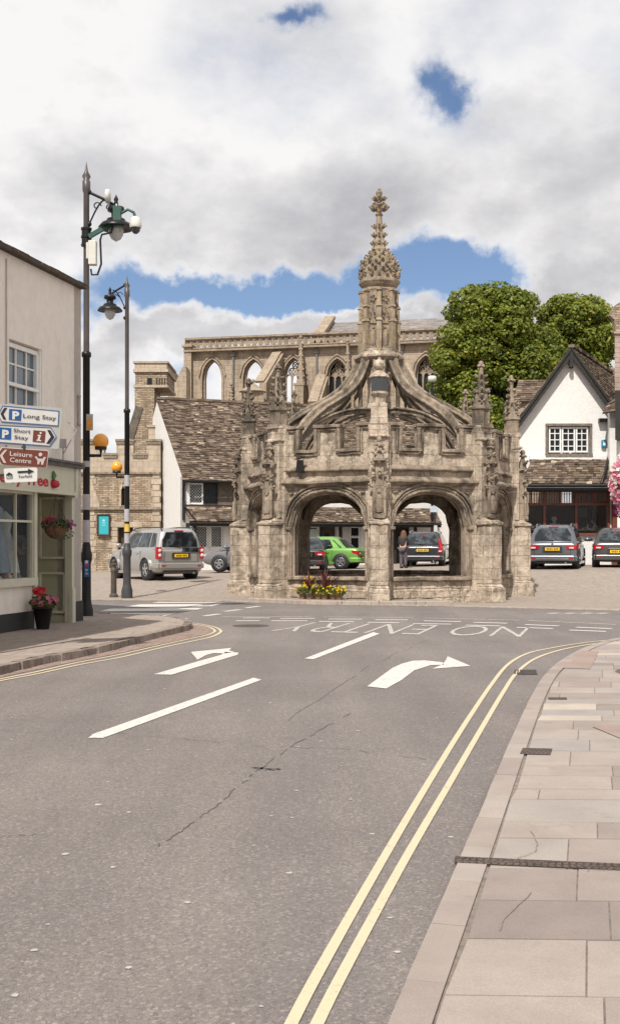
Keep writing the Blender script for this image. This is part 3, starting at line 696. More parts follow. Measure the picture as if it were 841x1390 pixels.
# ================================================================ MARKET CROSS
CX, CY = 2.10, 33.6
PHI0 = atan2(-CY, -CX)           # the front pier looks at the camera's side
def ang(k): return PHI0+k*pi/4
cross = thing('market_cross', 'octagonal weathered stone market cross with open arches, flying ribs and a tall crocketed spire', 'market cross', (CX, CY, 0), world_mode=True)
CC = Vector((CX, CY, 0))
def pol(r, a, z): return Vector((CX+r*cos(a), CY+r*sin(a), z))
def crocket(mb, p, r, d=None):
    mb.blob(p, r, 6, .5, (1,1,.85), False, .3)
    if d is not None: mb.blob(Vector(p)+Vector(d)*r*.9+Vector((0,0,r*.55)), r*.7, 5, .5, (1,1,.8), False, .3)
def pinnacle_mb(mb, c, a, w, z0, z1, zt, tiers=4):
    """square shaft z0-z1 with gablets, then crocketed spirelet to zt"""
    c = Vector(c)
    mb.box((c.x, c.y, (z0+z1)/2), (w, w, z1-z0), a)
    mb.box((c.x, c.y, z1), (w*1.22, w*1.22, .07), a)
    for k in range(4):      # little gables on each face
        d = Vector((cos(a+k*pi/2), sin(a+k*pi/2), 0)); s = Vector((-d.y, d.x, 0)); q = c+d*w*.56
        mb.plate([(q-s*w*.5)+Vector((0,0,z1-.02)), (q+s*w*.5)+Vector((0,0,z1-.02)), q+Vector((0,0,z1+w*1.15))], d, .07)
        crocket(mb, q+Vector((0,0,z1+w*1.25)), w*.17, d); crocket(mb, q+s*w*.32+Vector((0,0,z1+w*.55)), w*.13); crocket(mb, q-s*w*.32+Vector((0,0,z1+w*.55)), w*.13)
        # sunk panel on the shaft face
        q2 = c+d*w*.5; mb.beam(q2-s*w*.32+Vector((0,0,z0+.06)), q2-s*w*.32+Vector((0,0,z1-.08)), .04, .04); mb.beam(q2+s*w*.32+Vector((0,0,z0+.06)), q2+s*w*.32+Vector((0,0,z1-.08)), .04, .04)
    h = zt-z1
    mb.lathe([(w*.5, z1), (w*.38, z1+h*.25), (w*.24, z1+h*.6), (w*.15, z1+h*.8), (w*.2, z1+h*.84), (w*.13, z1+h*.87)], (c.x, c.y, 0), 8, .5, False)
    for i in range(tiers):
        t = (i+.7)/(tiers+.4); z = z1+h*.78*t; r = w*(.50-.36*t)
        for k in range(4):
            d = Vector((cos(a+pi/4+k*pi/2), sin(a+pi/4+k*pi/2), 0)); crocket(mb, c+d*(r+w*.14)+Vector((0,0,z)), w*.15, d)
    for k in range(4):
        d = Vector((cos(a+k*pi/2), sin(a+k*pi/2), 0)); crocket(mb, c+d*w*.22+Vector((0,0,z1+h*.90)), w*.16)
    mb.blob((c.x, c.y, z1+h*.95), w*.2, 8, .5, (1,1,1.2))
def wedge(mb, r0, r1, w, a, z0, z1, r1t=None, wt=None, tint=.5):
    """block from radius r0 to r1 along angle a"""
    r1t = r1 if r1t is None else r1t; wt = w if wt is None else wt
    d = Vector((cos(a), sin(a), 0)); s = Vector((-d.y, d.x, 0))
    def q(r, x, z): return CC+d*r+s*x+Vector((0,0,z))
    mb.hexa([q(r0,-w/2,z0), q(r1,-w/2,z0), q(r1,w/2,z0), q(r0,w/2,z0)][::1], [q(r0,-wt/2,z1), q(r1t,-wt/2,z1), q(r1t,wt/2,z1), q(r0,wt/2,z1)], tint)
for k in range(8):
    a = ang(k); d = Vector((cos(a), sin(a), 0)); s = Vector((-d.y, d.x, 0)); mb = MB()
    wedge(mb, 3.62, 4.64, .58, a, -.2, .42, 4.62, .56)         # base course
    wedge(mb, 3.62, 4.60, .55, a, .42, .50, 4.52, .49)
    wedge(mb, 3.62, 4.52, .48, a, .50, 2.12)
    wedge(mb, 3.62, 4.55, .58, a, 2.12, 2.20)                  # offset string
    wedge(mb, 3.62, 4.52, .55, a, 2.20, 2.32, 4.26, .40)
    wedge(mb, 3.62, 4.18, .50, a, 2.30, 4.86)
    # wide body joining the side walls
    wedge(mb, 3.60, 4.04, .60, a, -.2, 3.35)
    wedge(mb, 3.60, 4.00, .60, a, 3.35, 4.80)
    wedge(mb, 3.62, 4.26, .56, a, 4.44, 4.52)
    weather(mb.build('pier', cross_stone, cross, bevel=.022), .075, 3)
    # canopied niche pinnacle clinging to the pier front
    nm = MB(); c = pol(4.30, a, 0)
    wedge(nm, 4.12, 4.44, .30, a, 2.30, 2.42, 4.44, .30); wedge(nm, 4.12, 4.38, .24, a, 2.42, 3.18)
    for sg in (-1, 1):
        q = c+s*sg*.15; nm.beam(q+d*.08+Vector((0,0,2.34)), q+d*.08+Vector((0,0,3.12)), .07, .07); crocket(nm, q+d*.10+Vector((0,0,3.36)), .06, d)
        nm.lathe([(.05,3.10),(.035,3.2),(.012,3.36)], tuple((q+d*.08))[:2]+(0,), 6, .5, False)
        crocket(nm, q+s*sg*.05+d*.06+Vector((0,0,3.14)), .07, s*sg)
    q = c+d*.10; nm.plate([q-s*.2+Vector((0,0,3.02)), q+s*.2+Vector((0,0,3.02)), q+Vector((0,0,3.38))], d, .12); crocket(nm, q+Vector((0,0,3.42)), .065, d)
    # small worn figure block
    nm.lathe([(.10,2.44),(.12,2.55),(.10,2.85),(.05,2.92)], tuple(q-d*.02)[:2]+(0,), 8); nm.blob(tuple(q-d*.02)[:2]+(2.98,), .055, 8)
    wedge(nm, 4.12, 4.34, .22, a, 3.18, 3.82)
    for z in (3.45, 3.75, 4.02):
        for sg in (-1, 1): crocket(nm, c+s*sg*(.16 if z < 4 else .11)+d*.06+Vector((0,0,z)), .062, s*sg)
        crocket(nm, c+d*.10+Vector((0,0,z+.04)), .06, d)
    nm.box((c.x, c.y, 3.84), (.34,.34,.06), a); nm.lathe([(.15,3.84),(.08,4.12),(.05,4.2),(.09,4.26),(.04,4.34)], (c.x,c.y,0), 8, .5, False); nm.blob((c.x,c.y,4.36), .085, 8, .5, (1,1,1.1), True, .15)
    for kk2 in range(4): crocket(nm, c+Vector((cos(a+kk2*pi/2), sin(a+kk2*pi/2), 0))*.09+Vector((0,0,4.24)), .05)
    weather(nm.build('niche_pinnacle', cross_worn, cross), .07, 1)
    if k != 0:
        pm = MB(); c = pol(3.98, a, 0); pinnacle_mb(pm, c, a, .36, 4.80, 5.36, 6.66, 5)
        wedge(pm, 3.66, 4.25, .52, a, 4.80, 4.93, 4.22, .40)
        weather(pm.build('pinnacle', cross_worn, cross, bevel=.008), .06, 1)
    else:
        pm = MB(); c = pol(3.98, a, 0)
        wedge(pm, 3.62, 4.20, .46, a, 4.80, 5.36, 4.18, .42); wedge(pm, 3.7, 4.17, .30, a, 5.3, 5.38)
        pm.lathe([(.15,5.2),(.15,5.52),(.24,5.62),(.24,5.68)], (c.x,c.y,0), 8, .5, False, a)
        pm.build('lantern_pedestal', cross_stone, cross, bevel=.01); pm = MB()
        pm.lathe([(.25,6.05),(.27,6.07),(.25,6.13),(.10,6.24),(.08,6.30)], (c.x,c.y,0), 8, .5, False, a); pm.blob((c.x,c.y,6.40), .17, 12)
        pm.build('lantern_cap', cross_stone, cross)
        lb = MB(); lb.lathe([(.23,5.68),(.23,6.05)], (c.x,c.y,0), 8, .5, False, a+pi/8); bo = lb.build('lantern_box', glass_mat('dark_lantern_glass', (.03,.032,.035), .2), cross)
        lf = MB()
        for j in range(8):
            t = a+pi/8+j*pi/4; lf.beam((c.x+.235*cos(t), c.y+.235*sin(t), 5.67), (c.x+.235*cos(t), c.y+.235*sin(t), 6.06), .022, .022)
        lf.lathe([(.23,5.67),(.25,5.67),(.25,5.71),(.23,5.71)], (c.x,c.y,0), 8, .5, False, a+pi/8); lf.build('lantern_frame', black_paint, bo)
# walls between the piers
APO = 4.0*cos(pi/8)
def four_centred(s0, s1, spring, apex):
    def f(q):
        t = abs((q-(s0+s1)/2)/((s1-s0)/2)); t = min(1, t)
        return spring+(apex-spring)*(1-t**2.6)**(1/2.1)*(1-.04*t)+(.0)*(1-t)
    return f
half = 4.0*sin(pi/8); LEN = 2*half-.30
def cren(q):       # parapet outline along one side
    t = q/LEN
    for a0, b0 in ((.17,.37), (.63,.83)):
        if a0 < t < b0: return 4.12
    return 4.80
for k in range(8):
    a = ang(k)+pi/8; nrm = Vector((cos(a), sin(a), 0)); u = Vector((-nrm.y, nrm.x, 0)); O = CC+nrm*APO-u*LEN/2
    ow = 1.12; s0, s1 = LEN/2-ow, LEN/2+ow; cf = four_centred(s0, s1, 2.06, 3.02)
    m = MB(); m.arch_wall(O, u, nrm, .44, LEN, -.1, 3.30, [(s0, s1, .60, cf)])
    # arch mouldings: stepped orders and hood
    def arc(off, dn, zlo=.6, n=18):
        P = []; P.append(O+u*(s0-off)+nrm*dn+Vector((0,0,zlo)))
        for i in range(n+1):
            q = s0-off+(s1-s0+2*off)*i/n; qq = s0+(s1-s0)*i/n; P.append(O+u*q+nrm*dn+Vector((0,0,cf(qq)+off*(.15+.85*(1-abs(2*i/n-1)**3)))))
        P.append(O+u*(s1+off)+nrm*dn+Vector((0,0,zlo))); return P
    weather(m.build('arcade_wall', cross_stone, cross), .05, 2)
    h = MB(); h.sweep(arc(.05, .02), .07, .05, nrm); h.sweep(arc(.13, .035), .05, .06, nrm); h.sweep(arc(-.02, -.15), .08, .07, nrm); h.sweep(arc(-.01, -.34), .07, .07, nrm)
    h.sweep(arc(.22, .05, 2.10)[1:-1], .055, .09, nrm)
    for sg in (s0-.05, s1+.05): h.box(tuple(O+u*sg+nrm*.02)[:2]+(2.03,), (.16,.16,.08), atan2(u.y, u.x))
    # spandrel carving
    for sg in (-1, 1):
        for i in range(9):
            q = LEN/2+sg*(ow*.62+i*.05); crocket(h, O+u*q+nrm*.02+Vector((0,0,2.96+.20*sin(i*1.9)*.35)), R.uniform(.03, .055))
    weather(h.build('arch_moulding', cross_worn, cross, bevel=.008), .045, 1)
    c = MB(); ru = atan2(u.y, u.x); mid = O+u*LEN/2
    def course(z0, z1, pr, L_=LEN+.10): cc = mid+nrm*(pr/2-.1); c.box((cc.x, cc.y, (z0+z1)/2), (L_, pr+.2, z1-z0), ru)
    def slopec(z0, z1, p0, p1, L_=LEN+.10):
        b = [mid-u*L_/2-nrm*.2, mid-u*L_/2+nrm*p0, mid+u*L_/2+nrm*p0, mid+u*L_/2-nrm*.2][::-1]; t = [mid-u*L_/2-nrm*.2, mid-u*L_/2+nrm*p1, mid+u*L_/2+nrm*p1, mid+u*L_/2-nrm*.2][::-1]
        c.hexa([p+Vector((0,0,z0)) for p in b], [p+Vector((0,0,z1)) for p in t])
    slopec(3.18, 3.26, .03, .19); course(3.26, 3.32, .21); slopec(3.32, 3.42, .20, .05)
    slopec(3.58, 3.62, .05, .11); slopec(3.62, 3.74, .11, .02)
    weather(c.build('string_course', cross_worn, cross, bevel=.01), .08, 3)
    p = MB(); br = [.17*LEN, .37*LEN, .63*LEN, .83*LEN]; O2 = O-nrm*.03
    p.arch_wall(O2, u, nrm, .28, LEN, 3.28, cren, [], br)
    # recessed panels in the merlons
    weather(p.build('parapet', cross_stone, cross), .05, 3)
    g = MB(); path = [(0,4.80),(br[0],4.80),(br[0],4.12),(br[1],4.12),(br[1],4.80),(br[2],4.80),(br[2],4.12),(br[3],4.12),(br[3],4.80),(LEN,4.80)]
    P3 = [O2+u*q+Vector((0,0,z)) for q, z in path]
    for i, (A, B_) in enumerate(zip(P3, P3[1:])):
        hor = abs(A.z-B_.z) < .01
        if hor:
            ext = u*.06
            g.beam(A-ext+Vector((0,0,.03))-nrm*.10, B_+ext+Vector((0,0,.03))-nrm*.10, .40, .09); g.beam(A-ext+Vector((0,0,-.06))+nrm*.02, B_+ext+Vector((0,0,-.06))+nrm*.02, .07, .07)
        else:
            sg = u if path[i][1] < path[i+1][1] else -u
            lo, hi = (A, B_) if A.z < B_.z else (B_, A)
            g.beam(lo+Vector((0,0,-.06))+nrm*.03+sg*.0, hi+Vector((0,0,-.0))+nrm*.03, .10, .09, nrm)
            g.beam(lo+Vector((0,0,-.05))+nrm*.02+sg*.10, hi+Vector((0,0,-.06))+nrm*.02+sg*.10, .05, .05, nrm)
    weather(g.build('parapet_coping', cross_worn, cross, bevel=.012), .055, 2)
    # low seat wall with a worn coping slab
    w = MB(); L2 = 2*ow+.10; nb = 0; z = -.12
    for rz, hh in enumerate((.24, .26, .22)):
        s = -L2/2
        while s < L2/2-.05:
            e = min(L2/2, s+R.uniform(.25, .6)); 
            if L2/2-e < .15: e = L2/2
            cc = mid+u*((s+e)/2)+nrm*(R.uniform(-.012, .012)-.15); w.box((cc.x, cc.y, z+hh/2), (e-s-.012, .34, hh-.012), ru); s = e
        z += hh
    cc = mid-nrm*.17; w.box((cc.x, cc.y, z/2-.02), (L2-.04, .26, z-.06), ru)
    weather(w.build('seat_wall', cross_stone, cross, bevel=.018), .05, 2)
    w = MB(); cc = mid-nrm*.13
    for i in range(3): ci = cc+u*((i-1)*L2/3); w.box((ci.x, ci.y, z+.055), (L2/3-.008, .52, .11), ru)
    weather(w.build('seat_coping', cross_worn, cross, bevel=.02), .06, 2)
# floor, central pillar, vault and low lead roof
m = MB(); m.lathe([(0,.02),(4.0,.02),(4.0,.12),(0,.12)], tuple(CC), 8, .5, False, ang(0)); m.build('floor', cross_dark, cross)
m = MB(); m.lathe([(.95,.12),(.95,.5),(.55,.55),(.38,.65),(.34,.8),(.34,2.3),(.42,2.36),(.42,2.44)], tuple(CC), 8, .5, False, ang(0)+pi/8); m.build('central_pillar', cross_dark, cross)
m = MB()
for k in range(8):
    for da in (0, pi/8):
        a = ang(k)+da; rm = 3.7 if da == 0 else 3.5; pts = []
        for i in range(11):
            t = i/10; r = .38+(rm-.38)*t; zz = 2.4+1.25*sin(pi*min(1, t*1.0))**.6 if da == 0 else 2.4+1.2*sin(pi/2*min(1, t*1.4))
            if da == 0 and t > .5: zz = 2.1+1.55*sin(pi*t)**.6
            pts.append(pol(r, a, zz))
        m.tube(pts, .07, 6)
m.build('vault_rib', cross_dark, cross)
m = MB(); N = 32; vs = []; rr = [.36,.9,1.6,2.3,3.0,3.6]; zz = [2.42,3.15,3.55,3.66,3.5,3.2]
for r, z in zip(rr, zz):
    for k in range(N):
        a = ang(0)+2*pi*k/N; f = abs(cos(4*(a-ang(0)))); lift = .28*(1-f)*((r-.36)/3.2); vs.append(tuple(pol(r, a, z+lift)))
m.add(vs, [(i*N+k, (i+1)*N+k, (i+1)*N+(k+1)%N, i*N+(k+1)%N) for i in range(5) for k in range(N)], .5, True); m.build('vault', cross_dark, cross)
m = MB(); m.lathe([(3.75,3.80),(3.75,3.92),(1.0,4.35),(0,4.4)], tuple(CC), 8, .5, False, ang(0)); m.build('roof', plain('lead_roof', (.16,.155,.15), .7), cross)
# central shaft, flying ribs and their struts
m = MB(); m.lathe([(.40,4.2),(.40,5.5),(.46,5.55),(.46,5.65),(.40,5.7),(.36,6.2),(.42,6.7),(.50,7.0)], tuple(CC), 8, .5, False, ang(0)+pi/8)
m.build('central_shaft', cross_stone, cross)
rib_rz = smooth_curve([(3.62,4.05),(3.2,4.72),(2.75,5.20),(2.25,5.55),(1.7,5.84),(1.25,6.12),(.92,6.45),(.70,6.80),(.56,7.10)], 4)
low_rz = smooth_curve([(3.55,4.0),(3.15,4.55),(2.6,4.98),(2.0,5.28),(1.4,5.46),(.85,5.56),(.40,5.58)], 4)
for k in range(8):
    a = ang(k); up = Vector((-sin(a), cos(a), 0)); m = MB()
    P = [pol(r, a, z) for r, z in rib_rz]
    m.sweep(P, .30, .20, up.cross(Vector((0,0,1))) if False else (0,0,1)) if False else None
    # sweep a rib whose section has a central roll and flanking fillets
    def off(P, dn, ds):
        out = []
        for i, p in enumerate(P):
            t = (P[min(len(P)-1, i+1)]-P[max(0, i-1)]).normalized(); nn = up.cross(t) if up.cross(t).z > 0 else -up.cross(t); out.append(p+nn*dn+up*ds)
        return out
    m.sweep(off(P, -.03, 0), .20, .16, up); m.sweep(off(P, .075, 0), .10, .12, up)
    m.v = m.v
    for ds in (-.135, .135): m.tube(off(P, .02, ds), .052, 6)
    m.tube(off(P, .13, 0), .062, 6)
    Q = [pol(r, a, z) for r, z in low_rz]; m.sweep(off(Q, 0, 0), .12, .11, up); m.tube(off(Q, .08, .07), .04, 6); m.tube(off(Q, .08, -.07), .04, 6)
    m.beam(pol(.80, a, 5.54), pol(.80, a, 6.55), .08, .08, up)
    weather(m.build('flying_rib', cross_worn, cross), .045, 1)
# lantern stage
m = MB(); A0 = ang(0)+pi/8
m.lathe([(.46,6.70),(.47,7.02),(.52,7.06),(.70,7.15),(.77,7.20),(.77,7.27),(.66,7.34),(.62,7.46)], tuple(CC), 8, .5, False, ang(0))
weather(m.build('lantern_base', cross_stone, cross, bevel=.008), .04, 2)
ls = MB(); ls.lathe([(.50,7.40),(.50,9.28)], tuple(CC), 8, .5, False, ang(0))
for k in range(8):
    a = ang(k); d = Vector((cos(a), sin(a), 0)); s = Vector((-d.y, d.x, 0))
    wedge(ls, .42, .64, .15, a, 7.40, 8.30); wedge(ls, .42, .67, .19, a, 8.28, 8.36, .64, .16); wedge(ls, .42, .615, .13, a, 8.34, 8.75); wedge(ls, .42, .655, .17, a, 8.72, 8.80, .62, .14); wedge(ls, .42, .59, .12, a, 8.78, 9.22); wedge(ls, .42, .63, .16, a, 9.20, 9.28)
    a2 = a+pi/8; d = Vector((cos(a2), sin(a2), 0)); s = Vector((-d.y, d.x, 0)); q = CC+d*.49; hw = .115
    # niche canopy and traceried head above, statue below
    ls.plate([q-s*hw+Vector((0,0,8.22)), q+s*hw+Vector((0,0,8.22)), q+d*.02+Vector((0,0,8.62))], d, .05)
    for z, x in ((8.40,.09), (8.52,.06), (8.66,0)):
        for sg in (-1, 1): crocket(ls, q+s*sg*x+d*.03+Vector((0,0,z)), .034, d)
    for j in range(5):
        t = 2*pi*j/5; crocket(ls, q+s*cos(t)*.075+Vector((0,0,8.98+.09*sin(t))), .036)
    ls.beam(q-s*hw+Vector((0,0,7.50)), q+s*hw+Vector((0,0,7.50)), .08, .08)
    ls.lathe([(.075,7.55),(.09,7.75),(.07,7.98),(.03,8.04)], tuple(q-d*.02)[:2]+(0,), 7); ls.blob(tuple(q-d*.02)[:2]+(8.09,), .045, 7)
weather(ls.build('lantern', spire_stone, cross, bevel=.005), .04, 1)
cr = MB(); cr.lathe([(.52,9.26),(.50,9.34),(.56,9.40),(.625,9.50),(.625,9.56),(.58,9.62),(.57,9.68),(.56,9.92),(.47,10.15),(.34,10.36),(.21,10.58),(.15,10.9)], tuple(CC), 8, .5, False, ang(0))
for i in range(16):
    a = ang(0)+i*pi/8; crocket(cr, pol(.59, a, 9.68), .05, (cos(a), sin(a), 0))
for row in range(7):
    z = 9.76+row*.12; t = row/6; r = .585-.33*t**1.8
    for i in range(16 if row < 4 else 10):
        a = ang(0)+(i+(row % 2)*.5)*2*pi/(16 if row < 4 else 10); crocket(cr, pol(r*R.uniform(.94, 1.06), a, z+R.uniform(-.02, .02)), R.uniform(.045, .07), (cos(a), sin(a), 0))
weather(cr.build('crown_dome', spire_stone, cross), .05, 1)
sp = MB(); sp.lathe([(.16,10.55),(.125,10.9),(.10,11.3),(.085,11.55),(.125,11.60),(.08,11.64),(.075,11.80),(.075,12.0),(.10,12.05),(.065,12.1),(.10,12.27),(.085,12.32),(.05,12.34),(.045,12.40),(0,12.42)], tuple(CC), 8, .5, False, ang(0))
for z, r, b in ((10.72,.20,.058), (10.98,.185,.055), (11.24,.17,.052), (11.80,.20,.075), (11.92,.13,.05), (12.08,.155,.058)):
    n = 8
    for i in range(n): a = ang(0)+i*2*pi/n; crocket(sp, pol(r, a, z), b, (cos(a), sin(a), 0))
    if z == 11.80:
        for i in range(4): a = ang(0)+pi/4+i*pi/2; crocket(sp, pol(.25, a, z+.01), .05, (cos(a), sin(a), 0))
weather(sp.build('spire', spire_stone, cross), .03, 1)
# raised kerb step around the front of the cross
m = MB(); P = [pol(5.05, ang(k/2), 0) for k in range(-2, 2)]
for i in range(len(P)-1):
    n = 2
    for j in range(n):
        a, b = P[i].lerp(P[i+1], j/n), P[i].lerp(P[i+1], (j+.985)/n)
        di = (CC-a).normalized(); m.hexa([tuple(a)[:2]+(-.05,), tuple(b)[:2]+(-.05,), tuple(b+di*.28)[:2]+(-.05,), tuple(a+di*.28)[:2]+(-.05,)], [tuple(a)[:2]+(.115,), tuple(b)[:2]+(.115,), tuple(b+di*.28)[:2]+(.115,), tuple(a+di*.28)[:2]+(.115,)])
struct(m.build('kerb', kerb_mat, bevel=.012))
m = MB(); q = [CC]+P; m.face([(CX, CY, .105)]+[tuple(CC+(p-CC)*.96)[:2]+(.105,) for p in P]); struct(m.build('plinth_paving', setts))
# ================================================================ BUILDINGS
def frame_pts(O, u, s0, s1, z0, z1, dn=0, nrm=None):
    O = Vector((O[0], O[1], 0)); u = Vector(u); n = Vector(nrm) if nrm is not None else Vector()
    return [O+u*s0+n*dn+Vector((0,0,z0)), O+u*s1+n*dn+Vector((0,0,z0)), O+u*s1+n*dn+Vector((0,0,z1)), O+u*s0+n*dn+Vector((0,0,z1))]
def window(parent, O, u, nrm, s0, s1, z0, z1, cols, rows, fmat=None, gmat=None, fw=.06, bar=.025, dn=0.02, sill=True, name='window', depth=.06, lattice=False):
    """a window frame with its pane (and sill) as sub-parts"""
    u = Vector(u).normalized(); nrm = Vector(nrm).normalized(); f = MB(); O = Vector((O[0], O[1], 0))
    def P(s, z, d=0): return O+u*s+nrm*(dn+d)+Vector((0,0,z))
    f.beam(P(s0, z0+fw/2), P(s1, z0+fw/2), depth, fw); f.beam(P(s0, z1-fw/2), P(s1, z1-fw/2), depth, fw)
    for s in (s0+fw/2, s1-fw/2): f.beam(P(s, z0+fw, .002), P(s, z1-fw, .002), fw, depth, u)
    for i in range(1, cols): s = s0+(s1-s0)*i/cols; f.beam(P(s, z0+fw, -.012), P(s, z1-fw, -.012), bar, bar, u)
    for j in range(1, rows): z = z0+(z1-z0)*j/rows; f.beam(P(s0+fw, z, -.016), P(s1-fw, z, -.016), bar, bar)
    if lattice:
        st = .14; w = s1-s0-2*fw; h = z1-z0-2*fw; k = -h
        while k < w:
            for sg in (1, -1):
                a = k; za = 0; b = k+h; zb = h
                a0 = max(0, a); za = a0-a; b0 = min(w, b); zb = b0-a
                if b0 > a0+.02:
                    if sg == 1: f.beam(P(s0+fw+a0, z0+fw+za, -.02), P(s0+fw+b0, z0+fw+zb, -.02), .012, .012)
                    else: f.beam(P(s0+fw+a0, z1-fw-za, -.021), P(s0+fw+b0, z1-fw-zb, -.021), .012, .012)
            k += st
    fo = f.build(name, fmat or white_p, parent)
    g = MB(); g.plate([P(s0+fw*.5, z0+fw*.5, -.03), P(s1-fw*.5, z0+fw*.5, -.03), P(s1-fw*.5, z1-fw*.5, -.03), P(s0+fw*.5, z1-fw*.5, -.03)], nrm, .01)
    ch = g.build('pane', gmat or pane, fo)
    if parent is not None and parent.name in OFF: pass
    if sill: q = MB(); q.beam(P(s0-.08, z0-.04, .03), P(s1+.08, z0-.04, .03), .16, .07); q.build('sill', fmat or white_p, fo)
    return fo
_b = MB.build
def build2(s, name, mat, parent=None, **kw):   # sub-parts of world-modelled things follow the thing's own origin
    if parent is not None and parent.name not in OFF:
        p = parent
        while p.parent is not None: p = p.parent
        if p.name in OFF: OFF[parent.name] = OFF[p.name]
    return _b(s, name, mat, parent, **kw)
MB.build = build2
# ---------------------------------------------------------------- left shop building
SA = Vector((-4.49, 21.7, 0)); SU = -SD; SNR = SN.copy()     # facade runs from the corner toward the camera
def fac(px):      # distance along the facade of a picture column
    k = (px-HX)/FOC; Y = (SA.x-.253*SA.y)/(k-.253); return (21.7-Y)/SD.y
def facz(px, py): k = (px-HX)/FOC; Y = (SA.x-.253*SA.y)/(k-.253); return Zp(py, Y)
shop = thing('shop_building', 'cream rendered shop building with a green shopfront, at the left edge of the street', 'building', tuple(SA), world_mode=True)
LF = 9.0; ZT = 6.62
s_d0, s_d1 = fac(97.5), fac(46); s_w1 = fac(-95)
s_win0, s_win1 = fac(57.5), fac(12)
m = MB()
flat = lambda z: (lambda q: z)
m.arch_wall(SA, SU, SNR, .35, LF, 2.72, ZT, [(s_win0, s_win1, 3.66, flat(5.16))])
m.build('wall', cream_render, shop)
m = MB(); L2 = -SNR
m.hexa([SA+L2*.0, SA+L2*8, SA+L2*8+SU*LF, SA+L2*.35+SU*LF][::-1], [p+Vector((0,0,ZT-.02)) for p in [SA+L2*.0, SA+L2*8, SA+L2*8+SU*LF, SA+L2*.35+SU*LF][::-1]]) if False else None
far_c = SA+L2*8
m.plate([SA+SD*.001, far_c, far_c+Vector((0,0,ZT)), SA+L2*4+Vector((0,0,ZT+2.2)), SA+Vector((0,0,ZT))], SD, .3); m.build('gable_wall', cream_render, shop)
m = MB(); tiles(m, SA+SU*LF+SNR*.12+Vector((0,0,ZT)), SA+SNR*.12+SD*.06+Vector((0,0,ZT)), SA+L2*4+SD*.06+Vector((0,0,ZT+2.2)), SA+SU*LF+L2*4+Vector((0,0,ZT+2.2)), .28, .35, .05)
m.build('roof', stone_tile, shop)
m = MB(); s = 0
while s < LF:
    e = s+R.uniform(.3, .6); zz = R.uniform(-.012, .012); m.hexa([SA+SU*s+SNR*.14+Vector((0,0,ZT-.01)), SA+SU*(e-.012)+SNR*.14+Vector((0,0,ZT-.01)), SA+SU*(e-.012)-SNR*.3+Vector((0,0,ZT-.01)), SA+SU*s-SNR*.3+Vector((0,0,ZT-.01))][::-1],
        [SA+SU*s+SNR*(.15+zz)+Vector((0,0,ZT+.07+zz)), SA+SU*(e-.012)+SNR*(.15+zz)+Vector((0,0,ZT+.07)), SA+SU*(e-.012)-SNR*.3+Vector((0,0,ZT+.1)), SA+SU*s-SNR*.3+Vector((0,0,ZT+.1))][::-1], .2); s = e
m.build('eaves_coping', plain('dark_coping', (.07,.055,.045), .9, var=.4, scale=8, bump=.6), shop)
olive = plain('sage_green_paint', (.54,.52,.41), .5, var=.05); olive2 = plain('sage_green_door_paint', (.40,.385,.26), .5, var=.06)
def facd(px, d):     # the same for a plane standing d proud of the facade
    k = (px-HX)/FOC; O = SA+SNR*d; return (k*O.y-O.x)/(SU.x-k*SU.y)
# ground floor: pier at the corner, recessed doorway, window and stall riser
m = MB(); m.arch_wall(SA, SU, SNR, .30, s_d0, 0, 2.74, []); m.build('corner_pier', cream_render, shop)
def slab(mb, s0, s1, z0, z1, d0, d1):   # box along facade, depths measured outward
    a, b = SA+SU*s0, SA+SU*s1
    B = [a+SNR*d0, a+SNR*d1, b+SNR*d1, b+SNR*d0]
    mb.hexa([p+Vector((0,0,z0)) for p in B][::-1], [p+Vector((0,0,z1)) for p in B][::-1])
m = MB(); slab(m, -.03, s_d0+.0, .05, .50, -.03, .035); slab(m, s_d1+.05, s_w1, .05, .42, -.03, .035); m.build('plinth', plain('black_plinth_paint', (.022,.021,.022), .6), shop)
m = MB(); slab(m, s_d1, LF, -.1, .92, -.30, .0); m.build('stall_riser', cream_render, shop)
m = MB(); slab(m, s_d0, s_d0+.09, 0, 2.72, -.1, .05); slab(m, s_d1-.05, s_d1+.06, 0, 2.72, -.1, .05); slab(m, s_d1, LF, .88, 1.02, -.2, .09); slab(m, s_d1+.06, LF, 2.50, 2.72, -.1, .03)
slab(m, s_d0-.02, s_d0+.11, .05, .78, .0, .075)
for px in (44, -40): slab(m, fac(px)-.03, fac(px)+.03, 1.02, 2.5, -.06, .02)
slab(m, s_d1+.06, LF, 2.0, 2.04, -.05, .01)
for px in (22,): slab(m, fac(px)-.012, fac(px)+.012, 1.02, 2.5, -.05, .008)
sf = m.build('shop_front', olive, shop)
m = MB(); slab(m, s_d1+.06, LF, 1.02, 2.5, -.035, -.025); m.build('pane', shop_glass, sf)
# fascia, cornice, bracket
m = MB(); slab(m, .47, LF, 2.60, 3.06, -.02, .13); slab(m, .50, LF, 2.54, 2.60, -.02, .16)
slab(m, .44, .54, 2.62, 3.05, .12, .16); slab(m, .44, .56, 2.50, 2.64, .03, .15)
fs = m.build('fascia', olive, shop)
m = MB(); slab(m, .36, LF, 3.06, 3.13, -.02, .22); slab(m, .40, LF, 3.13, 3.17, -.02, .27); slab(m, -.02, .38, 3.08, 3.16, -.02, .07); m.build('cornice', plain('lead_cornice', (.11,.10,.095), .7, var=.3), shop)
cherry_red = plain('cherry_red', (.40,.012,.02), .5); cherry_green = plain('cherry_leaf_green', (.03,.16,.03), .5)
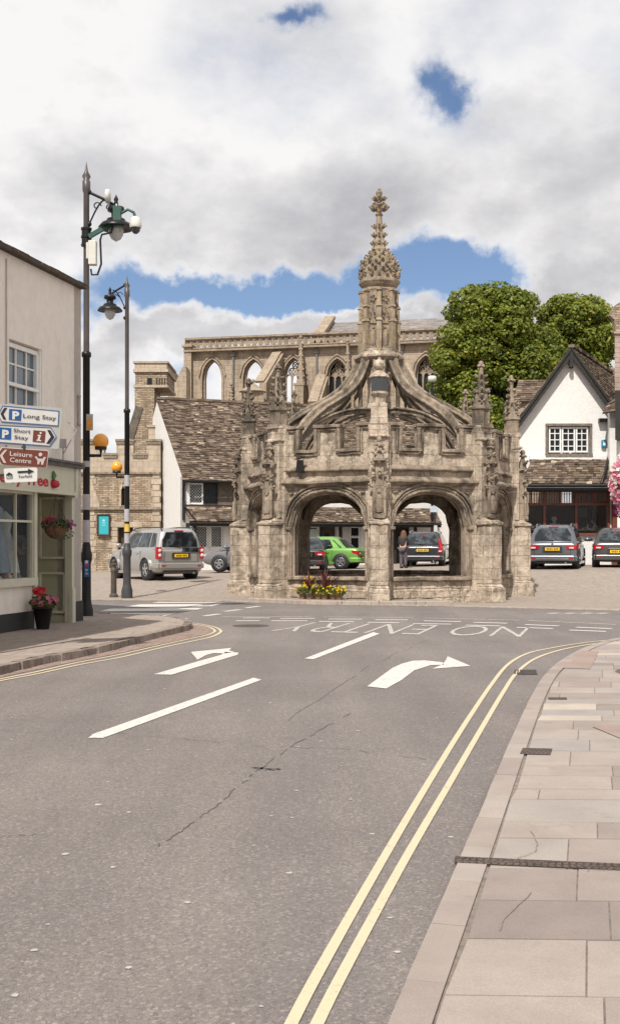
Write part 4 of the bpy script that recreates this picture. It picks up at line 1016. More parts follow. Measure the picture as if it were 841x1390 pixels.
# shop name, then the cherry
sE = facd(66, .134); sS = facd(-22, .134)
tm = text_on('Cherry Tree', 1, SA+SU*sS+SNR*.134+Vector((0,0,2.665)), -SU, (0,0,1), .022, (sS-sE), .20, .006); tm.build('lettering', cherry_red, fs)
m = MB(); c = SA+SU*facd(73,.15)+SNR*.15+Vector((0,0,2.72)); m.blob(c, .085, 10, sc=(1,1,1)); m.blob(c-SU*.09, .075, 8); m.build('cherry_emblem', cherry_red, fs)
m = MB(); m.plate([c+SU*0+Vector((0,0,.07))+SNR*.02, c-SU*.09+Vector((0,0,.16))+SNR*.02, c+SU*.02+Vector((0,0,.24))+SNR*.02, c+SU*.05+Vector((0,0,.12))+SNR*.02], SNR, .02); m.build('leaf_emblem', cherry_green, fs)
# recess: floor, back, far jamb panel facing the camera, soffit, door
m = MB(); a = SA+SU*s_d0; b = SA+SU*s_d1; D = .80
m.plate([a-SNR*.03, a-SNR*D, a-SNR*D+Vector((0,0,2.62)), a-SNR*.03+Vector((0,0,2.62))], SU, .08)
pbd = MB()
for (x0, x1, z0, z1) in ((.14,.66,.30,1.05), (.14,.66,1.35,2.50)):
    for zz in (z0, z1): pbd.beam(a-SNR*x0+SU*.02+Vector((0,0,zz)), a-SNR*x1+SU*.02+Vector((0,0,zz)), .05, .04)
    for xx in (x0, x1): pbd.beam(a-SNR*xx+SU*.021+Vector((0,0,z0)), a-SNR*xx+SU*.021+Vector((0,0,z1)), .04, .05, SNR)
m.beam(a-SNR*.02+SU*.012+Vector((0,0,.12)), a-SNR*D+SU*.012+Vector((0,0,.12)), .03, .2)
jp = m.build('door_jamb_panel', olive2, shop); pbd.build('panel_moulding', plain('pale_sage_bead', (.60,.58,.44), .5), jp)
m = MB(); m.plate([a-SNR*D, b-SNR*D, b-SNR*D+Vector((0,0,2.62)), a-SNR*D+Vector((0,0,2.62))], SNR, .06); dr = m.build('door', olive2, shop)
m = MB(); mid = a.lerp(b, .5); m.plate([a.lerp(b,.2)-SNR*(D-.012)+Vector((0,0,.9)), a.lerp(b,.8)-SNR*(D-.012)+Vector((0,0,.9)), a.lerp(b,.8)-SNR*(D-.012)+Vector((0,0,2.1)), a.lerp(b,.2)-SNR*(D-.012)+Vector((0,0,2.1))], SNR, .01); m.build('pane', pane, dr)
m = MB(); m.blob(a.lerp(b,.88)-SNR*(D-.06)+Vector((0,0,1.05)), .035, 8); m.build('handle', chrome, dr)
m = MB(); m.plate([a+Vector((0,0,2.62)), b+Vector((0,0,2.62)), b-SNR*D+Vector((0,0,2.62)), a-SNR*D+Vector((0,0,2.62))], (0,0,-1), .04); m.plate([a+Vector((0,0,.10)), b+Vector((0,0,.10)), b-SNR*D+Vector((0,0,.10)), a-SNR*D+Vector((0,0,.10))], (0,0,1), .06); m.build('doorway_surround', cream_render, shop)
m = MB(); m.plate([b+Vector((0,0,1.02)), b-SNR*.8+Vector((0,0,1.02)), b-SNR*.8+Vector((0,0,2.5)), b+Vector((0,0,2.5))], -SU, .02); m.build('window_return', pane, shop)
m = MB(); m.plate([b, b-SNR*.8, b-SNR*.8+Vector((0,0,1.02)), b+Vector((0,0,1.02))], -SU, .05); m.build('riser_return', olive2, shop)
# display room behind the shop window
m = MB(); e = SA+SU*(LF-.4)
m.plate([b+SU*.05-SNR*1.6, e-SNR*1.6, e-SNR*1.6+Vector((0,0,2.7)), b+SU*.05-SNR*1.6+Vector((0,0,2.7))], SNR, .05); m.plate([b+SU*.05-SNR*.1+Vector((0,0,.9)), e-SNR*.1+Vector((0,0,.9)), e-SNR*1.6+Vector((0,0,.9)), b+SU*.05-SNR*1.6+Vector((0,0,.9))], (0,0,1), .05); m.plate([b+SU*.05-SNR*.1+Vector((0,0,2.68)), e-SNR*.1+Vector((0,0,2.68)), e-SNR*1.6+Vector((0,0,2.68)), b+SU*.05-SNR*1.6+Vector((0,0,2.68))], (0,0,-1), .05)
m.plate([e-SNR*.1, e-SNR*1.6, e-SNR*1.6+Vector((0,0,2.7)), e-SNR*.1+Vector((0,0,2.7))], -SU, .05)
m.build('display_room', plain('display_room_wall', (.38,.33,.29), .9, var=.3, scale=2), shop)
m = MB()   # upper window reveal blocks & sash
wo = window(shop, SA, SU, SNR, s_win0+.04, s_win1-.04, 3.70, 5.12, 3, 4, None, sash_glass, .075, .028, -.09, False, 'sash_window')
q = MB(); slab(q, s_win0-.06, s_win1+.06, 3.60, 3.67, -.1, .06); q.build('sill', plain('window_sill_stone', (.5,.45,.38), .8), wo)
q = MB(); slab(q, s_win0+.05, s_win1-.05, 4.37, 4.43, -.11, -.03); slab(q, s_win0-.02, s_win0+.05, 3.66, 5.16, -.12, -.02); slab(q, s_win1-.05, s_win1+.02, 3.66, 5.16, -.12, -.02); q.build('meeting_rail', white_p, wo)
q = MB()
for i in range(11):
    s = s_win0+.12+i*.1
    if s < s_win1-.1: q.lathe([(.03,3.8),(.035,4.6),(.03,5.05)], tuple(SA+SU*s-SNR*.19)[:2]+(0,), 6)
q.build('curtain', plain('net_curtain', (.45,.45,.45), .9), wo)
m = MB(); p = SA+SU*fac(16.5)+SNR*.03
m.tube([SA+SU*fac(8)+SNR*.02+Vector((0,0,z)) for z in (3.2, 4.5, 6.5)], .012, 6); m.build('cable', plain('cream_cable', (.5,.45,.4), .7), shop)
m = MB(); p = SA+SU*fac(106)+SNR*.03; m.beam(p+Vector((0,0,3.95)), p+Vector((0,0,4.50)), .03, .03); m.blob(p+Vector((0,0,4.5)), .04, 6); m.blob(p+Vector((0,0,3.95)), .04, 6); m.build('tie_bar', plain('painted_iron', (.42,.38,.33), .7), shop)
m = MB(); p = SA+SU*fac(78)+SNR*.12   # old sign bracket and box on the cornice
m.tube([p+Vector((0,0,3.17)), p+Vector((0,0,3.55))], .012, 6); m.tube([p+Vector((0,0,3.3)), p+SNR*.28+Vector((0,0,3.75)), p+SNR*.1+Vector((0,0,3.9))], .010, 6); m.box(tuple(p)[:2]+(3.50,), (.12,.12,.16), .2); m.build('bracket', plain('grey_bracket', (.35,.33,.32), .6), shop)
# things in the shop window
def dress(s, d, z0, h, col, name, label):
    t = thing(name, label, 'dress', tuple(SA+SU*s-SNR*d+Vector((0,0,z0))))
    m = MB(); m.lathe([(.02,0),(.02,h*.15)], n=8); m.lathe([(.16,0),(.16,.015),(.02,.02)], n=12); m.build('stand', white_p, t)
    m = MB(); pr = [(.27,h*.12),(.23,h*.35),(.16,h*.58),(.115,h*.68),(.14,h*.78),(.16,h*.88),(.08,h*.93),(.05,h*.96)]
    m.lathe(pr, n=20, sxy=(1,.7)); 
    for i, v in enumerate(m.v): a = atan2(v[1], v[0]); k = 1+.10*sin(a*7)*max(0, 1-v[2]/(h*.6)); m.v[i] = (v[0]*k, v[1]*k, v[2])
    m.build('gown', plain(name+'_cloth', col, .85, var=.15, scale=9), t); return t
dress(fac(17), .35, .95, 1.45, (.20,.27,.33), 'long_dress', 'long blue-grey dress on a stand behind the lower shop window panes')
dress(fac(33), .40, .95, 1.30, (.42,.47,.45), 'pale_dress', 'pale mint dress displayed beside the heart wreath in the shop window')
wr = MB(); P = []; c = SA+SU*fac(36)-SNR*.12+Vector((0,0,1.62))
for i in range(41): t = 2*pi*i/40; P.append(c-SU*(.16*sin(t)**3)+Vector((0,0,(.13*cos(t)-.05*cos(2*t)-.02*cos(3*t)))*1) if False else c-SU*(.15*sin(t)**3)+Vector((0,0,.155*cos(t)-.055*cos(2*t)-.02*cos(3*t))))
wr.tube(P, .028, 6); 
for p in P[::1]: wr.blob(p+Vector((R.uniform(-.02,.02), R.uniform(-.02,.02), R.uniform(-.02,.02))), .028, 5, jit=.3)
tag(wr.build('heart_wreath', plain('dark_wicker', (.035,.03,.028), .9)), 'dark heart-shaped wicker wreath hanging in the shop window', 'wreath')
for i in range(9):
    s = fac(40)+i*.16; c = SA+SU*s-SNR*.22; r = R.uniform(.04, .07); h = R.uniform(.1, .26); m = MB()
    m.lathe([(r*.7,.955),(r,.955+h*.3),(r*.9,.955+h*.7),(r*.45,.955+h*.85),(r*.5,.955+h)], tuple(c)[:2]+(0,), 10)
    if i % 2: m.blob((c.x,c.y,.955+h+.05), .05, 8, jit=.2)
    cn, cc = [('blue',(.12,.22,.34)),('orange',(.45,.2,.06)),('cream',(.55,.5,.42)),('red',(.35,.08,.06)),('white',(.6,.6,.6)),('brown',(.2,.13,.09)),('turquoise',(.1,.3,.33)),('pink',(.5,.25,.28)),('grey',(.25,.25,.26))][i]
    tag(m.build('ornament', plain('ornament_'+cn, cc, .5)), f'small {cn} ornament on the shop window ledge', 'ornament', 'ornaments on the shop window ledge')
# neighbouring building on the near side of the shop (only its shade falls in view)
nb = thing('street_house', 'taller cream house nearer the viewer than the shop, shading the left footway', 'house', (-5.1, 15.4, 0), world_mode=True)
NA = Vector((-4.95, 15.6, 0)); m = MB(); Ln = 13
m.arch_wall(NA, SU, SNR, .4, Ln, -.1, 8.0, [(2+i*3.6, 3.1+i*3.6, z, flat(z+1.5)) for i in range(3) for z in (4.6,)]); m.plate([NA, NA-SNR*7, NA-SNR*7+Vector((0,0,8)), NA-SNR*3.5+Vector((0,0,10)), NA+Vector((0,0,8))], SD, .3); m.build('wall', cream_render, nb)
m = MB(); tiles(m, NA+SU*Ln+SNR*.2+Vector((0,0,7.95)), NA+SNR*.2+Vector((0,0,7.95)), NA-SNR*3.5+Vector((0,0,10)), NA+SU*Ln-SNR*3.5+Vector((0,0,10)), .3, .4, .05); m.build('roof', stone_tile, nb)
for i in range(3): window(nb, NA, SU, SNR, 2.03+i*3.6, 3.07+i*3.6, 4.65, 6.05, 2, 4, None, pane, .06, .025, -.1)

# ---------------------------------------------------------------- gatehouse with battlements
GY = 55.2; gx1 = Xp(217.5, GY); gx0 = -18; gate = thing('battlemented_gatehouse', 'low rubble stone gatehouse with battlements behind the silver off-roader', 'building', ((gx0+gx1)/2, GY, .3), world_mode=True)
zt_hi = Zp(599, GY); zt_lo = Zp(618, GY)
Xo = lambda px: Xp(px, GY)-gx0
crn = [(Xo(141), Xo(158)), (Xo(181), Xo(199))]; crn = [(x-c[0]*0, y) for c in [(0,)] for x, y in crn]+[(Xo(141)-2.6, Xo(158)-2.6)]
def gtop(q):
    for a, b in crn:
        if a < q < b: return zt_lo
    return zt_hi
def pointed(s0, s1, spring, apex):
    def f(q):
        t = min(1, abs((q-(s0+s1)/2)/((s1-s0)/2))); return spring+(apex-spring)*sqrt(max(0, 1-((t+.45)/1.45)**2))/sqrt(1-(.45/1.45)**2)
    return f
dl0, dl1 = Xo(160), Xo(181); ll0, ll1 = Xo(165.2), Xo(169.8)
m = MB(); GO = Vector((gx0, GY, 0)); GN = (0,-1,0); GU = (1,0,0); brk = sorted([x for c in crn for x in c])
zs = Zp(642, GY); zm = Zp(690, GY)
m.arch_wall(GO, GU, GN, .6, gx1-gx0, -.3, zm, [(dl0, dl1, .2, flat(Zp(716, GY)))], [])
m.arch_wall(GO, GU, GN, .6, gx1-gx0, zm, zs, [(ll0, ll1, Zp(686, GY), pointed(ll0, ll1, Zp(664, GY), Zp(656, GY)))], [])
m.build('wall', rubble, gate)
m = MB(); m.arch_wall(GO+Vector((0,.05,0)), GU, GN, .5, gx1-gx0, zs, gtop, [], brk); m.build('battlement', ashlar, gate)
m = MB(); L = gx1-gx0; ev = [0]+brk+[L]
for a, b in zip(ev, ev[1:]):
    z = gtop((a+b)/2); m.beam(GO+Vector((a-.05, .28, z+.05)), GO+Vector((b+.05, .28, z+.05)), .66, .12); m.beam(GO+Vector((a-.02, .02, z-.08)), GO+Vector((b+.02, .02, z-.08)), .08, .08)
m.beam(GO+Vector((0,-.0,zs)), GO+Vector((L,-.0,zs)), .22, .10); m.beam(GO+Vector((0,-.02,zm)), GO+Vector((L,-.02,zm)), .24, .12)
m.build('string_course', plain('weathered_string', (.24,.20,.15), .9, var=.4, scale=6, bump=.5), gate)
m = MB()
for s in (dl0, dl1): 
    z = .2; k = 0
    while z < Zp(716, GY): w = .30 if k % 2 else .48; c = s+(-w/2 if s == dl0 else w/2); m.box((gx0+c, GY+.0, z+.14), (w, .07, .27)); z += .29; k += 1
m.box((gx0+(dl0+dl1)/2, GY, Zp(716, GY)+.14), (dl1-dl0+.9, .09, .28))
for px in (124, 212):
    z = .2; k = 0
    while z < zs-.2: w = .35 if k % 2 else .5; m.box((Xp(px, GY), GY, z+.15), (w, .06, .29)); z += .31; k += 1
for i in range(9):   # lancet surround
    t = i/8
for sg in (-1, 1): m.beam((gx0+(ll0+ll1)/2+sg*.14, GY-.02, Zp(688, GY)), (gx0+(ll0+ll1)/2+sg*.14, GY-.02, Zp(664, GY)), .13, .08, (1,0,0)); m.beam((gx0+(ll0+ll1)/2+sg*.14, GY-.02, Zp(664, GY)), (gx0+(ll0+ll1)/2, GY-.02, Zp(654.5, GY)), .08, .13)
# raking buttress at the left
m.plate([(Xp(121, GY), GY-.12, Zp(652, GY)), (Xp(125, GY), GY-.12, Zp(652, GY)), (Xp(136, GY), GY-.12, Zp(684, GY)), (Xp(136, GY), GY-.12, Zp(689, GY)), (Xp(121, GY), GY-.12, Zp(689, GY))], GN, .2)
m.build('dressed_stone', ashlar, gate, bevel=.01)
m = MB(); m.plate([(gx0+dl0, GY+.35, .2), (gx0+dl1, GY+.35, .2), (gx0+dl1, GY+.35, 3), (gx0+dl0, GY+.35, 3)], GN, .05); m.build('door', plain('dark_oak_door', (.05,.032,.024), .7, var=.4), gate)
m = MB(); m.plate([(gx0+ll0, GY+.3, Zp(690, GY)), (gx0+ll1, GY+.3, Zp(690, GY)), (gx0+ll1, GY+.3, Zp(650, GY)), (gx0+ll0, GY+.3, Zp(650, GY))], GN, .02); m.build('lancet_window', pane, gate)
# noticeboard on it
nbx0, nbx1 = Xp(133.5, GY), Xp(149.5, GY); nt_ = thing('noticeboard', 'dark framed noticeboard with a teal poster on the gatehouse wall', 'noticeboard', ((nbx0+nbx1)/2, GY-.1, Zp(727, GY)), world_mode=True)
m = MB(); zb0, zb1 = Zp(727, GY), Zp(699, GY)
m.bx(nbx0, nbx1, GY-.10, GY-.02, zb0, zb1); m.build('board', old_wood, nt_)
m = MB(); 
for z in (zb0, zb1): m.box(((nbx0+nbx1)/2, GY-.11, z), (nbx1-nbx0+.06, .08, .06))
for x in (nbx0, nbx1): m.box((x, GY-.112, (zb0+zb1)/2), (.06, .08, zb1-zb0+.05))
m.build('frame', black_wood, nt_)
m = MB(); m.bx(nbx0+.06, nbx1-.06, GY-.112, GY-.10, zb0+.07, zb1-.07); ps = m.build('poster', plain('teal_poster', (.02,.36,.42), .5, var=.05), nt_)
m = MB(); m.lathe([(.06,0),(.06,.004)], ((nbx0+nbx1)/2, GY-.117, zb1-.28), 10, axis='y')
for i, w in enumerate((.22,.16,.2)): m.box(((nbx0+nbx1)/2, GY-.114, zb1-.38-i*.07), (w, .004, .02))
m.build('printed_marks', plain('poster_print', (.3,.6,.62), .5), ps)
# rubble gable and turret behind the battlements
GB = 57.5; gab = thing('rubble_gable_house', 'rubble stone gable with a square stair turret rising behind the battlements', 'building', (Xp(200, GB), GB, .3), world_mode=True)
m = MB(); m.plate([(Xp(172,GB), GB, -.3), (Xp(216,GB), GB, -.3), (Xp(216,GB), GB, Zp(596,GB)), (Xp(207,GB), GB, Zp(553,GB)), (Xp(193,GB), GB, Zp(553,GB)), (Xp(177,GB), GB, Zp(602,GB)), (Xp(172,GB), GB, Zp(608,GB))], (0,-1,0), .5); m.build('gable_wall', rubble, gab)
m = MB(); a = Vector((Xp(192,GB)-.1, GB, Zp(552,GB))); b = Vector((Xp(175,GB)-.1, GB, Zp(607,GB))); m.beam(a, b, .4, .14, (0,-1,0)); m.build('verge_coping', old_wood if False else plain('verge_stone', (.12,.10,.08), .9, var=.4), gab)
q = Vector((Xp(198,54), 53.9, 0))
tur = MB(); TY = 58.0; x0, x1 = Xp(187,TY+1), Xp(213,TY+1)
tur.bx(x0, x1, TY, TY+2.4, 0, Zp(528,TY+1)); tur.bx(x0+.02, x1+.65, TY+.05, TY+3.4, Zp(528,TY+1), Zp(508,TY+1)); tr = tur.build('turret', rubble, gab)
c = MB(); c.bx(x0-.06, x1+.72, TY-.04, TY+3.45, Zp(529.5,TY+1), Zp(526,TY+1)); c.bx(x0-.08, x1+.74, TY-.07, TY+3.5, Zp(509,TY+1), Zp(505,TY+1)); c.bx(x0, x1+.66, TY, TY+3.4, Zp(505,TY+1), Zp(497,TY+1)); c.bx(x0-.08, x1+.74, TY-.07, TY+3.5, Zp(497,TY+1), Zp(494.5,TY+1)); c.build('turret_band', ashlar, tr)
c = MB(); c.bx(Xp(200,TY), Xp(206,TY), TY-.01, TY+.1, Zp(522,TY), Zp(513,TY)); c.build('turret_window', pane, tr)
c = MB()
for i in range(4): c.bx(x1+.1+i*.14, x1+.16+i*.14, TY+.03, TY+.2, Zp(525,TY), Zp(513,TY))
c.build('arrow_slit', dark_in, tr)
c = MB(); c.bx(Xp(203,GB-.1), Xp(212,GB-.1), GB-.5, GB, Zp(597,GB-.1), Zp(581,GB-.1)); c.bx(Xp(201,GB-.1), Xp(214,GB-.1), GB-.55, GB, Zp(581,GB-.1), Zp(578,GB-.1)); c.build('blocked_opening', ashlar, gab)

# ---------------------------------------------------------------- long white cottage row with tiled roof
CU = Vector((.93,.37,0)).normalized(); CN = Vector((CU.y, -CU.x, 0)); C0 = Vector((Xp(248,52), 52, 0)); RL = 17.4
row = thing('cottage_row', 'long white cottage row under a steep stone tiled roof, seen behind the market cross', 'cottage', tuple(C0)[:2]+(.3,), world_mode=True)
EZ = Zp(648,52)+.06; RB = 5.0; RZ = Zp(541,56.5)
def cs(px):      # distance along its front for a picture column
    k = (px-HX)/FOC; return (k*C0.y-C0.x)/(CU.x-k*CU.y)
def cz(px, py): s = cs(px); Y = C0.y+CU.y*s; return Zp(py, Y)
gz_t = 2.62
def cslab(mb, s0, s1, z0, z1, d0, d1, tint=.5):
    a, b = C0+CU*s0, C0+CU*s1; B = [a+CN*d1, b+CN*d1, b+CN*d0, a+CN*d0]
    mb.hexa([p+Vector((0,0,z0)) for p in B], [p+Vector((0,0,z1)) for p in B], tint)
ups = [(.25, 1.0, 3.45, flat(4.45)), (1.05, 2.6, 3.45, flat(4.45))]
shopops = [(cs(264), cs(283), 1.35, flat(2.45)), (cs(285), cs(303), 1.35, flat(2.45)), (cs(417), cs(432.5), 1.1, flat(2.45)), (cs(438), cs(457), .3, flat(2.5)), (cs(474), cs(489), 1.1, flat(2.45)), (cs(536), cs(559), .3, flat(2.5)), (cs(570), cs(571), 1.2, flat(2.2))]
m = MB(); m.arch_wall(C0, CU, CN, .4, RL, 2.6, EZ, [(.2, 2.75, 3.40, flat(4.52)), (cs(537), cs(556), 3.55, flat(4.3))]); m.arch_wall(C0, CU, CN, .4, RL, -.3, 2.6, [o for o in shopops]); m.build('front_wall', white_wall, row)
ridge0 = C0-CN*RB+Vector((0,0,RZ)); 
# left gable wall, bulging slightly past the roof like a parapet
GE = -CN
m = MB(); g0 = C0.copy(); g1 = C0-CN*(RB*2); m.plate([g0+Vector((0,0,-.3)), g0+Vector((0,0,EZ-.12)), C0-CN*RB+Vector((0,0,RZ-.12)), g1+Vector((0,0,EZ)), g1+Vector((0,0,-.3))], -CU, .35); m.build('gable_wall', white_wall, row)
e = C0+CU*RL; m = MB(); m.plate([e+Vector((0,0,-.3)), e+Vector((0,0,EZ)), e-CN*RB+Vector((0,0,RZ)), e-CN*2*RB+Vector((0,0,EZ)), e-CN*2*RB+Vector((0,0,-.3))], CU, .35); m.build('gable_wall', white_wall, row)
m = MB(); zz = Vector((0,0,1)); tiles(m, C0+CN*.35-CU*.05+zz*(EZ-.22), C0+CN*.35+CU*RL+zz*(EZ-.22), ridge0+CU*RL, ridge0-CU*.05, .155, .21, .05)
m.add([C0+CN*.3+zz*(EZ-.24), C0+CN*.3+CU*RL+zz*(EZ-.24), ridge0+CU*RL-zz*.05, ridge0-zz*.05], [(0,1,2,3)], .1)
tiles(m, C0-CN*(RB*2)+CU*RL+zz*EZ, C0-CN*(RB*2)+zz*EZ, ridge0+zz*0, ridge0+CU*RL, .3, .4, .045)
s = 0
while s < RL: e2 = min(RL, s+.42); m.beam(ridge0+CU*s+zz*.05, ridge0+CU*(e2-.012)+zz*.05, .26, .12, tint=R.uniform(.3,.8)); s = e2
m.build('roof', stone_tile, row)
m = MB(); PZ0, PZ1 = 2.62, 3.38
s0p = .1
tiles(m, C0+CN*.85+CU*s0p+zz*PZ0, C0+CN*.85+CU*(cs(588))+zz*PZ0, C0+CN*.02+CU*cs(588)+zz*PZ1, C0+CN*.02+CU*s0p+zz*PZ1, .13, .22, .04)
m.add([C0+CN*.85+CU*s0p+zz*(PZ0-.04), C0+CN*.85+CU*cs(588)+zz*(PZ0-.04), C0+CU*cs(588)+zz*(PZ1-.05), C0+CU*s0p+zz*(PZ1-.05)], [(0,1,2,3)], .1)
m.build('pentice_roof', stone_tile, row)
m = MB(); cslab(m, s0p, cs(588), PZ0-.22, PZ0-.06, .70, .82); cslab(m, s0p, cs(588), PZ0-.10, PZ0-.045, .82, .90)
for s in (s0p+.05, cs(262), cs(404), cs(433.5), cs(459.5), cs(533), cs(561)): cslab(m, s, s+.14, .2, 2.55, .0, .10)
cslab(m, .05, 2.8, 3.34, 3.42, .02, .10); cslab(m, .05, 2.8, 4.50, 4.60, .02, .08); cslab(m, -.03, .08, 2.7, 4.6, .02, .08)
m.build('timber_frame', black_wood, row)
window(row, C0, CU, CN, .30, 1.02, 3.45, 4.45, 1, 1, None, pane, .07, .02, -.1, False, lattice=True)
window(row, C0, CU, CN, 1.04, 1.75, 3.45, 4.45, 1, 1, black_wood, pane, .05, .02, -.12, False, lattice=True)
m = MB(); cslab(m, 1.76, 2.72, 3.43, 4.48, -.16, -.10); m.build('brown_shutter', old_wood, row)
window(row, C0, CU, CN, cs(264)+.02, cs(283)-.02, 1.38, 2.44, 1, 1, None, pane, .06, .02, -.05, True, lattice=True)
window(row, C0, CU, CN, cs(285)+.02, cs(303)-.02, 1.38, 2.44, 1, 1, None, pane, .06, .02, -.05, True, lattice=True)
w = window(row, C0, CU, CN, cs(417)+.02, cs(432.5)-.02, 1.12, 2.44, 1, 1, None, pane, .07, .02, -.05, True)
m = MB(); cslab(m, cs(419), cs(431), 1.25, 2.3, -.085, -.075); m.build('window_notice', plain('pale_window_poster', (.5,.58,.52), .6, var=.1), w)
w = window(row, C0, CU, CN, cs(474)+.02, cs(489)-.02, 1.12, 2.44, 1, 1, None, pane, .07, .02, -.05, True)
m = MB()
for i in range(5): cslab(m, cs(476.5)+i*.09, cs(476.5)+i*.09+.07, 1.86, 1.95+.03*(i % 2), -.078, -.07)
m.build('window_sign', white_p, w)
window(row, C0, CU, CN, cs(537)+.02, cs(556)-.02, 3.58, 4.28, 2, 1, None, pane, .06, .02, -.1)
m = MB(); cslab(m, cs(438)+.0, cs(457), .3, 2.5, -.35, -.28); dd = m.build('door', plain('brown_door', (.07,.045,.03), .6, var=.3), row)
m = MB(); cslab(m, cs(443), cs(450), 1.35, 2.1, -.28, -.27); m.build('pane', pane, dd)
m = MB(); cslab(m, cs(536), cs(559), .3, 2.5, -.42, -.36); m.build('door', dark_in, row)
m = MB(); cslab(m, cs(459.5)+.14, cs(473), 1.2, 2.45, .01, .04); 
for i in range(6): cslab(m, cs(460)+.16+i*.09, cs(460)+.18+i*.09, 1.2, 2.45, .04, .055)
m.build('shutter', plain('pale_grey_shutter', (.55,.55,.53), .6), row)
m = MB(); P = [C0+CU*.02+CN*.2+zz*(EZ-.25), C0+CU*.0+CN*.1+zz*(EZ-.45), C0+CU*.03+CN*.08+zz*3.4, C0+CU*.4+CN*.9+zz*2.6, C0+CU*.42+CN*.75+zz*2.3, C0+CU*.42+CN*.12+zz*2.1, C0+CU*.42+CN*.12+zz*.4]
m.tube(P, .05, 7); m.tube([C0+CU*.0+CN*.42+zz*(EZ-.26), C0+CU*RL+CN*.42+zz*(EZ-.26)], .06, 7); m.build('gutter_pipe', black_paint, row)

# ---------------------------------------------------------------- abbey
AL = Vector((Xp(252,97.6), 97.6, 0)); AR = Vector((Xp(640,92.2), 92.2, 0)); AUv = (AR-AL).normalized(); AN = Vector((AUv.y, -AUv.x, 0)); AW = (AR-AL).length
abbey = thing('ruined_abbey', 'huge stone abbey with ruined pointed windows and pierced parapet rising behind the cottages', 'abbey', tuple((AL+AR)/2)[:2]+(.4,), world_mode=True)
def as_(px): k = (px-HX)/FOC; return (k*AL.y-AL.x)/(AUv.x-k*AUv.y)
def az(px, py): s = as_(px); return Zp(py, AL.y+AUv.y*s)
ATOP = az(255, 472); AST = ATOP-.0
def pt(s0, s1, spring, apex): return pointed(s0, s1, spring, apex)
ops = []; wl = [(274.5,302,488), (330,358.5,488), (385,412,486), (443,472,487), (500,528,486), (563,592,483)]
for i, (a, b, yt) in enumerate(wl):
    s0, s1 = as_(a), as_(b); ops.append((s0, s1, az(a, 580), pt(s0, s1, az(a, yt+24), az(a, yt))))
WZ = az(255, 478)
m = MB(); m.arch_wall(AL, AUv, AN, 1.2, AW, 0, WZ, ops); m.build('wall', abbey_stone, abbey)
m = MB()
for i, o in enumerate(ops):
    s0, s1, zb, f = o
    for offs, dn, w_ in ((.05,.04,.14), (.28,.10,.12), (-.10,-.35,.16)):
        P = [AL+AUv*(s0-offs)+AN*dn+zz*zb]
        for j in range(15): q = s0-offs+(s1-s0+2*offs)*j/14; qq = s0+(s1-s0)*j/14; P.append(AL+AUv*q+AN*dn+zz*(f(qq)+offs*(.2+.8*(1-abs(j/7-1)))*1.15))
        P.append(AL+AUv*(s1+offs)+AN*dn+zz*zb)
        if offs == .28: P = P[5:-5] if False else P[1:-1]
        m.sweep(P, w_, w_, AN)
m.build('window_moulding', abbey_trim, abbey)
for i in (2, 3, 4, 5):     # tracery, ruined in the third window
    s0, s1, zb, f = ops[i]; c = (s0+s1)/2; w_ = s1-s0; t = MB(); sp_ = f(s0+.02)
    zsp = az(wl[i][0], wl[i][2]+24)
    for k in (-1, 1) if i > 2 else (-1,):
        t.beam(AL+AUv*(c+k*w_/6)-AN*.6+zz*zb, AL+AUv*(c+k*w_/6)-AN*.6+zz*(zsp+.3), .13, .13, AUv)
    for k in range(-1, 2):
        cc = c+k*w_/3*.92; P = [AL+AUv*(cc+w_/6*sin(a))-AN*.6+zz*(zsp-.3+.45*cos(a)) for a in [(-pi/2+pi*j/8) for j in range(9)]]
        if i > 2 or k < 1: t.sweep(P, .12, .12, AN)
    for (dx, dz, r) in ((-.17,.42,.3), (.17,.42,.3), (0,.95,.28)):
        P = [AL+AUv*(c+dx*w_+r*cos(a)*.8)-AN*.6+zz*(zsp+dz+r*sin(a)) for a in [2*pi*j/10 for j in range(11)]]; t.sweep(P, .10, .12, AN)
        for a in (0, pi/2): t.beam(AL+AUv*(c+dx*w_+r*.8*cos(a+pi/4))-AN*.6+zz*(zsp+dz+r*sin(a+pi/4)), AL+AUv*(c+dx*w_-r*.8*cos(a+pi/4))-AN*.6+zz*(zsp+dz-r*sin(a+pi/4)), .07, .08, AN)
    t.build('window_tracery', abbey_trim, abbey)
    if i > 2:
        g = MB(); g.plate([AL+AUv*s0-AN*.7+zz*zb, AL+AUv*s1-AN*.7+zz*zb, AL+AUv*s1-AN*.7+zz*f((s0+s1)/2), AL+AUv*s0-AN*.7+zz*f((s0+s1)/2)], AN, .05); g.build('window_glass', pane, abbey)
# pierced parapet
m = MB(); H = ATOP-WZ
m.beam(AL+AN*.15+zz*WZ, AR+AN*.15+zz*WZ, .9, .16); m.beam(AL+AN*.2+zz*(WZ+.22), AR+AN*.2+zz*(WZ+.22), .5, .10); 
def rail(z, w_, h_):
    m.beam(AL+zz*z, AR+zz*z, w_, h_)
T = WZ+1.12; rail(T, .55, .16); rail(T-.14, .35, .08); n = 44
for i in range(n):
    a = AW*i/n; b = AW*(i+1)/n; lo, hi = WZ+.28, T-.16
    m.beam(AL+AUv*a+zz*lo, AL+AUv*(a+b)/2+zz*hi, .22, .10, AN); m.beam(AL+AUv*(a+b)/2+zz*hi, AL+AUv*b+zz*lo, .22, .10, AN); m.beam(AL+AUv*a+zz*lo, AL+AUv*a+zz*hi, .10, .22, AN)
m.build('pierced_parapet', abbey_trim, abbey)
m = MB(); a0 = as_(262)
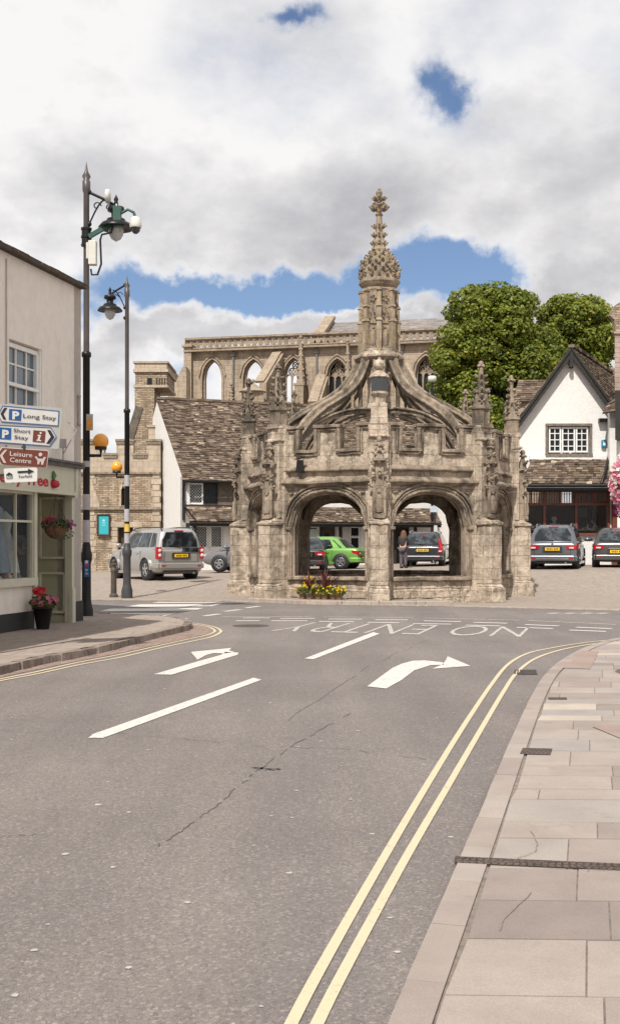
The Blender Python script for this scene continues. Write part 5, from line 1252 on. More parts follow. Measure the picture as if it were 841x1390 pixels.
m.hexa([AL+AN*.5+zz*0, AL+AUv*a0+AN*.5, AL+AUv*a0-AN*1.4, AL-AN*1.4], [p+zz*(ATOP-.0) for p in (AL+AN*.5, AL+AUv*a0+AN*.5, AL+AUv*a0-AN*1.4, AL-AN*1.4)])
m.beam(AL+AUv*(a0/2)-AN*1.6+zz*(ATOP+.05), AL+AUv*(a0/2)+AN*.7+zz*(ATOP+.05), a0+.25, .2)
m.build('end_buttress', abbey_trim, abbey)
# buttresses with pinnacles, flying buttresses, drain pipes
def butt(px, ytop, ybody, w_=.85, d0=1.6):
    s = as_(px); m = MB(); c = AL+AUv*s+AN*d0*.5; zt, zb = az(px, ytop), az(px, ybody)
    m.box((c.x, c.y, zb/2), (w_, d0, zb), atan2(AUv.y, AUv.x)); m.box((c.x, c.y, zb), (w_*1.15, d0*1.05, .2), atan2(AUv.y, AUv.x))
    q = AL+AUv*s+AN*d0*.55
    m.lathe([(w_*.55,zb),(w_*.42,zb+.5),(w_*.12,zt-.5),(w_*.16,zt-.45),(w_*.08,zt-.3)], (q.x,q.y,0), 8, .5, False, pi/8)
    for k in range(4):
        for j in range(5): a = pi/4+k*pi/2; t = .1+j*.17; r = w_*(.5-.40*t); m.blob((q.x+r*cos(a), q.y+r*sin(a), zb+.4+(zt-zb-.9)*t), .10, 5)
    m.blob((q.x,q.y,zt-.2), .16, 6); m.build('buttress', abbey_trim, abbey)
butt(411, 457, 525, .80); butt(474, 462, 535, .75); butt(290+26, 520, 560, .7, 1.0)
def flyer(p0, p1, th, name='flying_buttress'):
    (x0, y0), (x1, y1) = p0, p1; a = AL+AUv*as_(x0)+AN*.3; b = AL+AUv*as_(x1)+AN*5
    z0, z1 = az(x0, y0), az(x1, y1); m = MB(); b = Vector((Xp(x1, b.y), b.y, 0)); 
    m.plate([a+zz*z0, b+zz*Zp(y1, b.y), b+zz*0, b.lerp(a, .12)+zz*0, b.lerp(a, .25)+zz*(Zp(y1, b.y)-1.6), a+zz*(z0-th)], (b-a).cross(zz), .6); m.beam(a+zz*(z0+.1), b+zz*(Zp(y1, b.y)+.1), .8, .2); m.build(name, abbey_trim, abbey)
flyer((377, 481), (352, 520), 2.4); flyer((437, 512), (424, 548), 1.6); flyer((548, 495), (560, 530), 1.6)
m = MB(); c = Vector((Xp(343,90), 90, 0)); m.box((c.x,c.y,Zp(532,90)/2), (1.6,1.6,Zp(532,90)), .2); m.lathe([(1.2,Zp(532,90)),(.9,Zp(529,90)),(.15,Zp(521,90)),(.12,Zp(518,90))], tuple(c)[:2]+(0,), 8, .5, False); m.blob((c.x,c.y,Zp(517,90)), .18, 6); m.build('turret', abbey_trim, abbey)
for px in (317, 430, 545): 
    m = MB(); s = as_(px); c = AL+AUv*s+AN*.12; m.tube([c+zz*(az(px, 535)), c+zz*(WZ-.2)], .09, 6); m.box((c.x,c.y,WZ-.35), (.35,.3,.35)); m.build('rain_pipe', plain('lead_grey', (.16,.15,.15), .7), abbey)
# slate roof on the intact part
m = MB(); r0 = as_(425); rb = 5.2
A_ = AL+AUv*r0-AN*.9+zz*(WZ+.7); B_ = AR-AN*.9+zz*(WZ+.7)
Rz = Zp(442, 97+rb)
tiles(m, A_, B_, AR-AN*(rb+.9)+zz*Rz, AL+AUv*(r0)-AN*(rb+.9)+zz*Rz, .4, .5, .04, .5); m.add([A_-zz*.05, B_-zz*.05, AR-AN*(rb+.9)+zz*(Rz-.05), AL+AUv*r0-AN*(rb+.9)+zz*(Rz-.05)], [(0,1,2,3)], .3); m.build('roof', slate, abbey)
m = MB(); m.plate([AL+AUv*(r0-.1)-AN*.4+zz*(WZ+.6), AL+AUv*(r0-.1)-AN*(rb+.9)+zz*(Rz+.35), AL+AUv*(r0-.1)-AN*(2*rb+1.4)+zz*(WZ+.6), AL+AUv*(r0-.1)-AN*(2*rb+1.4), AL+AUv*(r0-.1)-AN*.4], -AUv, .7)
m.beam(AL+AUv*(r0+.25)-AN*.2+zz*(WZ+.85), AL+AUv*(r0+.25)-AN*(rb+.9)+zz*(Rz+.5), .95, .3); m.build('roof_gable', abbey_trim, abbey)
# broken wall running left from the abbey
m = MB(); Yb = 88; m.plate([(Xp(228,Yb), Yb, 0), (Xp(253,Yb), Yb, 0), (Xp(253,Yb), Yb, Zp(497,Yb)), (Xp(247,Yb), Yb, Zp(499,Yb)), (Xp(238,Yb), Yb, Zp(520,Yb)), (Xp(236,Yb), Yb, Zp(502,Yb)), (Xp(228,Yb), Yb, Zp(500,Yb))], (0,-1,0), 3)
m.build('broken_side_wall', abbey_stone, abbey)

# ---------------------------------------------------------------- white gabled cafe
FY = 46.0; cafe = thing('white_gabled_cafe', 'white gabled cafe with a tiled pentice over a red-brown framed shopfront', 'cafe', (Xp(765,FY), FY, .6), world_mode=True)
fx = lambda px: Xp(px, FY); fz = lambda py: Zp(py, FY)
m = MB(); xl, xr = fx(694), fx(829); xa = fx(772); za = fz(477); zl = fz(583); zrr = fz(553)
def gt(q):
    x = xl+q
    return zl+(za-zl)*(x-xl)/(xa-xl) if x < xa else za+(zrr-za)*(x-xa)/(xr-xa)
w0, w1 = fx(742)-xl, fx(800)-xl; so0, so1 = fx(702)-xl, fx(826)-xl
m.arch_wall((xl, FY, 0), (1,0,0), (0,-1,0), .4, xr-xl, fz(660), gt, [(w0, w1, fz(616), flat(fz(578)))], [xa-xl])
m.arch_wall((xl, FY, 0), (1,0,0), (0,-1,0), .4, xr-xl, .0, fz(660), [(so0, so1, fz(726), flat(fz(663)))])
m.build('wall', white_wall, cafe)
m = MB(); dpt = Vector((2.2, 4.4, 0)); dl = Vector((1.2, 7, 0)) if False else dpt
def T3(p): return Vector(p)
ap_ = T3((xa, FY-.35, za+.12)); el = T3((xl-.55, FY-.35, zl-.55)); er = T3((xr+.35, FY-.35, zrr-.35))
tiles(m, el+dpt*1.6, el, ap_, ap_+dpt*1.6, .16, .22, .045); tiles(m, er, er+dpt*1.6, ap_+dpt*1.6, ap_, .16, .22, .045)
for a_, b_ in ((el, ap_), (er, ap_)): m.add([a_-zz*.08, a_+dpt*1.6-zz*.08, b_+dpt*1.6-zz*.08, b_-zz*.08], [(0,1,2,3)], .1)
for i in range(17): m.beam(ap_+dpt*1.6*i/17+zz*.05, ap_+dpt*1.6*(i+.97)/17+zz*.05, .25, .12, tint=R.random())
m.build('roof', stone_tile, cafe)
m = MB(); m.beam(el+Vector((.1,.06,-.16)), ap_+Vector((0,.06,-.18)), .07, .26, (0,0,1)); m.beam(ap_+Vector((0,.06,-.18)), er+Vector((-.1,.06,-.16)), .07, .26)
m.beam(el+Vector((.1,.02,-.03)), ap_+Vector((0,.02,-.04)), .10, .09); m.beam(ap_+Vector((0,.02,-.04)), er+Vector((-.1,.02,-.03)), .10, .09)
m.box((xa, FY-.28, za-.25), (.14,.14,.75)); m.blob((xa, FY-.28, za-.68), .1, 8); m.build('bargeboard', black_wood, cafe)
wz0, wz1 = fz(616), fz(578); wx = [fx(742)+.06, fx(761.5), fx(780.5), fx(800)-.06]
for i in range(3): window(cafe, (0, FY), (1,0,0), (0,-1,0), wx[i]+.01, wx[i+1]-.01, wz0+.06, wz1-.05, 2, 4, None, pane, .07, .035, -.06, False)
m = MB(); m.box((fx(771), FY-.04, wz0-.07), (fx(803)-fx(739), .2, .14)); m.box((fx(771), FY-.02, wz1+.04), (fx(803)-fx(740), .12, .10))
for x in (fx(741), fx(801)): m.box((x, FY-.02, (wz0+wz1)/2), (.09, .10, wz1-wz0+.02))
m.build('window_surround', plain('grey_oak', (.17,.145,.12), .8, var=.4, scale=9), cafe)
m = MB(); pz1, pz0 = fz(622), Zp(657, FY-1.1)
A_ = Vector((Xp(706,FY-1.1), FY-1.1, pz0)); B_ = Vector((Xp(829,FY-1.1), FY-1.1, pz0)); C_ = Vector((fx(826), FY-.02, pz1)); D_ = Vector((fx(722), FY-.02, pz1))
tiles(m, A_, B_, C_, D_, .14, .20, .04); m.add([A_-zz*.05, B_-zz*.05, C_-zz*.05, D_-zz*.05], [(0,1,2,3)], .1)
m.build('pentice_roof', stone_tile, cafe)
m = MB(); 
for i in range(22):
    x = fx(722)+(fx(826)-fx(722))*i/21; m.box((x, FY-.06, pz1+.01+R.uniform(-.02,.03)), (.3,.12,.16), R.uniform(-.05,.05))
m.build('mortar_flashing', white_wall, cafe)
m = MB(); m.bx(fx(704), fx(828), FY-1.05, FY-.95, pz0-.24, pz0-.06); m.tube([(fx(700), FY-1.16, pz0-.05), (fx(832), FY-1.16, pz0-.05)], .06, 8); m.bx(fx(703), fx(828), FY-1.0, FY-.0, pz0-.28, pz0-.24); m.build('fascia', black_wood, cafe)
m = MB(); m.beam((fx(706), FY-1.07, pz0-.14), (fx(828), FY-1.07, pz0-.14), .02, .03); m.build('fascia_highlight_strip', plain('pale_strip', (.5,.5,.48), .5), cafe)
m = MB(); sz0, sz1 = fz(726), fz(663); tz = fz(684.5)
m.beam((fx(702), FY-.02, tz), (fx(826), FY-.02, tz), .12, .10); m.beam((fx(702), FY-.05, sz0+.03), (fx(828), FY-.05, sz0+.03), .22, .09); m.beam((fx(702), FY, sz1-.03), (fx(826), FY, sz1-.03), .12, .08)
for px in (703, 738, 781, 825): m.beam((fx(px), FY-.01, sz0), (fx(px), FY-.01, sz1), .10, .10, (1,0,0))
for px in (720, 759.5, 803): m.beam((fx(px), FY-.01, tz), (fx(px), FY-.01, sz1), .07, .07, (1,0,0))
for i in range(36): px = 704+i*3.4; m.beam((fx(px), FY, tz+.05), (fx(px), FY, sz1-.05), .02, .03, (1,0,0))
m.beam((fx(702), FY, (tz+sz1)/2+.1), (fx(826), FY, (tz+sz1)/2+.1), .03, .02)
sfm = m.build('shop_front', red_wood, cafe)
m = MB(); m.bx(fx(703), fx(825), FY+.03, FY+.04, sz0, sz1); m.build('pane', cafe_glass, sfm)
m = MB(); a_, b_ = fx(700), fx(829); yb = FY+3.2
m.plate([(a_, yb, .4), (b_, yb, .4), (b_, yb, 3.4), (a_, yb, 3.4)], (0,-1,0), .1); m.plate([(a_, FY+.4, sz0-.55), (b_, FY+.4, sz0-.55), (b_, yb, sz0-.55), (a_, yb, sz0-.55)], (0,0,1), .1); m.plate([(a_, FY+.4, sz1+.1), (b_, FY+.4, sz1+.1), (b_, yb, sz1+.1), (a_, yb, sz1+.1)], (0,0,-1), .1)
for x, n_ in ((a_, (1,0,0)), (b_, (-1,0,0))): m.plate([(x, FY+.4, .4), (x, yb, .4), (x, yb, 3.4), (x, FY+.4, 3.4)], n_, .1)
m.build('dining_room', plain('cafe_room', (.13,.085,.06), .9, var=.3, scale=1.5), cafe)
m = MB(); m.bx(fx(828.5), fx(828.5)+2.4, FY-.25, FY-.1, .4, fz(690)); m.bx(fx(828.5), fx(828.5)+2.4, FY-.3, FY-.1, fz(690), fz(680)); m.build('red_side_panel', red_wood, cafe)
m = MB(); m.tube([(fx(824.5), FY-.12, fz(566)), (fx(824.5), FY-.12, fz(618)), (Xp(821,FY-1), FY-1.0, Zp(640,FY-1)), (Xp(815,FY-1.1), FY-1.15, pz0+.02)], .055, 7); m.box((fx(817.5), FY-.15, fz(571)), (.42,.25,.14)); m.build('rain_pipe', black_paint, cafe)
blu = MB(); bx0 = fx(814); blu.box((bx0+.12, FY-.08, fz(602.5)), (.19,.14,.32)); ao = blu.build('alarm_box', plain('blue_alarm_box', (.02,.20,.36), .4), cafe, bevel=.03)
m = MB(); m.box((bx0+.12, FY-.155, fz(602.5)), (.09,.01,.16)); m.build('alarm_label', white_p, ao)
# cafe tables and picture
pic = MB(); pic.bx(fx(809), fx(822), FY+3.12, FY+3.18, fz(700), fz(686)); tag(pic.build('wall_picture', plain('picture_mount', (.25,.28,.24), .6)), 'framed pale picture hanging on the back wall inside the cafe', 'picture')
# small roofs between cafe and trees, and the stone house at the right edge
hb = thing('back_cottage', 'small tiled cottage roof peeping out behind the left slope of the cafe gable', 'cottage', (Xp(715,52), 52, .6), world_mode=True)
m = MB(); tiles(m, (Xp(696,52), 52, Zp(546,52)), (Xp(760,52), 52, Zp(546,52)), (Xp(760,54), 54, Zp(516,54)), (Xp(703,54), 54, Zp(516,54)), .22, .3, .05); m.build('roof', stone_tile, hb)
m = MB(); m.bx(Xp(700,52.2), Xp(760,52.2), 52.2, 55, 0, Zp(544,52.2)); m.build('wall', ashlar, hb)
ch = MB(); yy = 51; ch.bx(Xp(796,yy), Xp(803,yy), yy, yy+.6, 5, Zp(493,yy)); ch.bx(Xp(795,yy), Xp(804,yy), yy-.05, yy+.65, Zp(493,yy), Zp(490,yy))
bc = thing('rear_cottage', 'brown tiled roof with a small orange chimney behind the right slope of the cafe gable', 'cottage', (Xp(815,yy), yy, .6), world_mode=True)
ch.build('chimney', terracotta, bc)
m = MB(); tiles(m, (Xp(790,yy), yy, Zp(560,yy)), (Xp(850,yy), yy, Zp(560,yy)), (Xp(850,yy+2), yy+2, Zp(500,yy+2)), (Xp(792,yy+2), yy+2, Zp(500,yy+2)), .22, .3, .05); m.bx(Xp(790,yy), Xp(850,yy), yy+2.0, yy+2.2, 0, Zp(503,yy+2)); m.build('roof', stone_tile, bc)
sh = thing('tall_stone_house', 'tall stone house with black upper boarding cut by the right picture edge', 'house', (Xp(860,44), 44, .6), world_mode=True)
HYy = 44.0
def skew(mb, px, z0, z1, dy=0, d=5):
    y = HYy+dy; x0 = Xp(px, y); x1 = x0+4
    mb.prism([(x0,y),(x1,y),(x1+d*.5,y+d),(x0+d*.5,y+d)], z0, z1)
m = MB(); skew(m, 833.5, Zp(530,HYy), Zp(453,HYy)); m.build('upper_wall', stone('pink_stone', (.47,.36,.31), (.40,.31,.27), (.3,.23,.2), .5, .2, .01), sh)
m = MB(); skew(m, 832.5, Zp(453,HYy), Zp(450.5,HYy), -.08); m.build('string_course', ashlar, sh)
m = MB(); m.plate([(Xp(828,HYy), HYy+.1, Zp(427,HYy)), (Xp(833,HYy), HYy+.1, Zp(417,HYy)), (Xp(837,HYy), HYy+.1, Zp(412,HYy)), (Xp(850,HYy), HYy+.1, Zp(405,HYy)), (Xp(900,HYy), HYy+.1, Zp(405,HYy)), (Xp(900,HYy), HYy+.1, Zp(450.5,HYy)), (Xp(835,HYy), HYy+.1, Zp(450.5,HYy)), (Xp(834,HYy), HYy+.1, Zp(433,HYy))], (0,-1,0), .35); m.build('gable_coping', rubble, sh)
m = MB(); skew(m, 834, Zp(597,HYy), Zp(530,HYy), -.05); m.build('black_boarding', black_wood, sh)
m = MB(); skew(m, 837, .2, Zp(597,HYy), .4); m.build('lower_wall', white_wall, sh)
m = MB(); Yw = 45.4; m.bx(Xp(826.5,Yw), Xp(840,Yw), Yw, Yw+.3, fz(640), Zp(553,Yw)); m.build('side_wall', white_wall, sh)
m = MB(); tiles(m, (Xp(817,45), 45, Zp(562,45)), (Xp(817,45)+.9, 45-.1, Zp(557,45)), (Xp(834,45.6), 45.6, Zp(541,45.6)), (Xp(824,45.6), 45.6, Zp(548,45.6)), .2, .3, .05); m.build('lean_to_roof', stone_tile, sh)
# ================================================================ STREET FURNITURE
white_band = plain('white_band_paint', (.40,.38,.40), .55, var=.12)
amber = glass_mat('amber_globe', (.80,.33,.015), .25); amber.node_tree.nodes['Principled BSDF'].inputs['Subsurface Weight'].default_value = .25
pole_green = plain('camera_bracket_green', (.02,.075,.058), .5)
bone = plain('off_white_plastic', (.60,.59,.54), .5, var=.05)
def lantern(t, x, z, side=1):
    """hanging lantern head at local x, its bracket from the post"""
    m = MB(); s = 1 if x > 0 else -1
    m.tube([(s*.05,0,z+.62),(x*.6,0,z+.55-.08),(x*.92,0,z+.36)], .03, 8)
    P = [(s*.06,0,z-.05)]+[(s*(.06+.36*t_/8), 0, z-.05+.52*sin(t_/8*pi/2)) for t_ in range(1, 9)]; m.tube(P, .018, 6)
    for cx, cz, r in ((s*.22,z+.33,.09), (x*.75,z+.30,.07)):
        m.tube([(cx+r*cos(a)*(1-a/9), 0, cz+r*sin(a)*(1-a/9)) for a in [k*.5 for k in range(12)]], .014, 5)
    for zz_ in (z-.05, z-.35, z+.62): m.blob((s*.055,0,zz_), .06, 7)
    m.build('bracket', black_paint, t)
    m = MB(); m.lathe([(.03,z+.44),(.05,z+.38),(.03,z+.33),(.17,z+.30),(.18,z+.22),(.10,z+.18),(.10,z+.08),(.19,z+.05),(.21,z-.02),(.30,z-.04),(.37,z-.13),(.365,z-.145),(.2,z-.08),(.0,z-.08)], (x,0,0), 20); m.lathe([(.03,z+.40),(.05,z+.47),(.0,z+.58)], (x,0,0), 8)
    lh = m.build('lantern_head', black_paint, t)
    m = MB(); m.lathe([(.15,z-.09),(.165,z-.17),(.15,z-.27),(.10,z-.36),(.0,z-.42)], (x,0,0), 16); m.build('lantern_bowl', lantern_glass, lh)
def lamp_post(name, label, px, py, ground, topz, lx, bands, beacon_side, base_r, r1, r2, zb, split=None):
    p = Gp(px, py, ground); t = thing('lamp_post', label, 'lamp post', tuple(p), 0, 'striped lamp posts')
    s = topz
    m = MB(); m.lathe([(base_r*1.45,0),(base_r*1.45,.22),(base_r*1.12,.36),(base_r,.45),(base_r*.96,1.20),(base_r*1.2,1.28),(base_r*1.25,1.40),(base_r,1.46),(r1*1.1,1.62)], n=20)
    m.build('base', black_paint if py > 830 else plain('dark_grey_post_paint', (.045,.045,.048), .45, var=.2), t)
    m = MB(); m.lathe([(r1,1.6),(r1,topz*.58),(r1*1.35,topz*.58+.02),(r1*1.35,topz*.58+.1),(r2*.9,topz*.58+.14)], n=16); m.build('shaft', black_paint, t)
    m = MB(); m.lathe([(r2*1.01,topz*.58+.12),(r2,topz-.55),(r2*1.35,topz-.5),(r2*1.35,topz-.30),(r2*.9,topz-.28),(r2*1.45,topz-.2),(r2*.6,topz-.1),(0,topz+.12)], n=16); m.build('upper_shaft', grey_paint, t)
    for z0, z1 in bands:
        m = MB(); m.lathe([(r1+.006,z0),(r1+.006,z1)], n=16); m.build('white_band', white_band, t)
    lantern(t, lx, topz-(1.15 if lx > 0 else .8))
    sg = beacon_side; m = MB(); m.tube([(0,0,zb-.30),(sg*.30,0,zb-.30),(sg*.30,0,zb-.16)], .035, 8); m.lathe([(.12,zb-.18),(.13,zb-.12),(.07,zb-.10)], (sg*.30,0,0), 12); m.build('beacon_bracket', black_paint, t)
    m = MB(); m.blob((sg*.30,0,zb), .155, 16); m.v = m.v; g = MB(); n = 14
    prof = [(.165*sin(pi*i/12), zb-.165*cos(pi*i/12)) for i in range(13)]; g.lathe(prof, (sg*.30,0,0), 18); g.build('beacon_globe', amber, t)
    return t, p
def zat(px, py, p): return EYE+(HY-py)/FOC*p.y-p.z
p = Gp(117.5, 843)
t1, p1 = lamp_post('lamp_post', 'tall lamp post beside the shop corner, carrying a camera arm and an electrical box', 117.5, 843, 0, zat(122, 220, p)-.1, .62, [(zat(0,736,p), zat(0,706,p)), (zat(0,692,p), zat(0,671,p)), (zat(0,634,p), zat(0,626,p))], 1, .098, .075, .062, zat(0,599,p))
t1['group'] = 'striped lamp posts'
p = Gp(172.5, 812)
t2, p2 = lamp_post('lamp_post', 'lamp post with an amber beacon across the zebra crossing, beside the bollard', 172.5, 812, 0, zat(0, 374, p)-.1, -.50, [(zat(0,741,p), zat(0,724,p)), (zat(0,708,p), zat(0,691,p)), (zat(0,660,p), zat(0,645,p))], -1, .115, .075, .06, zat(0,634,p))
# extras on the first post: camera arm, dome camera, flood disc, electrical box, cable
tz = zat(0, 322, p1)
m = MB(); m.lathe([(.10,tz-.18),(.10,tz+.18)], n=12); 
for z in (-.17, 0, .17): m.lathe([(.115,tz+z-.02),(.115,tz+z+.02)], n=12)
m.build('clamp', black_paint, t1)
m = MB(); m.beam((.08,-.12,tz-.02), (.62,-.2,tz+.26), .07, .09); m.box((.68,-.2,tz+.38), (.16,.14,.40)); m.tube([(.72,-.2,tz+.42),(.90,-.2,tz+.52),(1.02,-.2,tz+.46),(1.05,-.2,tz+.38)], .03, 8); arm = m.build('camera_arm', pole_green, t1)
m = MB(); m.lathe([(.03,tz+.38),(.10,tz+.34),(.115,tz+.25),(.13,tz+.18),(.115,tz+.14)], (1.06,-.2,0), 16); dc_ = m.build('dome_camera', bone, arm)
m = MB(); m.lathe([(.10,tz+.16),(.09,tz+.07),(.04,tz+.02),(0,tz+.01)], (1.06,-.2,0), 14); m.build('camera_lens_dome', car_glass, t1)
m = MB(); m.lathe([(0,-.05),(.14,-.04),(.15,0),(.14,.04),(0,.05)], (.47,-.12,zat(0,269,p1)), 16, axis='x', sxy=(1,1)); m.build('aerial_disc', bone, t1)
m = MB(); m.lathe([(.07,0),(.05,.06),(.02,.08),(.015,.18)], (.66,-.18,zat(0,292,p1)), 10); m.build('sensor', bone, t1)
m = MB(); m.box((.16,-.14,zat(0,346,p1)), (.16,.16,.50)); m.box((.05,-.14,zat(0,346,p1)+.05), (.05,.06,.34)); m.build('electrical_box', bone, t1, bevel=.01)
m = MB(); m.tube([(.60,-.2,tz+.20),(.55,-.2,tz+.04),(.36,-.2,tz),(.32,-.16,tz-.1),(.34,-.16,tz-.6),(.26,-.15,tz-.82),(.14,-.14,tz-.82),(.12,-.14,tz-.7)], .022, 6); m.build('cable', rubber, t1)
m = MB(); zz0, zz1 = zat(0,783,p1), zat(0,760,p1); m.box((0.03,-.118,(zz0+zz1)/2), (.10,.02,zz1-zz0)); st = m.build('sticker', sign_blue, t1)
m = MB(); m.box((.03,-.130,zz1-.10), (.07,.004,.05)); m.build('red_mark', plain('sticker_red', (.5,.03,.03), .5), st)
m = MB(); m.lathe([(.035,0),(.035,.004)], (.03,-.130,zz1-.04), 10, axis='y'); m.box((.03,-.130,zz0+.16), (.06,.004,.012)); m.box((.03,-.130,zz0+.13), (.05,.004,.012)); m.box((.03,-.130,zz0+.07), (.06,.004,.02)); m.plate([(-.005,-.132,zz0+.07), (.02,-.132,zz0+.10), (.02,-.132,zz0+.04)], (0,-1,0), .004); m.build('white_mark', sign_white, st)
# warning plate with hanging basket symbol above the first beacon
m = MB(); zz0 = zat(0,585,p1); m.plate([(.02,-.12,zz0+.0),(.16,-.12,zz0),(.16,-.12,zz0+.34),(.02,-.12,zz0+.34)], (0,-1,0), .01); pl = m.build('small_plate', sign_back, t1)
m = MB(); m.plate([(.035,-.13,zz0+.03),(.145,-.13,zz0+.03),(.145,-.13,zz0+.17),(.09,-.13,zz0+.29),(.035,-.13,zz0+.17)], (0,-1,0), .004); m.build('amber_symbol', plain('amber_symbol', (.62,.27,.03), .5), pl)
# yellow and white stickers on the second post
m = MB(); z0, z1 = zat(0,722,p2), zat(0,711,p2); m.lathe([(.083,z0),(.083,z1)], n=14); m.build('yellow_label', plain('yellow_label', (.62,.40,.08), .6, var=.2), t2)
# ---------------------------------------------------------------- bollard
p = Gp(154.5, 811); t = thing('bollard', 'short fluted iron bollard beside the far lamp post', 'bollard', tuple(p))
m = MB(); m.lathe([(.13,0),(.13,.08),(.09,.12),(.085,.75),(.10,.78),(.10,.84),(.075,.87),(.07,.93),(.10,.97),(.10,1.0),(.05,1.03)], n=10, smooth=False); m.build('post', plain('brown_bollard_paint', (.075,.06,.045), .5, var=.3), t)
m = MB(); m.blob((0,0,1.07), .065, 10); m.build('finial', plain('brown_bollard_paint', (.075,.06,.045)), t)
# globe lamp behind the cross
p = Vector((Xp(586,56), 56, .5)); t = thing('globe_lamp', 'slim dark street lamp with a pale drum head against the trees behind the cross', 'street lamp', tuple(p))
zl_ = Zp(514,56)-.5; m = MB(); m.tube([(0,0,0),(0,0,zl_-.2)], .07, 8); m.build('pole', black_paint, t)
m = MB(); m.lathe([(.08,-.17),(.20,-.14),(.22,0),(.20,.12),(.05,.15)], (0,0,zl_), 14); m.build('lamp_head', bone, t)
# black floodlight on the cross wall
a = ang(-1)+pi/8*0; 
aw = [k for k in range(8)][-1]; an = ang(7)+pi/8; nrm = Vector((cos(an), sin(an), 0)); 
u_ = Vector((-nrm.y, nrm.x, 0)); base_ = CC+nrm*(APO+.02)
q0 = Vector((Xp(402, base_.y), base_.y, 0))
tt = (q0-base_).dot(u_); c = base_+u_*tt+nrm*.14; zf = Zp(633, c.y)
fl = thing('floodlight', 'black floodlight box fixed on the left front wall of the market cross', 'floodlight', (c.x, c.y, zf), atan2(u_.y, u_.x))
m = MB(); m.box((0,0,.0), (.20,.16,.34), 0, .5, .7); m.build('housing', black_paint, fl); m = MB(); m.beam((0,.14,0), (0,.02,0), .05, .05); m.beam((-.12,-.02,.19), (.14,-.06,.24), .14, .02); m.build('bracket', black_paint, fl)
# ================================================================ DIRECTION SIGNS
S0 = Vector((Xp(0,15), 15, 0)); SUx = Vector((.873,.488,0)).normalized(); SNx = Vector((SUx.y, -SUx.x, 0))
def sg(px, py, lift=0, tl=0):     # point on the sign plane under a picture position
    k = (px-HX)/FOC; s = (k*S0.y-S0.x)/(SUx.x-k*SUx.y); Y = S0.y+SUx.y*s
    return S0+SUx*s+SNx*lift+Vector((0,0,Zp(py, Y)))
PP = sg(-24, 700, -.06); post = thing('sign_post', 'grey sign post standing just off the left edge by the kerb', 'post', (PP.x, PP.y, 0))
m = MB(); m.tube([(0,0,0),(0,0,3.75)], .045, 10); m.build('pole', plain('galvanised_grey', (.3,.3,.3), .5), post); m = MB(); m.lathe([(.05,3.75),(.05,3.78),(0,3.8)], n=10); m.build('cap', dplastic, post)
def sign_poly(mb, pts, lift, th=.004):
    mb.plate([sg(x, y, lift) for x, y in pts], SNx, th)
def outline(mb, pts, w, lift):
    P = [sg(x, y, lift) for x, y in pts]; P.append(P[0])
    for a_, b_ in zip(P, P[1:]): mb.beam(a_, b_+(b_-a_).normalized()*w*.4, .004, w, SNx.cross(b_-a_)) if False else mb.plate(strip2(a_, b_, w), SNx, .003)
def strip2(a_, b_, w):
    d = (b_-a_).normalized(); s_ = SNx.cross(d).normalized(); e = d*w*.45
    return [a_-e-s_*w/2, b_+e-s_*w/2, b_+e+s_*w/2, a_-e+s_*w/2]
def lettering(parent, body, px, py, px2, capx, mat, lift=.014, bold=.006, name='lettering'):
    A_ = sg(px, py, lift); B_ = sg(px2, py+(px2-px)*.075, lift); u_ = (B_-A_); w_ = u_.length; h = (sg(px, py-capx, lift)-A_).length
    u_.normalize(); v = SNx.cross(u_).normalized()
    if v.z < 0: v = -v
    return text_on(body, 1, A_, u_, v, bold, w_, h, 0).build(name, mat, parent)
b = thing('parking_sign', 'white parking direction board reading Long Stay and Short Stay, uppermost of the signs', 'sign', tuple(S0)[:2]+(2.9,), world_mode=True)
m = MB(); sign_poly(m, [(-26,546),(82,553.5),(85,556),(80,609),(77,609.5),(-26,601)], 0, .02); m.build('board', sign_back, b)
m = MB(); sign_poly(m, [(-3.5,563.5),(3.5,550.5),(80.5,558),(79.5,577.5),(77.5,578.8),(2,573)], .006); m.build('panel', sign_white, b); m = MB(); sign_poly(m, [(-25,577),(69,580.5),(77,593),(67,606),(-25,598)], .006); m.build('panel', sign_white, b)
m = MB(); outline(m, [(-2.5,563),(4,551),(80,558.2),(78.8,578),(2.5,572.3)], .010, .011); outline(m, [(-25,576),(69,580.8),(76.5,593),(67.5,605.5),(-25,598.5)], .010, .011); m.build('border', sign_blue, b)
m = MB(); sign_poly(m, [(12.5,555),(29.5,556.4),(28.5,571.3),(12,569.8)], .012); m.build('blue_square', sign_blue, b); m = MB(); sign_poly(m, [(-3,579.8),(15.5,581.2),(15,597),(-4,595.5)], .012); m.build('blue_square', sign_blue, b)
m = MB(); sign_poly(m, [(45.5,584),(62,585.5),(60.5,601),(44.3,599.5)], .012); m.build('brown_square', sign_brown, b)
m = MB(); sign_poly(m, [(6,553.5),(10,553.8),(4.8,562),(8.8,569.6),(4.6,569.3),(.8,561.5)], .012); m.build('chevron', sign_ink, b); m = MB(); sign_poly(m, [(64,583.5),(68.5,584),(74,593.5),(67.3,602.6),(62.8,602),(69,593)], .012); m.build('chevron', sign_ink, b)
lettering(b, 'P', 16.5, 568.5, 26, 10.5, sign_white, .018, .05, 'letter_p'); lettering(b, 'P', 2.6, 594, 11.8, 10.8, sign_white, .018, .05, 'letter_p')
lettering(b, 'Long Stay', 31.5, 567.2, 76, 5.6, sign_ink); lettering(b, 'Short', 18.5, 586.8, 41.5, 5.3, sign_ink); lettering(b, 'Stay', 19.5, 595.8, 38.5, 5.0, sign_ink)
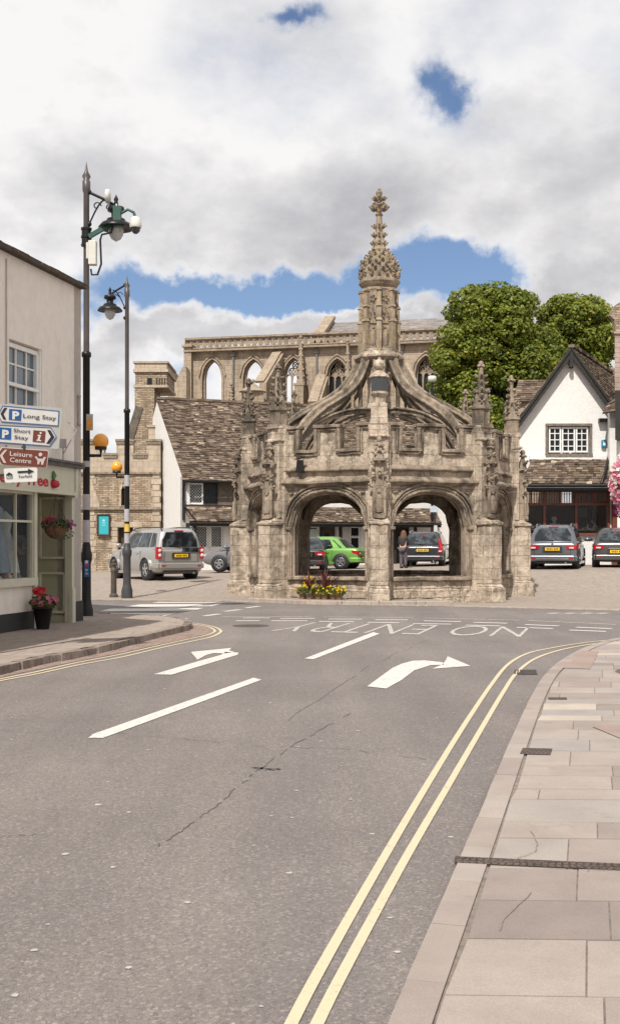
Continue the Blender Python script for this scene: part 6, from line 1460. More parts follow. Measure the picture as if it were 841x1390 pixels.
o = MB(); sign_poly(o, [(51.2,590.2),(55.6,590.6),(53.6,597.2),(56,597.6),(55.4,599.2),(49.3,598.6),(49.8,597),(51,596.6),(52.2,592.2),(50.7,591.9)], .018); o.plate([sg(55+1.5*cos(k*pi/5), 587.9+1.5*sin(k*pi/5), .018) for k in range(10)], SNx, .004); o.build('letter_i', sign_white, b)
b2 = thing('leisure_centre_sign', 'brown direction sign reading Leisure Centre, below the parking board', 'sign', tuple(S0)[:2]+(2.5,), world_mode=True)
m = MB(); sign_poly(m, [(-6,618),(3,607),(64,611),(66.5,613),(64,634),(62,635.5),(5,631.5),(1,630)], 0, .018); m.build('board', sign_white, b2)
m = MB(); sign_poly(m, [(-4.5,618.3),(3.5,608),(64,612),(65.3,613.3),(63,633.5),(61.5,634.5),(6,630.8),(1.8,629)], .006); m.build('panel', sign_brown, b2)
lettering(b2, 'Leisure', 13.3, 618.6, 43.8, 6.2, plain('sign_cream_text', (.52,.45,.42), .5), .012, .015); lettering(b2, 'Centre', 13.3, 627, 42.3, 6.2, MATS['sign_cream_text'], .012, .015)
cm_ = MATS['sign_cream_text']
m = MB(); sign_poly(m, [(6.5,610.5),(9.8,610.7),(3.5,618.6),(8.6,628.6),(5,628.4),(-.3,618.5)], .012); m.build('chevron', cm_, b2)
m = MB(); m.plate([sg(54.8+2.6*cos(k*pi/6), 617+2.6*sin(k*pi/6), .014) for k in range(12)], SNx, .003)
sign_poly(m, [(47,620),(50,619.6),(51.5,622.5),(58,622.8),(59.5,620.3),(62.6,620.6),(59.8,626),(58.5,631),(56,630.8),(55.5,626.5),(54.3,626.4),(53,630.6),(50.6,630.2),(51,625.5)], .012); m.build('figure_symbol', cm_, b2)
b3 = thing('fairfield_sign', 'small white sign reading Fairfield with a black arrow, lowest of the signs', 'sign', tuple(S0)[:2]+(2.35,), world_mode=True)
m = MB(); sign_poly(m, [(5.5,637.5),(7,636),(49,634.5),(51,636),(50.8,652),(49,653.6),(9,655.3),(7.2,654)], 0, .014); m.build('board', plain('sign_bright_white', (.68,.67,.63), .5, var=.04), b3)
m = MB(); sign_poly(m, [(24,639.6),(38.5,638.8),(38.3,636.2),(46.3,639.8),(38.5,643.8),(38.4,641.4),(24.2,642.3)], .008); m.build('arrow', sign_ink, b3)
A_ = sg(26, 648.8, .008); B_ = sg(43.6, 647.9, .008); uu = (B_-A_); text_on('Fairfield', 1, A_, uu.normalized(), SNx.cross(uu).normalized() if SNx.cross(uu).z > 0 else -SNx.cross(uu).normalized(), .01, uu.length, .036, 0).build('lettering', sign_ink, b3)
m = MB()
for pts in ([(8,644.5),(12.5,641.2),(17.5,644)], ): sign_poly(m, pts, .008)
outline(m, [(9.3,645),(16.6,644.8),(16.8,649),(9.5,649.6)], .006, .008); outline(m, [(11.5,645),(16.6,644.8),(16.7,647),(11.6,647.2)], .004, .009); m.build('house_symbol', sign_ink, b3)
m = MB(); m.beam(sg(-24,575,-.03), sg(34,578,-.03), .03, .03); m.beam(sg(-24,595,-.03), sg(60,600,-.03), .03, .03); m.box(tuple(sg(33,607.5,-.02)), (.05,.05,.09)); m.build('mounting_rail', dplastic, b)
m = MB(); m.beam(sg(-24,620,-.03), sg(30,622,-.03), .03, .03); m.build('mounting_rail', dplastic, b2)
m = MB(); m.beam(sg(-24,645,-.03), sg(30,645,-.03), .03, .03); m.build('mounting_rail', dplastic, b3)

# ================================================================ FLOWERS
def leafquad(mb, c, r, tint, up=.5):
    n = Vector((R.gauss(0,1), R.gauss(0,1), R.gauss(0,1)+up)).normalized(); a = n.cross(Vector((R.gauss(0,1), R.gauss(0,1), R.gauss(0,1)))).normalized(); b_ = n.cross(a); c = Vector(c)
    mb.face([c-a*r, c-b_*r*.55, c+a*r, c+b_*r*.55], tint)
def flower(mb, c, r, tint=None, n=5):
    c = Vector(c); d = Vector((R.gauss(0,1), -abs(R.gauss(0,1))-.5, R.gauss(0,.7)+.4)).normalized(); a = d.cross(Vector((0,0,1))).normalized(); b_ = d.cross(a)
    t = R.random() if tint is None else tint
    for k in range(n):
        an_ = 2*pi*k/n; e = a*cos(an_)+b_*sin(an_); f = a*cos(an_+1.0)+b_*sin(an_+1.0)
        mb.face([c, c+e*r+d*r*.25, c+(e+f)*.62*r+d*r*.35, c+f*r*.95+d*r*.25], t)
def bushel(t, name, c, rx, ry, rz_, nleaf, lr, mat, tr=(0,1)):
    m = MB()
    for i in range(nleaf):
        while True:
            q = Vector((R.uniform(-1,1), R.uniform(-1,1), R.uniform(-1,1)))
            if q.length < 1: break
        q = q.normalized()*(q.length**.5); leafquad(m, (c[0]+q.x*rx, c[1]+q.y*ry, c[2]+q.z*rz_), lr*R.uniform(.7,1.3), R.uniform(*tr))
    return m.build(name, mat, t)
def blooms(t, name, c, rx, ry, rz_, nn, fr, mat):
    m = MB()
    for i in range(nn):
        q = Vector((R.gauss(0,1), R.gauss(0,1), R.gauss(0,1))).normalized(); flower(m, (c[0]+q.x*rx, c[1]+q.y*ry, c[2]+q.z*rz_), fr*R.uniform(.8,1.2))
    return m.build(name, mat, t)
# pot by the shop door
p = Gp(58.5, 854, ZL); t = thing('flower_pot', 'black pot of red and pink geraniums beside the shop doorway', 'flower pot', tuple(p))
m = MB(); m.lathe([(.11,0),(.17,.36),(.19,.36),(.19,.40),(.165,.40),(.16,.36),(0,.35)], n=18); m.build('pot', black_paint, t)
bushel(t, 'foliage', (0,0,.47), .24, .22, .14, 380, .035, leaf2); blooms(t, 'red_blooms', (-.05,-.05,.68), .10, .1, .05, 30, .035, petal['red']); blooms(t, 'pink_blooms', (.05,-.08,.50), .22, .15, .08, 34, .035, petal['pink'])
# hanging basket by the shop doorway: on the fascia bracket
s_ = facd(76, .24); q = SA+SU*s_+SNR*.24; zbk = Zp(716, q.y)
t = thing('hanging_basket', 'brown coir basket of red and purple petunias hanging in the shop doorway', 'hanging basket', (q.x, q.y, zbk))
m = MB(); pr = [(.21*sin(a), -.22*cos(a)*.95) for a in [pi/2*i/7 for i in range(8)]]; m.lathe([(x, z) for x, z in pr], n=18); m.lathe([(.21,0),(.21,.02),(.19,.02),(.17,-.03),(0,-.04)], n=18); m.build('basket', coir, t)
m = MB(); 
for k in range(3): a = 2*pi*k/3; m.tube([(.24*cos(a), .24*sin(a), 0), (0,0,.55)], .005, 5)
m.build('chain', dplastic, t)
bushel(t, 'foliage', (0,0,.05), .27, .24, .12, 420, .03, leaf2, (0,.5)); bushel(t, 'trailing_stem', (.1,0,-.10), .22, .22, .14, 90, .025, leaf2, (0,.6)); blooms(t, 'red_blooms', (-.08,-.05,.12), .12, .14, .05, 11, .034, petal['red']); blooms(t, 'purple_blooms', (.05,-.04,.05), .30, .22, .12, 30, .034, petal['purple'])
# large basket at the right picture edge, hung from an arm of a post outside the frame
YB = 12.0; bp = Vector((Xp(866,YB), YB, 0)); pt_ = thing('basket_post', 'slim black post carrying the big flower basket, just off the right picture edge', 'post', (Xp(905,YB), YB, FW))
m = MB(); m.lathe([(.08,0),(.08,.2),(.05,.3),(.045,3.3),(.03,3.4)], n=12); m.tube([(0,0,3.2),(-.2,0,3.28),(-.33,0,3.22)], .02, 6); m.build('pole', black_paint, pt_)
t = thing('hanging_basket', 'huge hanging basket spilling pale pink and purple petunias at the right edge', 'hanging basket', (bp.x, bp.y, Zp(655,YB)))
m = MB(); m.lathe([(.26*sin(a), -.26*cos(a)) for a in [pi/2*i/7 for i in range(8)]], n=16); m.build('basket', coir, t); m = MB()
for k in range(3): a = 2*pi*k/3; m.tube([(.24*cos(a), .24*sin(a), 0), (0,0,1.0)], .005, 5)
m.build('chain', dplastic, t)
bushel(t, 'foliage', (0,0,-.02), .27, .28, .34, 1500, .022, leaf2, (.3,1)); blooms(t, 'pink_blooms', (0,0,-.02), .29, .29, .36, 300, .028, petal['pink']); blooms(t, 'pale_blooms', (0,0,0), .295, .3, .37, 260, .028, petal['pale']); blooms(t, 'purple_blooms', (0,0,-.3), .25, .26, .12, 60, .03, petal['purple']); blooms(t, 'white_blooms', (0,0,.05), .29, .3, .33, 90, .026, petal['white'])
# planter group in front of the left arch of the cross
an = ang(7)+pi/8; nrm = Vector((cos(an), sin(an), 0)); u_ = Vector((-nrm.y, nrm.x, 0)); base_ = CC+nrm*(APO+.42)
def onx(px):
    k = (px-HX)/FOC; return (k*base_.y-base_.x)/(u_.x-k*u_.y)
pots = [(411,0), (422,1), (433,2), (441,1), (453,0), (461,0)]
desc = {0: ['leftmost brown pot of yellow pansies below the left arch', 'brown pot of yellow pansies second from the right below the left arch', 'rightmost brown pot of yellow pansies below the left arch'], 1: ['brown pot with a thin dark red cordyline on the left below the left arch', 'brown pot with a broad dark red cordyline right of the foliage pot'], 2: ['brown pot of pale variegated leaves between the two cordylines']}
cnt = {0:0,1:0,2:0}; cord = leaf_mat('cordyline_leaf', [(0,(.06,.015,.018)),(1,(.17,.05,.04))], .2)
for px, kind in pots:
    q = base_+u_*onx(px)+nrm*R.uniform(-.03,.1); t = thing('flower_pot', desc[kind][cnt[kind]], 'flower pot', (q.x, q.y, .105)); t['group'] = 'brown pots below the left arch'; cnt[kind] += 1
    m = MB(); m.lathe([(.08,0),(.11,.13),(.12,.13),(.12,.17),(.10,.17),(0,.15)], n=14); m.build('pot', plain('brown_pot', (.24,.15,.095), .85, var=.25), t)
    bushel(t, 'foliage', (0,0,.22), .19, .17, .12, 260, .03, leaf2, (.3,1) if kind != 2 else (.8,1))
    blooms(t, 'yellow_blooms', (0,-.05,.26 if px not in (422,) else .42), .18, .14, .12 if px != 422 else .2, 24 if kind != 2 else 6, .030, petal['yellow'])
    if kind == 1:
        m = MB(); L_ = .62 if px == 422 else .72
        for i in range(26 if px == 422 else 40):
            a = R.uniform(0, 2*pi); el = R.uniform(.55, 1.5); P = Vector((cos(a)*cos(el), sin(a)*cos(el), sin(el))); sd_ = P.cross(Vector((0,0,1))).normalized(); l = L_*R.uniform(.7,1.1); w_ = .013
            a0 = Vector((0,0,.22)); a1 = a0+P*l*.55; a2 = a0+P*l+Vector((cos(a),sin(a),-.6))*l*.12; tn = R.random()
            m.face([a0-sd_*w_, a0+sd_*w_, a1+sd_*w_*1.3, a1-sd_*w_*1.3], tn); m.face([a1-sd_*w_*1.3, a1+sd_*w_*1.3, a2], tn)
        m.build('cordyline', cord, t)

# ================================================================ TREES
def tree(label, base, crowns, trunk_h, r0, nclump, nleaf, lr, tshift=0):
    t = thing('maple_tree', label, 'tree', base); t['group'] = 'broad green trees behind the cafe'; bz = Vector(base); m = MB(); clumps = []
    for (cx, cy, cz, rx, ry, rz_, n) in crowns:
        for i in range(n):
            th = R.uniform(0, 2*pi); cph = R.uniform(-.75, 1); sp_ = sqrt(1-cph*cph); k = R.uniform(.55, 1.0)**.6*R.uniform(.86, 1.10)
            clumps.append(Vector((cx+rx*k*sp_*cos(th), cy+ry*k*sp_*sin(th), cz+rz_*k*cph))-bz)
    m.tube([(0,0,-.3),(0.1,0,trunk_h*.5),(0,.1,trunk_h),(.2,0,trunk_h*1.8)], [r0,r0*.8,r0*.65,r0*.2], 9)
    for c in R.sample(clumps, min(28, len(clumps))): s0_ = Vector((0,0,trunk_h*R.uniform(.6,1.3))); mid = s0_.lerp(c, .5)+Vector((0,0,-.3)); m.tube([s0_, mid, c*.93+s0_*.07], [r0*.3, r0*.14, .03], 5)
    m.build('trunk', bark, t); f = MB()
    for c in clumps:
        rr = R.choice((.38,.55,.7,.85,1.05)); ct = R.gauss(0,.09)+tshift; nn = int(nleaf*rr**1.8)
        for i in range(nn):
            v = Vector((R.gauss(0,1), R.gauss(0,1), R.gauss(0,1))).normalized(); k = R.uniform(.55,1)**.5; q = c+Vector((v.x*rr*k*1.15, v.y*rr*k*1.15, v.z*rr*k*.8))
            n = (v*.9+Vector((R.gauss(0,.5), R.gauss(0,.5), R.gauss(0,.5)+.5))).normalized(); a = n.cross(Vector((R.gauss(0,1), R.gauss(0,1), R.gauss(0,1)))).normalized(); b_ = n.cross(a); s_ = lr*R.uniform(.7,1.35)
            f.face([q-a*s_, q-b_*s_*.7+n*s_*.1, q+a*s_, q+b_*s_*.7-n*s_*.15], min(1, max(0, R.gauss(.48, .2)+ct)))
    f.build('crown', leaf, t); return t
YT = 72
tree('large maple tree nearer the spire, its crown filling the sky left of the cafe gable', (Xp(665,YT), YT, .5), [(Xp(668,YT), YT, Zp(462,YT), 3.0, 3.2, 3.4, 105), (Xp(672,YT), YT-.5, Zp(430,YT), 1.7, 1.8, 1.7, 26), (Xp(632,YT), YT-1, Zp(520,YT), 2.2, 2.4, 3.2, 42), (Xp(715,YT), YT, Zp(505,YT), 2.2, 2.6, 3.2, 38), (Xp(650,YT), YT-1, Zp(570,YT), 3.6, 2.8, 2.6, 50)], 6.5, .42, 0, 430, .115, -.02)
YT2 = 78
tree('rounded maple tree directly behind the cafe roof, farther right', (Xp(785,YT2), YT2, .5), [(Xp(782,YT2), YT2, Zp(456,YT2), 2.6, 3.0, 3.0, 80), (Xp(806,YT2), YT2, Zp(500,YT2), 1.7, 2.4, 3.3, 30), (Xp(740,YT2), YT2, Zp(500,YT2), 1.8, 2.4, 2.6, 30), (Xp(770,YT2), YT2, Zp(540,YT2), 3.4, 2.5, 2.4, 40)], 6.5, .42, 0, 420, .12, .03)
# shrub by the passage at the end of the cottage row
q = C0+CU*(cs(597)); t = thing('ivy_bush', 'dark climbing ivy beside the end of the cottage row, seen through the right arch', 'bush', (q.x, q.y+1, .5)); m = MB(); m.tube([(0,0,0),(0,0,2.4)], .06, 6); m.build('stem', bark, t)
bushel(t, 'foliage', (0,0,1.9), .75, .7, 1.6, 1500, .10, leaf2, (0,.9))
# end wall behind it
# ================================================================ CARS
def car_paint(name, c, metal=.4, rough=.28):
    s = NT(name); s.fin(c, rough, None, metal); s.b.inputs['Coat Weight'].default_value = .8; s.b.inputs['Coat Roughness'].default_value = .05; return s.m
seat_mat = plain('seat_cloth', (.05,.05,.055), .9)
def car(name, label, loc, rotz, paint, L=4.3, W=1.78, H=1.5, belt=.92, hood=.86, wr=.32, gh=(.25,3.35,.70,2.55), rail=False, lights='low', lower=None, boot=.0, plate_z=.62, bump_top=.52, rim=.62, wbase=(.78, None), fog=True, wiper=True, win_drop=0, tailw=.93):
    t = thing(name, label, 'car', tuple(loc), rotz, 'cars parked in the market place')
    w = W/2; lower = lower or dplastic
    # body: lofted cross-sections from tail to nose
    def sec(y, ws, zb, zt, fl=1):
        k = w*ws; mid = (zb+zt)/2
        R_ = [(0,zb),(.78*k,zb),(.95*k,zb+.06),(k*.995,zb+.2),(k,mid),(k*.985,zt-.14),(k*.95,zt-.045),(k*.86,zt),(0,zt)]
        return [(x,y,z) for x, z in R_]+[(-x,y,z) for x, z in R_[-2:0:-1]]
    st = [(0.0,tailw*.97,.40,belt-.14),(.05,tailw,.30,belt-.05),(.16,tailw+.035,.24,belt),(.6,1,.20,belt),(1.6,1,.18,belt),(L-1.9,1,.18,belt-.0),(L-1.15,.99,.18,hood+.04),(L-.55,.97,.20,hood-.03),(L-.18,.90,.25,hood-.14),(L-.03,.82,.33,hood-.28),(L,.74,.42,hood-.38)]
    m = MB(); n = 16; vs = []
    for s_ in st: vs += sec(*s_)
    m.add(vs, [(i*n+k, (i+1)*n+k, (i+1)*n+(k+1)%n, i*n+(k+1)%n) for i in range(len(st)-1) for k in range(n)]+[tuple(range(n)), tuple(range((len(st)-1)*n, len(st)*n))[::-1]], .5, True)
    body = m.build('body', paint, t, subsurf=2, smooth=True)
    for p in ():
        pass
    # greenhouse: rear-bottom, front-bottom, rear-top, front-top
    yb0, yf0, yb1, yf1 = gh; zb_, zt_ = belt-.05, H-.07; wb, wt = w*.93, w*.72
    m = MB(); lv = [0, .5, .85, 1.0]; rings = []
    for q in lv:
        z = zb_+(zt_-zb_)*q; e = 0 if q < 1 else .06; ww = wb+(wt-wb)*q**1.15-e*.5; y0 = yb0+(yb1-yb0)*q**1.1+e; y1 = yf0+(yf1-yf0)*q-e
        rings.append([(-ww,y0+.10,z),(-ww*.82,y0,z),(ww*.82,y0,z),(ww,y0+.10,z),(ww,y1-.12,z),(ww*.8,y1,z),(-ww*.8,y1,z),(-ww,y1-.12,z)])
    vs = [p for r in rings for p in r]; m.add(vs, [(i*8+k, i*8+(k+1)%8, (i+1)*8+(k+1)%8, (i+1)*8+k) for i in range(3) for k in range(8)], .5, True)
    top = rings[-1]; m.add(top+[(x*.8, y0_, H) for x, y0_ in [(-wt, yb1+.25),(-wt*.8, yb1+.2),(wt*.8, yb1+.2),(wt, yb1+.25),(wt, yf1-.3),(wt*.8, yf1-.25),(-wt*.8, yf1-.25),(-wt, yf1-.3)]], [(k, (k+1)%8, 8+(k+1)%8, 8+k) for k in range(8)]+[tuple(range(8, 16))], .5, True)
    m.build('cabin', paint, t, smooth=True)
    def ghp(side, a, b):      # bilinear point on a greenhouse face; a along, b up
        q = b; z = zb_+(zt_-zb_)*q; ww = wb+(wt-wb)*q**1.15; y0 = yb0+(yb1-yb0)*q**1.1; y1 = yf0+(yf1-yf0)*q
        if side == 'rear': return Vector(((a*2-1)*ww*.84, y0-.012, z))
        if side == 'front': return Vector(((a*2-1)*ww*.84, y1+.012, z))
        sx = 1 if side == 'right' else -1
        return Vector((sx*(ww+.012), y0+.10+(y1-y0-.22)*a, z))
    def gpane(nm, side, pts, mat=car_glass, th=.012):
        P = [ghp(side, a, b) for a, b in pts]; c = sum(P, Vector())/len(P); nr = {'rear': (0,-1,.3), 'front': (0,1,.5), 'right': (1,0,.3), 'left': (-1,0,.3)}[side]
        g = MB(); g.plate(P, (P[1]-P[0]).cross(P[2]-P[1]) if (P[1]-P[0]).cross(P[2]-P[1]).dot(Vector(nr)) > 0 else -(P[1]-P[0]).cross(P[2]-P[1]), th); return g.build(nm, mat, t)
    lo = .12+win_drop
    gpane('rear_window', 'rear', [(.03,lo),(.97,lo),(1.0,.5),(.93,.90),(.07,.90),(.0,.5)])
    gpane('windscreen', 'front', [(.03,.10),(.97,.10),(.93,.92),(.07,.92)])
    for sd in ('left', 'right'):
        gpane('side_window', sd, [(.02+.0,.16),(.18,.12),(.19,.86),(.06,.84)] if not boot else [(.02,.16),(.06,.12),(.12,.84),(.08,.84)])
        gpane('side_window', sd, [(.21,.12),(.52,.12),(.52,.88),(.22,.87)]); gpane('side_window', sd, [(.55,.12),(.94,.12),(.86,.86),(.55,.88)])
    # rear: lights, plate, handle, bumper, third lamp
    def rbox(nm, cs, d, mat, par=None, bev=0, y=-.012, rz=0):
        g = MB()
        for (x, z) in cs: g.box((x, y, z), d, rz)
        return g.build(nm, mat, par or t, bevel=bev)
    tw = w*tailw
    for sx in (-1, 1):
        g = MB()
        if lights == 'low':      # wraparound clusters under the window line
            g.plate([(sx*(tw*1.00),.02,belt-.14),(sx*tw*.55,-.035,belt-.15),(sx*tw*.60,-.035,belt-.27),(sx*(tw*.99),.02,belt-.31)], (0,-1,0), .08); g.plate([(sx*tw*1.0,.02,belt-.14),(sx*(tw*1.07),.30,belt-.10),(sx*(tw*1.06),.26,belt-.22),(sx*tw*.99,.02,belt-.31)], (sx,-.3,0), .05)
        elif lights == 'tall':   # tall shoulders climbing the rear pillars
            g.plate([(sx*tw*.99,.00,belt-.36),(sx*tw*.80,-.035,belt-.34),(sx*tw*.86,-.02,belt),(sx*tw*.82,yb0+.03,belt+.12),(sx*tw*.76,yb0+(yb1-yb0)*.75,H-.28),(sx*tw*.86,yb0+(yb1-yb0)*.75+.05,H-.28),(sx*tw*.98,yb0+.05,belt+.05),(sx*tw*1.02,.02,belt-.08)], (0,-1,.2), .06)
        else:                    # upright rectangular clusters
            g.box((sx*tw*.93,.01,belt-.18), (.14,.10,.42)); g.box((sx*tw*1.0,.10,belt-.18), (.06,.14,.42))
        lo_ = g.build('rear_light', red_lens, t)
        g = MB(); 
        if lights == 'tall': g.box((sx*tw*.90,-.045,belt-.27), (.13,.02,.05))
        elif lights == 'low': g.box((sx*tw*.80,-.04,belt-.235), (.16,.02,.05))
        else:
            g.lathe([(0,-.055),(.06,-.05),(.065,-.04)], (sx*tw*.93,.0,belt-.10), 10, axis='y'); g.lathe([(0,-.055),(.06,-.05),(.065,-.04)], (sx*tw*.93,.0,belt-.27), 10, axis='y')
        g.build('reversing_lens', clear_lens, lo_)
    pl = rbox('number_plate', [(0, plate_z)], (.52,.03,.115), plate_y, None, 0, -.045)
    g = MB(); x = -.21
    for k, wd in enumerate((.045,.045,.045,.045,0,.045,.045,.045)):
        if wd: g.box((x+.025, -.062, plate_z), (wd*.8,.004,.065)); 
        x += .058 if wd else .03
    g.build('plate_characters', plate_ink, pl)
    rbox('number_plate_recess', [(0, plate_z+.0)], (.70,.02,.20), dplastic, None, 0, -.026)
    rbox('tailgate_trim', [(0, plate_z+.115)], (.62,.04,.022), chrome, None, 0, -.03)
    g = MB(); g.box((0,.0,bump_top-.14), (tw*1.86,.14,.20)); 
    for sx in (-1,1): g.box((sx*tw*.99,.18,bump_top-.14), (.10,.40,.20), sx*-.08)
    g.build('rear_bumper', lower, t, bevel=.035, seg=2)
    g = MB(); g.box((0,.05,.29), (tw*1.5,.10,.12)); g.build('bumper_valance', dplastic, t, bevel=.02)
    g = MB(); g.box((0,yb1+.02,H-.09), (.36,.05,.035)); g.build('high_brake_light', red_lens, t)
    if wiper: g = MB(); a_ = ghp('rear', .5, lo+.02); b_ = ghp('rear', .18, lo+.10); g.beam(a_+Vector((0,-.02,0)), b_+Vector((0,-.02,0)), .02, .015); g.blob(a_, .03, 6); g.build('rear_wiper', dplastic, t)
    if fog:
        for sx in (-1,1): rbox('rear_reflector', [(sx*tw*.78, bump_top-.13)], (.14,.03,.04), red_lens, None, 0, -.075)
    g = MB(); g.tube([(tw*.55,.0,.25),(tw*.55,-.06,.25)], .035, 8); g.build('exhaust', chrome, t)
    # tailgate seams, side seams, handles, sills
    g = MB()
    for sx in (-1,1): g.beam((sx*tw*.76,-.02,bump_top), (sx*tw*.72,-.022,belt-.12), .010, .01, (1,0,0))
    g.beam((-tw*.76,-.03,bump_top), (tw*.76,-.03,bump_top), .01, .012)
    for sx in (-1,1):
        for yy in (L*.30, L*.50, L*.70): g.beam((sx*(w+.002),yy,.30), (sx*(w*.985+.002),yy+.02,belt-.12), .012, .012, (1,0,0))
    g.build('panel_gap', dplastic, t)
    g = MB()
    for sx in (-1,1):
        for yy in (L*.36, L*.55): g.box((sx*(w+.012),yy,belt-.20), (.03,.18,.03))
    g.build('door_handle', paint, t)
    g = MB()
    for sx in (-1,1): g.bx(*sorted((sx*(w-.08), sx*(w+.004))), .95, L-1.05, .20, .30)
    g.build('sill_trim', lower, t)
    for sx in (-1,1):
        g = MB(); yv = yf0-.45; g.blob((sx*(w+.13), yv, belt+.08), .12, 8, .5, (1,.6,.72)); g.beam((sx*(w*.9), yv+.02, belt), (sx*(w+.1), yv, belt+.04), .05, .04); g.build('wing_mirror', paint, t)
    # wheels
    fy = wbase[1] or L-.85; ry = wbase[0]
    for sx in (-1,1):
        for yy in (ry, fy):
            g = MB(); x0 = sx*(w-.26); x1 = sx*(w+.004); g.lathe([(0,x0),(wr+.055,x0),(wr+.055,x1),(0,x1)] if sx > 0 else [(0,x1),(wr+.055,x1),(wr+.055,x0),(0,x0)], (0,yy,wr+.01), 22, axis='x'); g.build('wheel_arch', dplastic, t)
            g = MB(); a_, b_ = w-.22, w+.010; pr = [(wr*.55,a_),(wr*.95,a_),(wr,a_+.03),(wr,b_-.03),(wr*.95,b_),(wr*.66,b_+.004),(wr*.60,b_-.03)]
            pr = [(r_, sx*x_) for r_, x_ in pr]; g.lathe(pr if sx > 0 else pr[::-1], (0,yy,wr), 24, axis='x'); wh = g.build('tyre', rubber, t)
            g = MB(); rr = wr*.64; xo = sx*(b_-.004)
            g.lathe([(rr,sx*(b_-.03)),(rr,xo),(rr*.9,xo),(rr*.88,sx*(b_-.05))], (0,yy,wr), 22, axis='x')
            for k in range(5):
                a = 2*pi*k/5+.3; g.beam((xo,yy,wr), (xo,yy+rr*.92*cos(a),wr+rr*.92*sin(a)), rr*.26, .03, (1,0,0)) 
            g.lathe([(rr*.24,sx*(b_-.02)),(rr*.22,xo+sx*.008),(0,xo+sx*.01)], (0,yy,wr), 12, axis='x'); g.build('rim', alloy, wh)
    if rail:
        g = MB()
        for sx in (-1,1):
            P = [(sx*wt*.93, yb1+.02, H-.07),(sx*wt*.93, yb1+.18, H+.02),(sx*wt*.93, (yb1+yf1)/2, H+.045),(sx*wt*.93, yf1-.35, H+.01),(sx*wt*.93, yf1-.2, H-.05)]; g.tube(P, .022, 7)
        g.build('roof_rail', chrome if rail == 1 else dplastic, t)
    # nose lamps
    for sx in (-1,1): g = MB(); g.blob((sx*w*.70, L-.10, hood-.24), .15, 8, .5, (1,.6,.5)); g.build('headlight', clear_lens, t)
    return t
silver = car_paint('silver_car_paint', (.40,.385,.365), .55, .32); grey_c = car_paint('grey_car_paint', (.145,.155,.175), .5); dgrey = car_paint('dark_grey_car_paint', (.085,.08,.08), .5); blk = car_paint('black_car_paint', (.012,.012,.013), .2)
green_c = car_paint('apple_green_car_paint', (.19,.42,.09), .35); slate_c = car_paint('slate_grey_car_paint', (.055,.058,.065), .5); lgrey = car_paint('mid_grey_car_paint', (.22,.22,.225), .5)
def gz(x, y): return ground_h(x, y)+.004
def place(px, py_bottom, Y): x = Xp(px, Y); return Vector((x, Y, gz(x, Y)))
q = Vector((-4.62, 39.6, 0)); q.z = gz(q.x, q.y)
# large silver off-roader, upright glass and step in the tailgate
od = car('off_road_car', 'large silver off-road car with upright tailgate, parked by the stone gatehouse', q, radians(32), silver, 4.75, 1.92, 1.86, 1.16, 1.08, .37, (.06,3.55,.16,2.95), 2, 'upright', silver, 0, .88, .66, wbase=(.95,3.85))
g = MB(); g.plate([(.05,-.03,1.17),(.05,-.03,1.02),(.70,-.03,1.02),(.70,-.03,1.17)], (0,-1,0), .03); g.build('stepped_tailgate_glass', car_glass, od)
for sx in (-1,1):
    for yw in (.95, 3.85):
        g = MB(); g.sweep([(sx*(.96+.012), yw+.47*cos(pi*k/12), .37+.47*sin(pi*k/12)) for k in range(13)], .05, .07, (1,0,0)); g.build('wheel_arch_trim', silver, od)
Yc = 46.6; q = place(287, 775, Yc); 
# mid-grey hatch seen side-on beyond the left piers
x = Xp(276, Yc); fc = Vector((x+.1, Yc, 0)); a = radians(74); L_ = 4.0
q = Vector((fc.x+sin(a)*L_, fc.y-cos(a)*L_*.0-.3, 0)); q.z = gz(q.x, q.y)
hb_ = car('small_hatchback', 'mid-grey hatchback with an orange and pale blue door badge, half hidden by the left piers', q, a, lgrey, L_, 1.72, 1.50, .92, .86, .31, (.2,3.25,.55,2.35))
g = MB(); g.lathe([(0,-.868),(.17,-.868),(.17,-.866)], (0,2.45,.60), 14, axis='x'); bd = g.build('door_badge', plain('badge_blue', (.30,.52,.55), .5), hb_)
g = MB(); 
for k in range(6): g.box((-.870, 2.18-k*.15, .62+.01*(k % 2)), (.006,.11,.12+.03*(k % 2)))
g.build('orange_lettering', plain('badge_orange', (.62,.13,.04), .5), hb_)
q = place(412, 771, 44.8); car('black_saloon', 'black car with a chrome strip, seen through the left arch beside the green one', q, radians(-2), blk, 4.4, 1.76, 1.42, .94, .86, .31, (.75,3.4,1.25,2.6), lights='low', plate_z=.70, boot=.5, wiper=False)
q = Vector((Xp(497,47.6), 47.6, 0)); q.x -= .1; q.y += .4; q.z = gz(q.x, q.y); car('green_coupe', 'apple green coupe seen side-on through the left arch', q, radians(70), green_c, 3.85, 1.68, 1.38, .90, .82, .30, (.55,3.0,1.05,2.25), lights='low', boot=.4, rim=.7, lower=green_c, plate_z=.45, wiper=False)
q = place(573, 775, 48.6); car('estate_car', 'dark grey estate car with tall red rear lights, seen through the right arch', q, radians(-11), slate_c, 4.7, 1.84, 1.54, .95, .88, .33, (.10,3.75,.55,2.95), 1, 'tall', slate_c, plate_z=.72)
q = place(749, 772, 40.6); kl = car('crossover_car', 'grey crossover car with roof rails, parked in front of the white cafe', q, radians(-17.5), grey_c, 4.5, 1.85, 1.66, 1.04, .98, .36, (.14,3.6,.48,2.85), 1, 'low', grey_c, plate_z=.76, bump_top=.56)
g = MB(); g.box((0,-.06,.40), (1.15,.06,.05)); g.box((0,-.05,.47), (.25,.05,.03)); g.build('skid_plate', chrome, kl); g = MB(); g.plate([(-.05,-.05,.93),(0,-.05,.87),(.05,-.05,.93),(0,-.05,.99)], (0,-1,0), .02); g.build('badge', chrome, kl)
